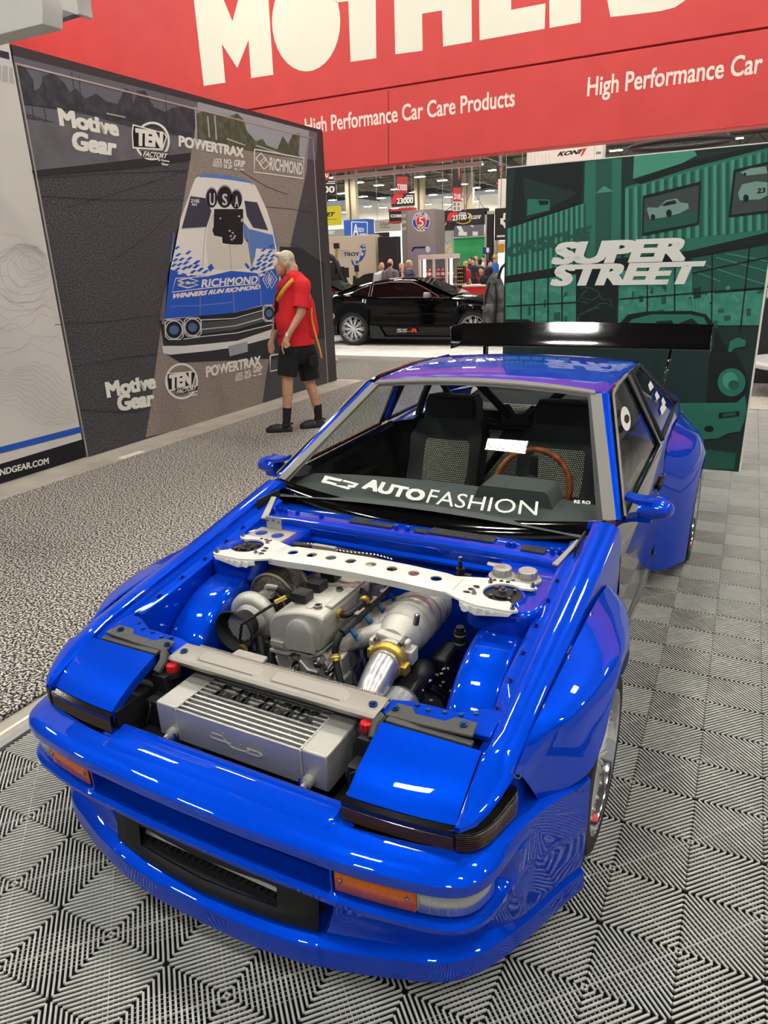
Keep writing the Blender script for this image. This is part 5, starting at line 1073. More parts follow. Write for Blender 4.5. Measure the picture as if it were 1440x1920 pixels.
q = MB()
for a in (pi/2+.0,pi+.2,-.2): q.box(cw+(X_*cos(a)+Y_*sin(a))*.08,(.03,.02,.12))
q.cyl(cw-D_*.02,cw+D_*.03,.05,n=20); q.build('wheel_hub', BLACK, sw)
for x0 in (-.30,.31):
    st_ = [(1.86,.40,.21),(1.98,.44,.215),(2.08,.56,.205),(2.13,.70,.20),(2.165,.82,.205),(2.185,.875,.185),(2.195,.90,.155),(2.205,1.0,.145),(2.205,1.035,.125)]
    rows = []
    for y,z,hw in st_:
        bol = .055 if z < .86 else .015
        rows.append([V(x0+hw*u,y-bol*max(0,(abs(u)-.5)*2)**1.5,z) for u in [k/6 for k in range(-6,7)]]+[V(x0+hw*u*.97,y+.10,z-.01) for u in [k/6 for k in range(6,-7,-1)]])
    se = MB().loft(rows,True,True).build('seat', LEATHER, car, 50)
    rows = [[V(x0+w_*u,y-.012-.008*(1-abs(u)**4),z) for u in [k/5 for k in range(-5,6)]] for y,z,w_ in ((2.085,.58,.125),(2.11,.64,.13),(2.135,.72,.13),(2.155,.785,.128),(2.158,.80,.115))]
    MB().loft(rows).build('seat_insert', TWEED, se)
    q = MB(); q.box2((x0-.22,1.55,.34),(x0+.22,2.0,.44)); q.build('seat_cushion', LEATHER, se, bevel=.04)
    q = MB(); q.box2((x0-.135,2.176,.915),(x0+.135,2.19,1.02)); q.build('head_pad', CLOTH, se, bevel=.006)
# rear bench and shelf
for x0 in (-.33,.33):
    q = MB(); q.loft([[V(x0+.27*u,y,z) for u in (-1,-.8,0,.8,1)] for y,z in ((2.62,.36),(2.70,.5),(2.76,.66),(2.80,.78),(2.83,.79))]); q.build('rear_seat_back', TWEED, car)
MB().box2((-.66,2.80,.70),(.66,2.95,.76)).build('rear_shelf', CLOTH, car, bevel=.01); MB().box2((-.62,2.78,.76),(.62,2.80,.84)).build('rear_trim', CLOTH, car)
MB().loft([[V(x,2.86,.80),V(x,2.9,.86)] for x in (-.45,-.25,.25,.45)]).build('rear_head_pad', TWEED, car, solid=.02)
CAGE = mat('cage_black', (44,48,47), .5)
q = MB(); q.tube(cr([(-.64,2.42,.2),(-.62,2.44,.8),(-.53,2.47,1.08),(-.46,2.48,1.125),(.46,2.48,1.125),(.53,2.47,1.08),(.62,2.44,.8),(.64,2.42,.2)],6),.021,12); q.tube([(-.50,2.5,1.08),(-.58,3.2,.60)],.02,10); q.tube([(.50,2.5,1.08),(.58,3.2,.60)],.02,10); q.tube([(-.60,2.44,.82),(.60,2.44,.82)],.019,10); cg = q.build('roll_cage', CAGE, car)
q = MB(); cx_ = V(-.025,2.56,.80)
for x,z in ((-.33,1.12),(.33,1.12),(-.40,.28),(.40,.28)): q.tube([cx_+(V(x,2.52,z)-cx_)*.18,V(x,2.5,z)],.024,12)
q.build('cage_diagonal', CAGE, cg)
q = MB(); pts = []
for a,r_ in ((20,.12),(45,.17),(62,.15),(75,.085),(105,.085),(118,.15),(135,.17),(160,.12),(190,.10),(215,.17),(225,.185),(238,.165),(258,.08),(282,.08),(302,.165),(315,.185),(325,.17),(350,.10)): pts.append(cx_+V(r_*cos(RAD(a))*.95,-.02,r_*sin(RAD(a))*1.0))
q.prism(pts,(0,.03,0)); q.build('cage_cross_plate', mat('plate_grey',(84,92,90),.5), cg, bevel=.01)
q = MB(); q.tube(cr([(.12,2.42,.86),(.14,2.40,.80),(.12,2.38,.70)],4),.02,8); q.build('belt_reel', BLACK, cg)
for x in (-.10,-.50,.12,.50): MB().loft([[V(x-.02,2.22,.92),V(x+.02,2.22,.92)],[V(x-.02,2.45,.84),V(x+.02,2.45,.84)]]).build('harness_strap', BLACK, cg)
MB().box2((-.12,1.66,1.05),(.12,1.68,1.10)).build('rear_view_mirror', BLACK, car, bevel=.01) if False else None
# small marks on the door and quarter glass
q = MB(); c0 = V(.614,1.93,1.02)
def side_pt(y,z,s=1): return V(s*(lerp(.772,.60,(z-.80)/.35)+.012),y,z)
rows = [[side_pt(1.83+.10*cos(a)+.03*sin(a),1.045+.042*sin(a)) for a in [2*pi*k/24 for k in range(25)]],[side_pt(1.845+.055*cos(a),1.040+.016*sin(a)) for a in [2*pi*k/24 for k in range(25)]]]
q.loft(rows); q.build('glass_decal', WHITE, car)
for k,(y,z,l) in enumerate(((2.55,1.04,.14),(2.62,.98,.12),(2.72,.93,.12),(2.60,.91,.20))):
    q = MB(); q.poly([side_pt(y,z),side_pt(y+l,z),side_pt(y+l*.9,z+.035),side_pt(y+.02,z+.03)]); q.build('glass_decal', WHITE, car)
MB().loft([[V(x,2.94,.76) for x in (-.62,0,.62)],[V(x,3.3,.83) for x in (-.60,0,.60)],[V(x,3.50,.862) for x in (-.58,0,.58)]]).build('luggage_cover', CLOTH, car, solid=.01)
# ================================================================= people
SKIN = mat('skin', (206,158,130), .55, noise=(30,(192,140,112),.35,.7)); SKINP = mat('skin_pale', (214,170,146), .55)
FW = Vector((-.894,-.447,0)); LF = Vector((.447,-.894,0)); M0 = Vector((-4.16,5.12,0))
def mp(x, y, dl=0, ox=480, oy=440, s=4.8):
    """a joint of the walking man: picture point on his own upright plane, moved dl towards his left side"""
    d = ray(ox+x/s, oy+y/s); t = (M0+LF*dl-CAMC).dot(LF)/d.dot(LF); return CAMC+d*t
man = thing('person', 'grey-haired man in red t-shirt and black shorts walking past the printed wall', 'person', (0,0,0))
zf0 = mp(280,1790,.1).z
def pp(x,y,dl=0): p = mp(x,y,dl); return Vector((p.x,p.y,p.z-zf0*max(0,1-p.z/1.8)))
P1 = pp
hd_ = pp(262,262); hc = hd_
up = Vector((0,0,1))
body = [(hc+up*.02,(.078,.078,.10)), (hc+FW*.045-up*.05,(.052,.055,.07)), (hc+FW*.06-up*.095,(.035,.04,.03)), (hc+FW*.105-up*.022,(.016,.013,.022)), (hc+FW*.092-up*.062,(.014,.02,.012)),
  (pp(330,300,.0),pp(322,420,0),.058,.068), (hc-FW*.012+LF*.078-up*.012,(.016,.010,.030)), (hc-FW*.012-LF*.078-up*.012,(.016,.010,.030)),
  (pp(350,540,0),pp(345,900,0),.13,.15),
  # near arm and far arm
  (pp(428,500,.20),pp(405,715,.23),.056,.046), (pp(405,715,.23),pp(295,905,.27),.044,.029), (pp(250,520,-.20),pp(195,760,-.24),.054,.045), (pp(195,760,-.24),pp(150,940,-.22),.042,.028),
  # legs
  (pp(330,960,.09),pp(285,1290,.10),.10,.070), (pp(285,1290,.10),pp(285,1420,.10),.064,.060), (pp(285,1420,.10),pp(277,1690,.10),.060,.036), (pp(277,1690,.10),pp(270,1760,.10),.036,.04),
  (pp(420,960,-.09),pp(470,1310,-.10),.10,.068), (pp(470,1310,-.10),pp(515,1430,-.10),.062,.058), (pp(515,1430,-.10),pp(563,1640,-.10),.058,.035), (pp(563,1640,-.10),pp(555,1720,-.10),.035,.04)]
def hand(pts, r=1.0):
    """palm, four fingers and a thumb, each its own bent chain: lists of picture points with side offset"""
    out = []
    for ch in pts:
        q = [pp(*c[:3]) for c in ch]
        for a,b,c0,c1 in zip(q,q[1:],ch,ch[1:]): out.append((a,b,c0[3]*r,c1[3]*r))
    return out
body += hand([[(292,905,.27,.030),(268,975,.28,.034)], [(250,985,.27,.013),(236,1035,.275,.010),(252,1085,.28,.008)], [(262,990,.285,.013),(262,1025,.30,.010),(282,1030,.31,.008)], [(278,990,.30,.013),(284,1020,.31,.010),(298,1012,.32,.008)], [(290,980,.305,.011),(300,1005,.315,.009),(306,990,.32,.007)], [(284,930,.25,.013),(246,975,.245,.011),(232,1010,.25,.009)]])
body += hand([[(150,940,-.22,.028),(130,1000,-.22,.034)], [(115,1010,-.23,.012),(118,1060,-.22,.010),(140,1085,-.21,.008)], [(125,1020,-.21,.012),(132,1070,-.20,.010),(155,1085,-.20,.008)], [(140,1025,-.20,.012),(150,1068,-.19,.010),(166,1072,-.19,.008)], [(152,1015,-.19,.011),(164,1048,-.18,.009),(172,1040,-.18,.007)], [(146,970,-.19,.013),(160,1015,-.18,.010),(160,1040,-.18,.008)]])
bd = blob('body', SKIN, body, man, .0065, 4)
q = MB()
for e in (-1,1): q.sphere(hc+FW*.082+LF*.032*e+up*.004,(.008,.008,.006),10,6)
q.build('eye', mat('eye_white',(220,214,206),.3), man); q = MB()
for e in (-1,1): q.sphere(hc+FW*.0885+LF*.032*e+up*.004,(.004,.004,.004),8,5); 
q.build('iris', mat('iris',(60,70,84),.3), man)
MB().tube([hc+FW*.092-up*.066+LF*.02,hc+FW*.099-up*.064,hc+FW*.092-up*.066-LF*.02],.004,6).build('lips', mat('lip',(170,104,92),.5), man)
HAIR = mat('grey_hair', (176,166,140), .8, noise=(70,(208,200,178),.35,.65), bump=(90,.6))
blob('hair', HAIR, [(hc-FW*.018+up*.055,(.085,.088,.078)), (hc-FW*.042-up*.0,(.060,.080,.080)), (hc-FW*.05-up*.055,(.038,.062,.036)), (hc+FW*.05+up*.085,(.045,.07,.03)), (hc+LF*.068-FW*.03+up*.02,(.035,.018,.05)), (hc-LF*.068-FW*.03+up*.02,(.035,.018,.05))], man, .008, 2)
TEE = mat('red_cotton', (214,32,40), .85, bump=(14,.5)); SHORT = mat('black_cotton', (24,24,26), .85, bump=(18,.6)); SOCK = mat('black_sock', (34,32,33), .9, bump=(200,.3)); CLOG = mat('black_clog', (26,25,25), .55)
blob('t_shirt', TEE, [(pp(350,450,0),pp(345,600,0),.140,.162), (pp(345,600,0),pp(335,800,0),.165,.188), (pp(335,800,0),pp(362,905,0),.188,.180), (pp(290,760,0),(.145,.15,.14)), (pp(440,620,.0),pp(475,880,0),.10,.11), (pp(375,415,.0),pp(425,462,.15),.080,.085), (pp(345,400,.06),pp(345,400,-.06),.085,.085), (pp(350,420,0),pp(350,480,0),.12,.15), (pp(420,470,.17),pp(414,560,.19),.086,.080), (pp(300,440,-.02),pp(255,480,-.15),.08,.085), (pp(255,490,-.17),pp(240,560,-.18),.080,.075)], man, .011, 4)
blob('shorts', SHORT, [(pp(362,990,0),pp(366,1060,0),.182,.172), (pp(320,1040,.08),pp(298,1130,.09),.125,.115), (pp(425,1040,-.08),pp(455,1130,-.09),.130,.120), (pp(470,1050,.03),pp(490,1120,.0),.09,.09)], man, .011, 3)
for a,b in (((302,1090,.09),(281,1278,.10)),((447,1090,-.09),(490,1310,-.10))):
    q = MB(); A_,B_ = pp(*a),pp(*b); q.tube([A_,A_.lerp(B_,.4),B_,B_+Vector((0,0,.012))],[.118,.114,.108,.098],20,False); q.build('shorts_leg', SHORT, man)
q = MB(); q.tube([pp(350,905,0),pp(362,960,0),pp(366,1000,0)],[.188,.196,.192],28,False); q.build('shirt_hem', TEE, man)
for a,b in (((416,540,.185),(404,665,.222)),((240,545,-.18),(214,672,-.21))):
    q = MB(); A_,B_ = pp(*a),pp(*b); q.tube([A_,A_.lerp(B_,.5),B_,B_+(A_-B_)*.12],[.079,.080,.082,.072],18,False); q.build('sleeve', TEE, man)
q = MB(); q.box(pp(520,1150,.10),(.10,.03,.12),Matrix.Rotation(RAD(26),3,'Z')); q.build('cargo_pocket', SHORT, man, bevel=.012)
for nm,a,b,c in (('near',(282,1570,.10),(277,1700,.10),(268,1765,.10)),('far',(552,1545,-.10),(563,1650,-.10),(552,1712,-.10))):
    q = MB(); q.tube([pp(*a),pp(*b),pp(*c)],[.050,.043,.046],18); q.build('sock', SOCK, man)
def clog(heel, toe, lift):
    h,t = heel,toe; d = (t-h).normalized(); sd = d.cross(up).normalized(); L_ = (t-h).length
    q = MB(); rows = []
    for k,(f,w,hz_) in enumerate(((0,.030,.05),(.06,.038,.062),(.3,.042,.060),(.45,.048,.080),(.6,.053,.085),(.8,.055,.070),(.94,.042,.050),(1.0,.02,.032))):
        c = h+d*(L_*f); c = Vector((c.x,c.y,.008+lift*(1-abs(f-.25)) )); rows.append([c+sd*(w*cos(a))+up*(max(0,sin(a))*hz_ + (-.008 if sin(a)<0 else 0)) for a in [2*pi*j/16 for j in range(16)]])
    q.loft(rows,True,True); o = q.build('clog', CLOG, man, 50)
    w = MB(); 
    for f,s_ in ((.62,.6),(.62,-.6),(.72,.3),(.72,-.3),(.82,.55),(.82,-.55),(.8,0)):
        c = h+d*(L_*f)+sd*(.05*s_); c = Vector((c.x,c.y,.006+.082-.05*max(0,f-.62)-abs(s_)*.022)); w.sphere(c,(.007,.007,.004),8,5)
    w.build('clog_hole', BLACK, o)
    MB().tube(cr([h+d*(L_*.42)+sd*.055+up*(.07),h+d*(L_*.1)+sd*.045+up*.085,h-d*.012+up*.085,h+d*(L_*.1)-sd*.045+up*.085,h+d*(L_*.42)-sd*.055+up*.07],4),.007,6).build('heel_strap', CLOG, o)
    MB().sphere(h+d*(L_*.42)+sd*(-.058)+up*.068,.009,8,6).build('strap_button', STEEL, o)
a = pp(330,1790,.10); b = pp(105,1760,.10); a.z = b.z = 0; b = a+(b-a).normalized()*.29; clog(a,b,.0)
a = pp(620,1720,-.10); b = pp(490,1750,-.10); a.z = b.z = 0; b = a+((b-a).normalized()+LF*.25).normalized()*.28; clog(a,b,.0)
q = MB(); q.lathe([(.031,-.010),(.036,-.008),(.036,.008),(.031,.010)],pp(293,905,.27),pp(295,905,.27)-pp(405,715,.23),18); wt = q.build('watch', mat('watch_gold',(206,186,130),.3,.8), man); MB().cyl(pp(280,908,.30),pp(278,908,.312),.017,n=14).build('watch_face', WHITE, wt)
OR = mat('orange_strap', (226,140,44), .7)
def ribbon(pts, w, m, nm):
    q = MB(); pts = [Vector(p) for p in pts]; rows = []
    for i,p in enumerate(pts):
        d = (pts[min(i+1,len(pts)-1)]-pts[max(i-1,0)]).normalized(); sd = d.cross(LF).normalized()*w; rows.append([p+sd,p-sd])
    return q.loft(rows).build(nm, m, man, solid=.005)
ribbon(cr([pp(180,640,.0),pp(205,575,.165),pp(265,480,.185),pp(340,402,.13),pp(385,385,.06)],6), .021, OR, 'shoulder_strap')
ribbon(cr([pp(385,385,.06),pp(440,420,-.05),pp(495,600,.02),pp(500,740,.12),pp(535,900,.16),pp(575,1040,.18),pp(592,1125,.18)],6), .010, OR, 'shoulder_strap')
ribbon(cr([pp(350,365,.05),pp(318,388,.10),pp(285,425,.14),pp(230,490,.15),pp(205,540,.14)],6), .011, mat('lanyard',(40,40,44),.7), 'lanyard')
q = MB()
for k in range(9): p = pp(340-7*k,372+9*k,.08+.008*k)+LF*.02; q.box(p,(.012,.004,.008))
q.build('lanyard_print', WHITE, man)
ribbon([pp(205,520,.145),pp(190,560,.13),pp(182,640,.09),pp(178,860,.02)], .018, BLACK, 'camera_strap')
# ---- visitors further off
def visitor(label, px, py, Y, top, legs, hair, face=0, h=None, bald=False, hat=None, arm=0, group=None, skin=SKINP):
    p = on(px,py,'y',Y); H = p.z if h is None else h
    t = thing('person', label, 'person', (p.x,Y,0), face, group); k = H/1.75
    S_ = lambda x,y,z: Vector((x*k,y*k,z*k))
    ps = [(S_(0,0,1.63),(.075*k,.09*k,.115*k)), (S_(0,-.085,1.60),(.02*k,.025*k,.03*k)), (S_(0,.01,1.56),S_(0,.02,1.45),.055*k,.06*k), (S_(0,.02,1.35),S_(0,.02,1.0),.15*k,.14*k)]
    for s in (1,-1):
        ps += [(S_(.10*s,0,.95),S_(.11*s,-.02*s,.5),.09*k,.065*k), (S_(.11*s,-.02*s,.5),S_(.11*s,.02,.08),.06*k,.045*k), (S_(.11*s,-.08,.045),(.045*k,.13*k,.045*k))]
        if arm and s == arm: ps += [(S_(.20*s,.02,1.38),S_(.24*s,-.10,1.12),.055*k,.045*k), (S_(.24*s,-.10,1.12),S_(.06*s,-.17,1.46),.042*k,.03*k), (S_(.04*s,-.16,1.50),(.04*k,.035*k,.05*k))]
        else: ps += [(S_(.20*s,.02,1.38),S_(.25*s,.03,1.10),.055*k,.045*k), (S_(.25*s,.03,1.10),S_(.22*s,-.10,.88),.042*k,.03*k), (S_(.21*s,-.13,.82),(.035*k,.04*k,.06*k))]
    blob('body', skin, ps, t, .02, 3)
    sh = [(S_(0,.02,1.37),S_(0,.02,.98),.165*k,.165*k), (S_(-.12,.02,1.38),S_(.12,.02,1.38),.09*k,.09*k)]
    for s in (1,-1): sh.append((S_(.19*s,.02,1.39),S_(.24*s,.02-.06*(arm==s),1.16),.078*k,.07*k))
    blob('shirt', top, sh, t, .02, 3)
    tr_ = [(S_(0,.01,.98),S_(0,.01,.92),.155*k,.15*k)]
    for s in (1,-1): tr_ += [(S_(.10*s,0,.92),S_(.11*s,-.02*s,.5),.105*k,.08*k), (S_(.11*s,-.02*s,.5),S_(.11*s,.02,.1),.078*k,.065*k)]
    blob('trousers', legs, tr_, t, .02, 2)
    if hat: q = MB(); q.lathe([(.15*k,0),(.15*k,.012),(.09*k,.02),(.085*k,.09),(.05*k,.11),(0,.11)],S_(0,.0,1.66),(0,0,1),20); q.build('hat', hat, t)
    elif bald: blob('hair', hair, [(S_(0,.05,1.60),(.083*k,.06*k,.06*k))], t, .02, 2)
    else: blob('hair', hair, [(S_(0,.02,1.685),(.088*k,.095*k,.075*k)),(S_(0,.06,1.62),(.08*k,.06*k,.09*k))], t, .02, 2)
    return t
DK = mat('dark_jacket',(30,32,36),.85); NAVY = mat('navy_print',(34,42,78),.8,noise=(40,(86,92,130),.5,.6)); LB = mat('pale_shirt',(196,206,216),.8); GT = mat('grey_tee',(118,116,114),.85); JN = mat('dark_trousers',(38,40,48),.85); RT = mat('red_top',(178,40,52),.8); WT = mat('white_shirt',(216,216,212),.8); BS = mat('blue_shirt',(50,104,186),.8)
HB = mat('brown_hair',(66,46,34),.8); HBL = mat('blond_hair',(198,170,116),.8); HG = mat('silver_hair',(186,174,148),.8); HDK = mat('dark_hair',(30,26,24),.8); STRAW = mat('straw_hat',(196,154,92),.8)
visitor('bald man in a pale shirt, facing the man in the grey t-shirt', 715.5, 491, 18.0, LB, JN, HG, RAD(60), bald=True)
visitor('balding man in a grey t-shirt seen from behind, behind the black car', 731.5, 484.5, 17.7, GT, JN, HB, RAD(170), bald=True)
visitor('silver-haired man in a navy patterned shirt with a hand at his chin', 765.5, 488, 18.0, NAVY, JN, HG, RAD(-80), arm=1)
visitor('brown-haired person in a dark top half hidden between two men', 752.5, 493, 19.0, DK, JN, HBL, RAD(20))
visitor('dark-haired man in a dark green jacket beside the glass case', 851, 485.5, 23, mat('green_jacket',(44,56,50),.85), JN, HDK, RAD(-100))
visitor('dark-haired visitor in black close behind the green-jacketed man', 858.5, 486.5, 26, DK, JN, HDK, RAD(160))
visitor('blond woman in a red top in the crowd', 873.5, 489.5, 24, RT, JN, HBL, RAD(150))
visitor('brown-haired man in a black top beside the blond woman', 881, 481.5, 29, DK, JN, HB, RAD(10))
visitor('man in navy with a white badge facing the camera', 887, 484, 25, mat('navy_top',(36,40,54),.85), JN, HB, 0)
visitor('fair-haired visitor in a tan top at the back of the crowd by the green stand', 892.5, 480, 33, mat('tan_top',(150,130,110),.85), JN, HBL, RAD(30))
visitor('dark-haired visitor in a grey jacket behind the man bending down', 900, 486, 27, mat('grey_jacket',(84,82,84),.85), JN, HDK, RAD(200))
visitor('man in a white shirt near the blue hand sign', 906.5, 479.5, 30, WT, JN, HB, RAD(-30))
visitor('dark-haired visitor in black beside the man with a straw hat', 918, 487, 25, DK, JN, HDK, RAD(90))
visitor('man in a bright blue shirt wearing a straw hat', 928.5, 478, 26, BS, JN, HB, RAD(100), hat=STRAW)
v_ = visitor('man in a black jacket with a red lanyard behind the red table', 902, 500, 18.2, DK, JN, HDK, 0)
MB().tube([(-.10,-.16,1.42),(0,-.20,1.2),(.02,-.2,1.05),(.0,-.19,1.2),(.10,-.16,1.42)],.012,6).build('lanyard', mat('red_lanyard',(190,50,60),.7), v_)
visitor('person in a white and blue top standing behind the green panel', 972, 520, 7.2, mat('white_blue_top',(206,214,226),.8), JN, HB, RAD(-100), h=1.72)
visitor('person behind the printed wall whose black shoe shows past its edge', 604, 500, 10.15, DK, JN, HB, RAD(117), h=1.75)
# ================================================================= black show car across the aisle
def q2(px,py,Y): return on(px,py,'y',Y)
pr = on(663,648,'z',0); pf = on(886,650,'z',0)
ang = math.atan2(pf.y-pr.y, pf.x-pr.x); wbl = (pf-pr).length
def showcar(name, label, loc, rz, paint, k, glass, wheelm, wide=1, text=None):
    """local x forward from the rear axle, y left; near side is -y"""
    t = thing(name, label, 'car', loc, rz)
    sc = lambda p: Vector((p[0]*k,p[1]*k*wide,p[2]*k))
    st = [(-1.02,.74,.45,.92),(-1.0,.80,.30,1.0),(-.85,.90,.28,1.045),(-.5,.955,.26,1.06),(-.2,.985,.24,1.06),(.15,.985,.22,1.05),(.45,.955,.18,1.035),(.8,.935,.17,1.02),(1.3,.93,.17,1.0),(1.9,.935,.17,.985),(2.25,.955,.18,.97),(2.55,.98,.24,.945),(2.9,.98,.24,.90),(3.2,.955,.2,.84),(3.5,.88,.2,.76),(3.66,.76,.22,.66),(3.72,.62,.28,.56)]
    inter = lambda col,x: interp([(r_[0],r_[col]) for r_ in st],x)
    xs_ = sorted(set([r_[0] for r_ in st]+[c_+d_*.06 for c_ in (0,2.72) for d_ in range(-7,8)]+[c_+e_ for c_ in (0,2.72) for e_ in (-.385,.385,-.40,.40)]))
    def arch(x):
        m_ = 0
        for c_ in (0,2.72):
            if abs(x-c_) < .39: m_ = max(m_, .30+sqrt(max(.39**2-(x-c_)**2,0)))
        return m_
    rows = []
    for x,w,b,z in [(x,inter(1,x),max(inter(2,x),arch(x)),inter(3,x)) for x in xs_]: rows.append([(x,-w*.75,b-.0),(x,-w+.02,b),(x,-w,b+.04),(x,-w+.012,lerp(b,z,.45)),(x,-w+.025,lerp(b,z,.62)),(x,-w+.01,lerp(b,z,.72)),(x,-w+.03,z-.06),(x,-w+.10,z-.008),(x,-w*.55,z+.03),(x,0,z+.04)])
    rows = [[sc(p) for p in r]+[sc((p[0],-p[1],p[2])) for p in reversed(r[:-1])] for r in rows]
    MB().loft(rows,False,True).build('body_shell', paint, t, 30)
    MB().box2(sc((-.9,-.70,.2)),sc((3.4,.70,.9))).build('underbody', MATTE, t)
    gr = [(-.62,.60,1.075,.70),(-.1,.60,1.235,.76),(.25,.60,1.315,.79),(.65,.60,1.37,.80),(1.0,.60,1.385,.80),(1.3,.58,1.36,.79),(1.55,.58,1.27,.78),(1.95,.62,1.09,.76),(2.2,.66,1.0,.74)]
    rows = []
    for x,w,z,wb in gr:
        zb = .98; r = [(x,-wb-.03,zb),(x,-lerp(wb+.02,w,.55),lerp(zb,z,.55)),(x,-w,max(zb,z-.035)),(x,-w+.09,z),(x,0,z+.018)]; rows.append([sc(p) for p in r]+[sc((p[0],-p[1],p[2])) for p in reversed(r[:-1])])
    MB().loft(rows).build('cabin_roof', paint, t, 30)
    def gp_(x,f):  # point on the near cabin side
        i = max(i for i in range(len(gr)) if gr[i][0] <= x) if x >= gr[0][0] else 0; i = min(i,len(gr)-2); u = (x-gr[i][0])/(gr[i+1][0]-gr[i][0]); w = lerp(gr[i][1],gr[i+1][1],u); z = lerp(gr[i][2],gr[i+1][2],u); wb = lerp(gr[i][3],gr[i+1][3],u)
        zb = .98; y = lerp(wb+.03,lerp(wb+.02,w,.55),f/.55) if f < .55 else lerp(lerp(wb+.02,w,.55),w,(f-.55)/.45)
        return Vector((x,-y-.05,lerp(zb,z-.035,f)))
    for nm,xs in (('quarter_glass',[(-.22,.35),(-.12,.2),(.28,.05),(.34,.05),(.34,.9),(.1,.82)]),('door_glass',[(.40,.05),(1.0,.05),(1.95,.08),(1.9,.35),(1.62,.8),(1.3,.93),(.8,.93),(.40,.92)])):
        pts = [gp_(*a) for a in xs]
        for s in (1,-1):
            o = MB().poly([sc((p.x,p.y*s,p.z)) for p in pts]).build(nm, glass, t, recalc=False); q = MB(); lp = [sc((p.x,p.y*s,p.z)) for p in pts]; q.tube(lp+[lp[0]],.012*k,6); q.build('glass_trim', mat('bright_trim',(150,150,152),.25,1), o)
    ws_ = [sc((1.36,-.52,1.35)),sc((2.18,-.66,1.012)),sc((2.2,0,1.03)),sc((2.18,.66,1.012)),sc((1.36,.52,1.35)),sc((1.32,0,1.372))]
    MB().poly([p+Vector((.012,0,.012)) for p in ws_]).build('front_glass', mat('front_glass',(10,11,13),.05,coat=1), t, recalc=False)
    MB().poly([sc((-.58,-.56,1.098)),sc((-.06,-.52,1.265)),sc((-.06,.52,1.265)),sc((-.58,.56,1.098))]).build('rear_glass', glass, t, recalc=False)
    for s in (1,-1):
        for x in (0,2.72):
            wheel(x*k,-s*.995*k*wide,.355*k,.25*k,'wheel',1,mat('grey_rim',(206,206,208),.4,.3),10,True,t,mat('rim_edge',(190,190,192),.25,1),V(0,-s,0))
        q = MB(); q.loft([[sc((1.78,-s*.80,1.0)),sc((1.78,-s*.80,1.03)),sc((1.70,-s*.80,1.03)),sc((1.70,-s*.80,1.0))],[sc((1.80,-s*1.02,.99)),sc((1.80,-s*1.0,1.10)),sc((1.66,-s*1.0,1.10)),sc((1.66,-s*1.02,.99))],[sc((1.76,-s*1.08,1.01)),sc((1.76,-s*1.07,1.08)),sc((1.68,-s*1.07,1.08)),sc((1.68,-s*1.08,1.01))]],True,True); q.build('door_mirror', mat('mirror_cap',(150,148,144),.3,.5), t, bevel=.01)
        q = MB(); q.box2(sc((.42,-s*.92,.15)),sc((2.3,-s*.985,.19))); q.prism([sc((.42,-s*.99,.16)),sc((.78,-s*.99,.16)),sc((.62,-s*.99,.42)),sc((.40,-s*.99,.43))],(0,s*.02,0)); q.build('side_skirt', mat('satin_black',(30,30,32),.4), t)
        MB().tube([sc((.75,-s*.945,.66)),sc((2.1,-s*.95,.68))],.012,6).build('crease', paint, t)
    q = MB(); q.box2(sc((-1.08,-.80,1.06)),sc((-.80,.80,1.10))); q.build('boot_spoiler', paint, t, bevel=.015)
    for s in (1,-1): MB().box2(sc((3.35,-s*.86,.62)),sc((3.62,-s*.60,.70))).build('head_lamp', CLEAR, t, bevel=.02)
    if text:
        lettering('SS', mat('grey_decal',(150,150,152),.4), sc((1.02,-.965,.285)), sc((1.27,-.965,.285)), sc((1.04,-.965,.365)), t, off=(0,-.012,0), bold=.04)
        lettering('-R', mat('red_decal',(220,52,48),.4), sc((1.29,-.965,.285)), sc((1.50,-.965,.285)), sc((1.31,-.965,.365)), t, off=(0,-.012,0), bold=.04)
    return t
BG = mat('black_car_paint',(4,4,5),.1,spec=.2,coat=.22); TG = mat('car_glass',(6,7,8),.1,spec=.12)
k = wbl/2.72; off = Vector((-sin(ang),cos(ang),0))*(.995*k)
showcar('coupe', 'glossy black sports coupe with grey wheels parked across the aisle', (pr.x+off.x,pr.y+off.y,0), ang, BG, k, TG, None, text=True)
rp = on(655,560,'y',16.1); showcar('coupe', 'dark maroon car half hidden behind the tail of the black coupe', (rp.x-1.6,15.6,0), RAD(4), mat('maroon_paint',(54,12,16),.12,coat=1), .98, TG, None)
rp = on(912,505,'y',22); showcar('coupe', 'red car standing in the crowd behind the red-draped table', (rp.x+3.6,22.6,0), RAD(180), mat('red_paint',(170,24,30),.15,coat=1), .95, TG, None)
# ================================================================= stands and signs beyond
def slab(name, label, cat, m, x0, y0, x1, y1, Y, depth=.3, floor=False, group=None, face=None):
    """upright board measured at distance Y (picture corners), optionally standing on the floor"""
    a = on(x0,y0,'y',Y); b = on(x1,y1,'y',Y); zb = 0 if floor else b.z
    t = thing(name, label, cat, (a.x,Y,zb), 0, group)
    boxo('panel', m, (0,0,.003 if floor else 0), (b.x-a.x,depth,a.z-zb), t, .01)
    t['w'] = b.x-a.x; return t, Board('y', Y, t, -1)
def hang(t, xs, z0, top=11.995):
    q = MB()
    for x in xs: q.cyl((x,.1,z0),(x,.1,top-t.location.z),.015,n=6)
    q.build('cable', STEEL, t)
A1 = lambda pts: K(600,290,7.579,pts); A2 = lambda pts: K(770,290,7.579,pts); A3 = lambda pts: K(600,440,7.579,pts); A4 = lambda pts: K(770,440,7.579,pts)
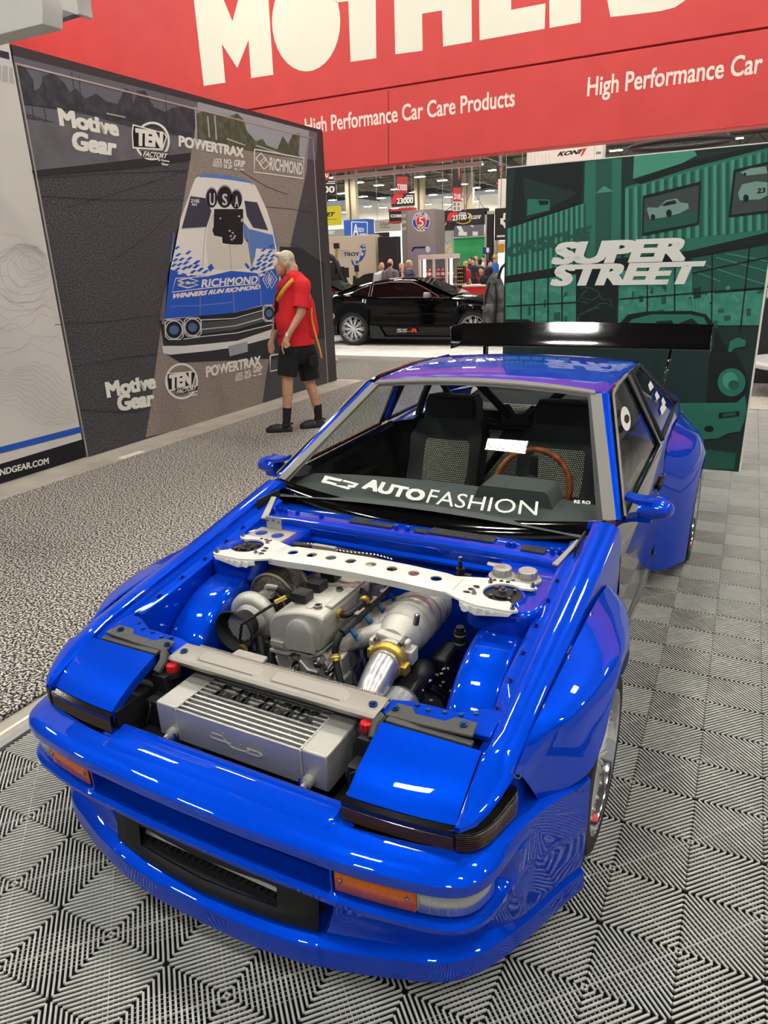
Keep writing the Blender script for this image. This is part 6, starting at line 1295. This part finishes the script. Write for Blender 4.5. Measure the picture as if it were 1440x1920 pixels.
YEL = mat('yellow_board',(216,200,40),.6); BRD = mat('blue_board',(44,92,178),.6); BEI = mat('beige_board',(196,188,166),.6); BLK = mat('black_board',(34,32,34),.7); GRB = mat('grey_board',(136,128,126),.6); OFF = mat('offwhite_board',(214,210,200),.6); GRN = mat('green_board',(52,158,94),.6); BNR = mat('banner_red',(176,62,56),.7); BNK = mat('banner_black',(46,42,42),.7); INK = mat('ink',(24,24,24),.7); LRED = mat('logo_red',(198,44,48),.6)
t,b = slab('hanging_sign','yellow square sign with black lettering beside the tan column','sign',YEL,606,388,638,421,38,.2); b.text('JET',INK,*A1([(50,900),(205,895),(60,822)]),layer=2,bold=.05,shear=.3); b.line('small_print',INK,[A1([(90,920),(240,918)])],.8,2); hang(t,(.2,t['w']-.2),.8)
t,b = slab('stand_sign','grey stand sign lettered in white below the yellow sign','sign',mat('grey_fascia',(160,160,152),.6),606,431.5,645,443,36,.3,True); b.text('LOBBY',WHITE,*A1([(60,1130),(215,1130),(60,1080)]),layer=2,bold=.05)
t,b = slab('stand_sign','blue box sign with a white framed letter mark above the beige wall','sign',BRD,644,413,688,446,30,.8,True)
b.line('white_frame',WHITE,[A1([(450,955),(672,960),(672,1168),(450,1168),(450,955)])],1.8,2); b.text('A',WHITE,*A1([(468,1155),(548,1155),(468,985)]),layer=3,bold=.02); b.text('TECH',WHITE,*A1([(535,1098),(622,1098),(535,1040)]),layer=3,bold=.03); b.line('white_bar',WHITE,[A1([(560,1120+16*i),(655,1120+16*i)]) for i in range(3)],.9,2)
t,b = slab('stand_wall','beige stand wall with a chrome and blue emblem','display wall',BEI,604,445,708,560,21,.3,True)
b.text('TROY',mat('dark_blue_letter',(40,52,96),.4),*A3([(335,305),(560,305),(335,250)]),layer=2,bold=.04); b.text('TROY',mat('pale_letter_grey',(170,170,172),.4),*A3([(268,318),(420,312),(268,262)]),layer=1,bold=.02); b.line('small_print',mat('faint_print',(160,156,146),.6),[A3([(270,232),(410,228)])],2,2)
b.shape('emblem',mat('emblem_blue',(38,84,160),.3),A3([(560,180),(600,140),(640,140),(650,220),(640,290),(600,360),(530,410),(470,440),(445,390),(450,340),(475,395),(520,370),(570,310),(600,250),(600,190)]),2)
b.shapes('emblem_shine',mat('emblem_silver',(214,218,224),.3),[A3(p) for p in ([(600,150),(640,150),(620,180)],[(575,270),(630,250),(600,310)],[(520,350),(570,320),(545,380)],[(480,400),(520,385),(490,430)],[(595,205),(640,195),(635,225)])],3)
boxo('side_return',BEI,(t['w']-.06,.3,.003),(t['w'],1.6,on(700,445,'y',21).z),t)
t,b = slab('stand_wall','black stand wall adjoining the beige wall with the emblem','display wall',BLK,708,445,747,560,20.8,.3,True)
t,b = slab('hanging_sign','pale banner with small red and black lettering beside the red-edged sign','sign',OFF,702,413,750,432.5,48,.2); b.text('POWER',LRED,*A1([(850,985),(935,985),(850,960)]),layer=2,bold=.02); b.text('NATION',INK,*A1([(848,1015),(945,1015),(848,990)]),layer=2,bold=.02); b.ellipse('round_mark',LRED,A1([(960,985)])[0],2.6,2.6,2,hole=.55); b.line('small_print',INK,[A1([(850,1038),(1000,1032)])],1,2); hang(t,(.2,t['w']-.2),.8)
t,b = slab('hanging_sign','black hanging sign with red edges behind the grey tower','sign',BLK,729,393,772,416,34,.6); b.text('COBB',WHITE,*A1([(1000,893),(1160,890),(1000,850)]),layer=3,bold=.05); boxo('red_edge',LRED,(-.02,-.02,on(729,395,'y',34).z-t.location.z-.06),(t['w']+.02,.62,on(729,392,'y',34).z-t.location.z),t); boxo('red_edge',LRED,(-.02,-.02,0),(t['w']+.02,.62,.08),t); hang(t,(.3,t['w']-.3),.9)
t,b = slab('stand_sign','small black sign behind the beige wall','sign',BLK,696,437,726,446,34,.3,True); b.line('red_print',LRED,[A1([(800,1160),(880,1158)])],2,2); b.line('white_print',WHITE,[A1([(735,1160),(775,1160)])],2,2)
# grey tower with round badge
t,b = slab('tower_sign','tall grey tower sign with a round blue and red badge','sign',GRB,763,395,816,482,22,.9,True)
a = on(752,398,'y',22.0); boxo('side_face',mat('grey_board_side',(120,116,114),.6),(a.x-t.location.x,.02,.003),(0,.9,on(763,395,'y',22).z),t)
for i,w_ in enumerate(('FACTORY','FIVE','RACING')): b.text(w_,OFF,(754,408+12*i),(761.5,407+12*i),(754,402+12*i),layer=-2,bold=.02)
c = A2([(148,950)])[0]; WB = mat('badge_blue',(44,70,150),.5)
b.ellipse('badge',WHITE,c,16.5,18.8,1); b.ellipse('badge',WB,c,15.6,17.9,2); b.ellipse('badge',WHITE,c,10,11.8,3); b.ellipse('badge',LRED,c,9,10.8,4); b.text('5',WHITE,(c[0]-4.6,c[1]+9),(c[0]+4.6,c[1]+9),(c[0]-4.2,c[1]-8.5),layer=5,bold=.01)
for i,ch in enumerate('FACTORY FIVE'):
    if ch != ' ':
        an = pi+.32+(pi-.64)*i/11; x = c[0]+12.6*cos(an); y = c[1]+14.8*sin(an); ux,uy = -sin(an)*1.6,cos(an)*1.6; vx,vy = cos(an)*2.3,sin(an)*2.3
        b.text(ch,WHITE,(x-ux-vx,y-uy-vy),(x+ux-vx,y+uy-vy),(x-ux+vx,y-uy+vy),layer=5,bold=.03)
b.shapes('checker',INK,[[(c[0]-9+i*3.2,c[1]+11+2.6*((i)%2)),(c[0]-5.8+i*3.2,c[1]+11+2.6*(i%2)),(c[0]-5.8+i*3.2,c[1]+13.4+2.6*(i%2)),(c[0]-9+i*3.2,c[1]+13.4+2.6*(i%2))] for i in range(6)],6); b.shape('checker_field',WHITE,[(c[0]-11,c[1]+10.5),(c[0]+11,c[1]+10.5),(c[0]+6,c[1]+17),(c[0]-6,c[1]+17)],5)
b.shape('printed_car',mat('print_lilac',(130,124,146),.5),A2([(-40,1440),(-5,1360),(20,1290),(80,1275),(300,1285),(355,1300),(355,1440)]),1); b.shape('printed_window',INK,A2([(10,1370),(35,1310),(200,1302),(210,1330),(60,1335),(30,1375)]),2); b.ellipse('printed_lamp',OFF,A2([(245,1345)])[0],4.2,6,2)
boxo('blue_edge',BRD,(t['w'],.0,.003),(t['w']+.07,.3,1.9),t)
# numbered aisle banners
def banner(label, Y, rect, num, nb, parts):
    t,b = slab('aisle_banner',label,'banner',BNR,*rect,Y,.04); x0,y0,x1,y1 = rect
    b.shape('photo_print',BNK,[(x0,y0),(x1,y0),(x1,y0+(y1-y0)*parts),(x0,y0+(y1-y0)*parts)],1)
    r = random.Random(int(Y*3)); b.shapes('photo_print',mat('photo_pink',(196,120,112),.7),[[(x0+(x1-x0)*u,y0+(y1-y0)*v),(x0+(x1-x0)*(u+.22),y0+(y1-y0)*(v+.05)),(x0+(x1-x0)*(u+.12),y0+(y1-y0)*(v+.2))] for u,v in [(.5+.25*r.random(),.06+i*.09) for i in range(max(2,int(parts*7)))]],2)
    if num: b.text(num,WHITE,*nb,layer=3,bold=.02)
    hang(t,(.1,t['w']-.1),on(x0,y0,'y',Y).z-t.location.z); return t,b
banner('red aisle banner numbered 23000 hanging over the red-edged black sign',26.5,(743,304,764,363),'23000',A1([(1100,505),(1235,512),(1100,415)]),.46)
t,b = banner('tall red aisle banner numbered 23100 over the dark stand sign',27.5,(849,295,865,396),'23100',A2([(612,630),(712,640),(612,550)]),.56); b.shape('white_foot',OFF,[(849,378),(865,378),(865,396),(849,396)],2); b.shapes('foot_print',GRB,[[(850.5+7*i,380+8*j),(855+7*i,380+8*j),(855+7*i,386+8*j),(850.5+7*i,386+8*j)] for i in range(2) for j in range(2)],3)
banner('narrow red aisle banner beside the tall white board',30,(930.5,311,942,345),None,None,.9)
banner('red aisle banner cut by the edge of the black printed wall',27,(600,318,617.5,339),'2300',A1([(-60,320),(118,325),(-60,225)]),.1)
def board(label,Y,rect,num,nb,red):
    t,b = slab('aisle_sign',label,'sign',BNK,*rect,Y,.05); 
    if num: b.text(num,WHITE,*nb,layer=3,bold=.03)
    if red: b.shape('red_flash',LRED,red,2)
    x0,y0,x1,y1 = rect; b.line('small_print',WHITE,[[(x1-15,y0+2.5),(x1-2,y0+2.2)],[(x1-18,y0+6),(x1-2,y0+5.6)]],1.6,3); hang(t,(.15,t['w']-.15),on(x0,y0,'y',Y).z-t.location.z); return t,b
board('black aisle sign numbered 23000 over the red-edged sign',25,(733,364.5,777,385),'23000',A1([(1090,700),(1325,690),(1090,618)]),A1([(1010,690),(1030,610),(1060,560),(1180,565),(1180,600),(1100,640),(1060,710)]))
board('black aisle sign numbered 23100 in front of the dark stand sign',25,(838,397,876,415),'23100',A2([(592,940),(795,920),(592,865)]),A2([(515,930),(530,860),(560,820),(670,815),(665,850),(600,880),(570,945)]))
board('black aisle sign with white figures cut by the printed wall edge',26,(600,338,630,363.5),'2300',A1([(-120,550),(208,540),(-120,455)]),None)
# right hand stands
t,b = slab('hanging_sign','dark hanging stand sign with a yellow swoosh and white lettering','sign',BLK,823,396,912,420,34,.4); b.text('CHARGER',OFF,*A2([(640,925),(985,912),(660,872)]),layer=2,bold=.03,shear=.3); b.ellipse('swoosh',mat('swoosh_yellow',(222,176,50),.5),A2([(740,900)])[0],17,11.5,1,hole=.86,a0=.3,a1=2.6); b.ellipse('swoosh',MATS['swoosh_yellow'],A2([(800,870)])[0],9,6,1,hole=.5,a0=-2,a1=.4)
z_ = on(823,396,'y',34).z-t.location.z; q = MB(); ap = on(881.5,354,'y',34)-t.location
for x in (.3,t['w']*.5,t['w']-.2): q.tube([(x,.2,z_),(ap.x,.2,ap.z)],.02,6)
q.cyl((ap.x,.2,ap.z),(ap.x,.2,11.995-t.location.z),.03,n=6); q.build('sling',STEEL,t)
t,b = slab('hanging_sign','small black sign with white italic letters beside the dark stand sign','sign',BLK,821.5,413,848,431.5,33,.3); b.text('EDU',WHITE,*A2([(410,1012),(500,1008),(420,968)]),layer=2,bold=.05,shear=.2); hang(t,(.2,),.6)
t,b = slab('stand_wall','plain bright green stand wall behind the crowd','display wall',GRN,847,447,910,505,40,.3,True); boxo('white_cornice',OFF,(-.1,-.1,on(847,447,'y',40).z),(t['w']+.1,.5,on(847,443,'y',40).z+.1),t); b.text('GET',INK,*A2([(835,1196),(940,1190),(845,1168)]),layer=6,bold=.03,shear=.3) if False else None
t,b = slab('stand_screen','grey and white angled roof screen over the green wall','screen',mat('screen_grey',(96,92,100),.5),850,421,907,442,39,.1); b.shapes('screen_stripe',OFF,[A2([(640,1000),(700,990),(760,1100),(700,1100)]),A2([(820,990),(850,985),(900,1020),(880,1030)]),A2([(680,1095),(800,1100),(800,1150),(680,1150)]),A2([(880,1090),(960,1095),(950,1150),(880,1150)])],1); hang(t,(.3,t['w']-.3),.8)
t,b = slab('stand_pillar','pale grey stand pillar with a faint green mark','display wall',mat('pale_grey_board',(190,192,180),.6),831,432,847,505,35,.3,True); b.line('faint_mark',mat('faint_green',(130,170,140),.6),[A2([(490,1215),(520,1260),(520,1280)]),A2([(560,1215),(520,1260)])],1.6,1); b.ellipse('orange_ring',mat('ring_orange',(216,166,70),.6),A2([(590,1420)])[0],12,17,2,hole=.8,a0=pi,a1=1.5*pi)
t,b = slab('stand_wall','white stand wall between the grey tower and the grey pillar','display wall',OFF,817,410,832,505,41,.3,True)
t,b = slab('truss_post','black lighting post with pale edges beside the green stand wall','post',INK,911,397,922,510,28,.25,True); boxo('edge_rail',SATIN,(-.03,-.02,.003),(.05,.27,on(911,396,'y',28).z),t); boxo('edge_rail',SATIN,(t['w']+.1,-.02,.003),(t['w']+.17,.27,on(911,398,'y',28).z),t); boxo('top_rail',SATIN,(-.03,-.02,on(911,397,'y',28).z-.1),(.5,.27,on(911,396,'y',28).z),t)
t,b = slab('hanging_sign','black sign with a white shield mark beside the green panel','sign',BLK,928,391,960,449,27,.3); b.shape('shield_mark',WHITE,A2([(1320,830),(1400,830),(1400,1020),(1340,1050),(1310,1000),(1275,985),(1275,905),(1310,905)]),1); b.shape('shield_mark',BLK,A2([(1345,860),(1400,860),(1400,990),(1350,1000),(1340,960),(1320,950),(1320,925),(1345,925)]),2); b.line('small_print',OFF,[A2([(1225,1160),(1340,1155)])],3.4,1); hang(t,(.2,1),1.2)
t,b = slab('white_board','tall white board standing above the black shield sign','display wall',OFF,934,336,947.5,392,29,.1); hang(t,(.3,),1.2)
t,b = slab('stand_screen','pink and white lit screen above the orange sign','screen',mat('pink_screen',(226,190,190),.5),926,452,960,470,31,.2,False); hang(t,(.2,),.3); 
t,b = slab('stand_sign','orange square sign on a post above the straw hat','sign',mat('orange_board',(224,160,40),.6),923,458,943,474,29,.2); MB().cyl((.1,.1,-1.2),(.1,.1,0),.03,n=8).cyl((.1,.1,-t.location.z),(.1,.1,-1.2),.03,n=8).build('stand_post',STEEL,t); b.text('Z',INK,*A4([(1222,230),(1245,222),(1228,190)]),layer=2,bold=.02)
t,b = slab('stand_sign','small blue and white sign on the black post','sign',mat('navy_board',(36,54,100),.6),905,464,919,476,27.5,.1); MB().cyl((.2,.08,-t.location.z),(.2,.08,0),.03,n=8).build('stand_post',STEEL,t); b.ellipse('white_mark',WHITE,A4([(1095,220)])[0],3,5,2)
# glass case with red tins
p0 = on(784,478,'y',19.5); p1 = on(849,478,'y',19.5); gc = thing('display_case', 'tall glass display case with a white lit frame', 'cabinet', (p0.x,19.5,0)); w = p1.x-p0.x; h = p0.z
MB().box2((0,0,h-.14),(w,.6,h)).build('header', OFF, gc); MB().box2((0,0,0),(w,.6,.35)).build('plinth', OFF, gc)
for x,m in ((.0,OFF),(.16,mat('case_light',(250,252,255),.5,emit=2.2)),(w*.42,OFF),(w*.78,OFF),(w-.10,MATS['case_light'])): MB().box2((x,0,.35),(x+.07,.06,h-.14)).build('case_post', m, gc)
for z in (.9,1.25): MB().box2((0,.02,z),(w,.58,z+.02)).build('glass_shelf', mat('shelf_glass',(190,200,196),.1), gc)
MB().box2((0,.58,.35),(w,.6,h-.14)).build('back_panel', mat('case_back',(150,146,140),.6), gc)
tin = thing('polish_tin', 'red and white tin on a shelf of the glass case', 'tin', (0,0,0), 0, 'tins in the glass case')
MB().cyl((0,0,.0),(0,0,.2),.055,n=12).build('can', mat('tin_red',(200,44,52),.35), tin); MB().cyl((0,0,.06),(0,0,.14),.057,n=12,cap=False).build('tin_label', WHITE, tin); MB().cyl((0,0,.2),(0,0,.24),.03,n=10).build('cap', WHITE, tin)
i = 0
for z in (1.27,.92):
    for kx in range(7):
        o = tin if i == 0 else copy_tree(tin); o.location = (p0.x+.14+kx*(w-.28)/6, 19.5+.25, z); i += 1
# red table, rack and goods
p0 = on(869,535,'y',16.6); p1 = on(925,556,'y',16.6); tb_ = thing('table', 'red-draped table with a white top in front of the crowd', 'table', (p0.x,16.6,0)); w = p1.x-p0.x
boxo('red_drape', mat('red_cloth',(206,40,46),.7), (0,0,.003), (w,.8,p0.z-.04), tb_, .01); boxo('table_top', OFF, (-.03,-.03,p0.z-.04), (w+.03,.83,p0.z), tb_, .005)
gd = thing('spray_bottle', 'small black bottle standing on the red-draped table', 'bottle', (0,0,0), 0, 'bottles on the red table'); MB().cyl((0,0,0),(0,0,.10),.03,n=10).build('flask', INK, gd); MB().cyl((0,0,.10),(0,0,.15),.012,n=8).box((0,-.02,.15),(.02,.06,.02)).build('trigger', INK, gd)
for kx in range(6):
    o = gd if kx == 0 else copy_tree(gd); o.location = (p0.x+.5*w+.07*kx*w/1.0, 16.9, p0.z+.0)
p0 = on(857,500,'y',18.6); rk = thing('display_rack', 'black rack of small gold parts beside the glass case', 'rack', (p0.x,18.6,0)); boxo('rack_board', INK, (0,0,.003), (.2,.2,p0.z), rk); q = MB()
for ix in range(3):
    for iz in range(8): q.sphere((.04+.06*ix,-.01,p0.z-.06-.11*iz),.022,8,6)
q.build('gold_part', GOLD, rk); boxo('rack_tray', BEI, (-.05,-.15,p0.z-.5), (.28,.05,p0.z-.46), rk)
# black tube frame of an off-road buggy at the left
p0 = on(640,530,'y',19); fr_ = thing('buggy_frame', 'black tubular buggy frame in front of the beige wall', 'frame', (p0.x,19,0)); J = lambda x,y: on(*A3([(x,y)])[0],'y',19)-fr_.location
q = MB(); q.tube([J(60,290),J(150,320),J(210,360),J(300,560),J(390,740)],.10,8); q.tube([J(490,770),J(500,590),J(530,640),J(620,770)],.07,8); q.tube([J(390,740),J(395,900)],.10,8); q.tube([J(60,290),J(60,900)],.08,8); q.build('tube_frame', BLK, fr_)
q = MB(); q.box(J(235,160),(.14,.14,.16)); q.box(J(520,480),(.10,.12,.20)); q.box(J(375,540),(.12,.12,.30)); q.box(J(320,500),(.10,.1,.2)); q.build('bracket', BLK, fr_)
q = MB(); q.cyl(J(235,170),J(235,720),.05,n=10); q.cyl(J(520,480),J(520,760),.045,n=10); q.build('shock_absorber', mat('pale_gold',(186,170,120),.4,.4), fr_); MB().box(J(180,560),(.35,.3,.7)).box(J(210,640),(.5,.3,.3)).build('bucket_seat', BLK, fr_)
for s in (-1,1): MB().cyl(J(300,900)+Vector((s*1.2,-.2,0)),J(300,900)+Vector((s*1.2,.2,0)),max(.1,J(300,900).z),n=20).build('buggy_tyre', RUBBER, fr_)
# white box sign with black and red lettering over the green panel
t,b = slab('hanging_sign','white box sign with black lettering and a red arrow above the green panel','sign',OFF,988,276,1118,306,24,.5)
a = on(1118,270,'y',24); c_ = on(1131,270,'y',24); boxo('side_face',OFF,(t['w'],.0,0),(c_.x-t.location.x,.5,a.z-t.location.z),t)
GK = lambda pts: K(900,250,2.667,pts)
b.text('KONI',INK,*GK([(385,115),(500,103),(398,92)]),layer=2,bold=.05,shear=.1); b.shape('red_arrow',LRED,GK([(490,82),(535,72),(512,112),(502,114),(515,84),(490,90)]),2); b.line('joint',GRB,[GK([(412,75),(412,120)]),GK([(572,60),(572,118)])],.6,1); b.text('KONI',INK,*GK([(582,106),(604,104),(582,92)]),layer=2,bold=.05)
b.line('pinstripe',mat('faint_grey',(186,184,178),.6),[GK([(240+18*i,150),(236+18*i,100)]) for i in range(7)],1,1); hang(t,(.4,t['w']-.4),.9)
rg = thing('lighting_ring','dark oval ring hanging above the top of the green panel','fixture',tuple(on(1275,270,'y',16)),0)
q = MB(); q.tube([(1.0*cos(a),.6*sin(a),0) for a in [2*pi*k/32 for k in range(33)]],.05,8,False); q.build('ring_tube', BLK, rg); q = MB(); 
for a in (.3,2.0,3.6,5.2): q.cyl((1.0*cos(a),.6*sin(a),0),(.0,0,1.6),.012,n=6)
q.cyl((0,0,1.6),(0,0,11.995-rg.location.z),.015,n=6); q.build('sling', STEEL, rg)
# backpack worn by the person behind the panel
p0 = on(927,568,'y',6.75); bp = thing('backpack','grey and black backpack beside the edge of the green panel','backpack',(p0.x,6.75,p0.z-.33))
BPK = mat('pack_grey',(104,104,100),.8,noise=(9,(60,60,58),.45,.6),bump=(25,.6)); q = MB(); rows = []
for z,w,d in ((0,.11,.08),(.03,.13,.11),(.2,.14,.13),(.4,.13,.13),(.55,.10,.10),(.63,.06,.06),(.66,.02,.02)): rows.append([Vector((w*cos(a)*(1 if abs(cos(a))<.8 else .95),d*sin(a),z)) for a in [2*pi*k/18 for k in range(18)]])
q.loft(rows,True,True); q.build('pack_body', BPK, bp, 60); q = MB(); q.tube(cr([(-.02,-.12,.56),(-.06,-.14,.4),(-.05,-.14,.15),(-.02,-.12,.03)],5),.012,6); q.tube(cr([(.05,-.12,.55),(.07,-.14,.35),(.05,-.13,.08)],5),.012,6); q.build('zip', BLACK, bp); MB().tube(cr([(.06,-.05,.60),(.11,-.08,.72),(.16,0,.70),(.14,.05,.2)],5),.018,6).build('strap', BLACK, bp); MB().box((-.02,-.13,.2),(.12,.06,.26)).build('front_pocket', BPK, bp, bevel=.03)
# right edge: black wall and white bench beyond the stand
t,b = slab('stand_wall','plain black stand wall beyond the green panel','display wall',BLK,1405,560,1500,683,9.5,.3,True)
p0 = on(1412,690,'y',8.6); wb_ = thing('bench','white rounded bench on the carpet beyond the green panel','bench',(p0.x+.5,8.7,0)); q = MB(); q.lathe([(.0,.34),(.5,.34),(.56,.36),(.57,.40),(.55,.44),(.0,.45)],(0,0,0),(0,0,1),40); q.build('bench_seat', mat('white_gloss',(226,226,222),.3,coat=.5), wb_); MB().cyl((-.2,0,.004),(-.2,0,.34),.05,n=12).cyl((.2,0,.004),(.2,0,.34),.05,n=12).build('bench_leg', BLACK, wb_)
# ---------------------------------------------------------------- one object per fastener: parts made of several loose pieces become parts of their own
def split_part(o):
    me = o.data; n = len(me.vertices); par = list(range(n))
    def f(i):
        while par[i] != i: par[i] = par[par[i]]; i = par[i]
        return i
    for e in me.edges: a,b = f(e.vertices[0]),f(e.vertices[1]); par[a] = b
    isl = {}
    for i in range(n): isl.setdefault(f(i),[]).append(i)
    boxes = []
    for vs in isl.values():
        lo = [min(me.vertices[i].co[k] for i in vs)-.002 for k in range(3)]; hi = [max(me.vertices[i].co[k] for i in vs)+.002 for k in range(3)]; boxes.append([lo,hi,set(vs)])
    merged = True
    while merged:
        merged = False
        for i in range(len(boxes)):
            for j in range(i+1,len(boxes)):
                a,b = boxes[i],boxes[j]
                if all(a[0][k] <= b[1][k] and b[0][k] <= a[1][k] for k in range(3)):
                    boxes[i] = [[min(a[0][k],b[0][k]) for k in range(3)],[max(a[1][k],b[1][k]) for k in range(3)],a[2]|b[2]]; boxes.pop(j); merged = True; break
            if merged: break
    if len(boxes) < 2: return
    name = o.name.split('.')[0]; sharp = RAD(35)
    for bx in boxes:
        idx = {v:k for k,v in enumerate(sorted(bx[2]))}; nm = bpy.data.meshes.new(name)
        nm.from_pydata([tuple(me.vertices[v].co) for v in idx], [], [tuple(idx[v] for v in p.vertices) for p in me.polygons if p.vertices[0] in idx])
        for m in me.materials: nm.materials.append(m)
        nm.shade_smooth(); nm.set_sharp_from_angle(angle=sharp); c = link(name, nm, o.parent)
        for md in o.modifiers:
            if md.type == 'BEVEL': q = c.modifiers.new('b','BEVEL'); q.width = md.width; q.segments = 2; q.limit_method = 'ANGLE'
    bpy.data.objects.remove(o)
for o in [o for o in bpy.data.objects if o.type == 'MESH' and o.name.split('.')[0] in ('clip_nut','cowl_stud','brace_nut','captive_nut','cover_plug','front_bolt','injector','rail_label','brace_disc','brace_slot','post_bolt','throttle_screw','mount_bolt','intercooler_bar','oil_cooler_tube','eye','iris','sleeved_hose','firewall_rib','flare_rivet','rivet','top_mount_nut','printed_window','bolt','starter_cover')]: split_part(o)
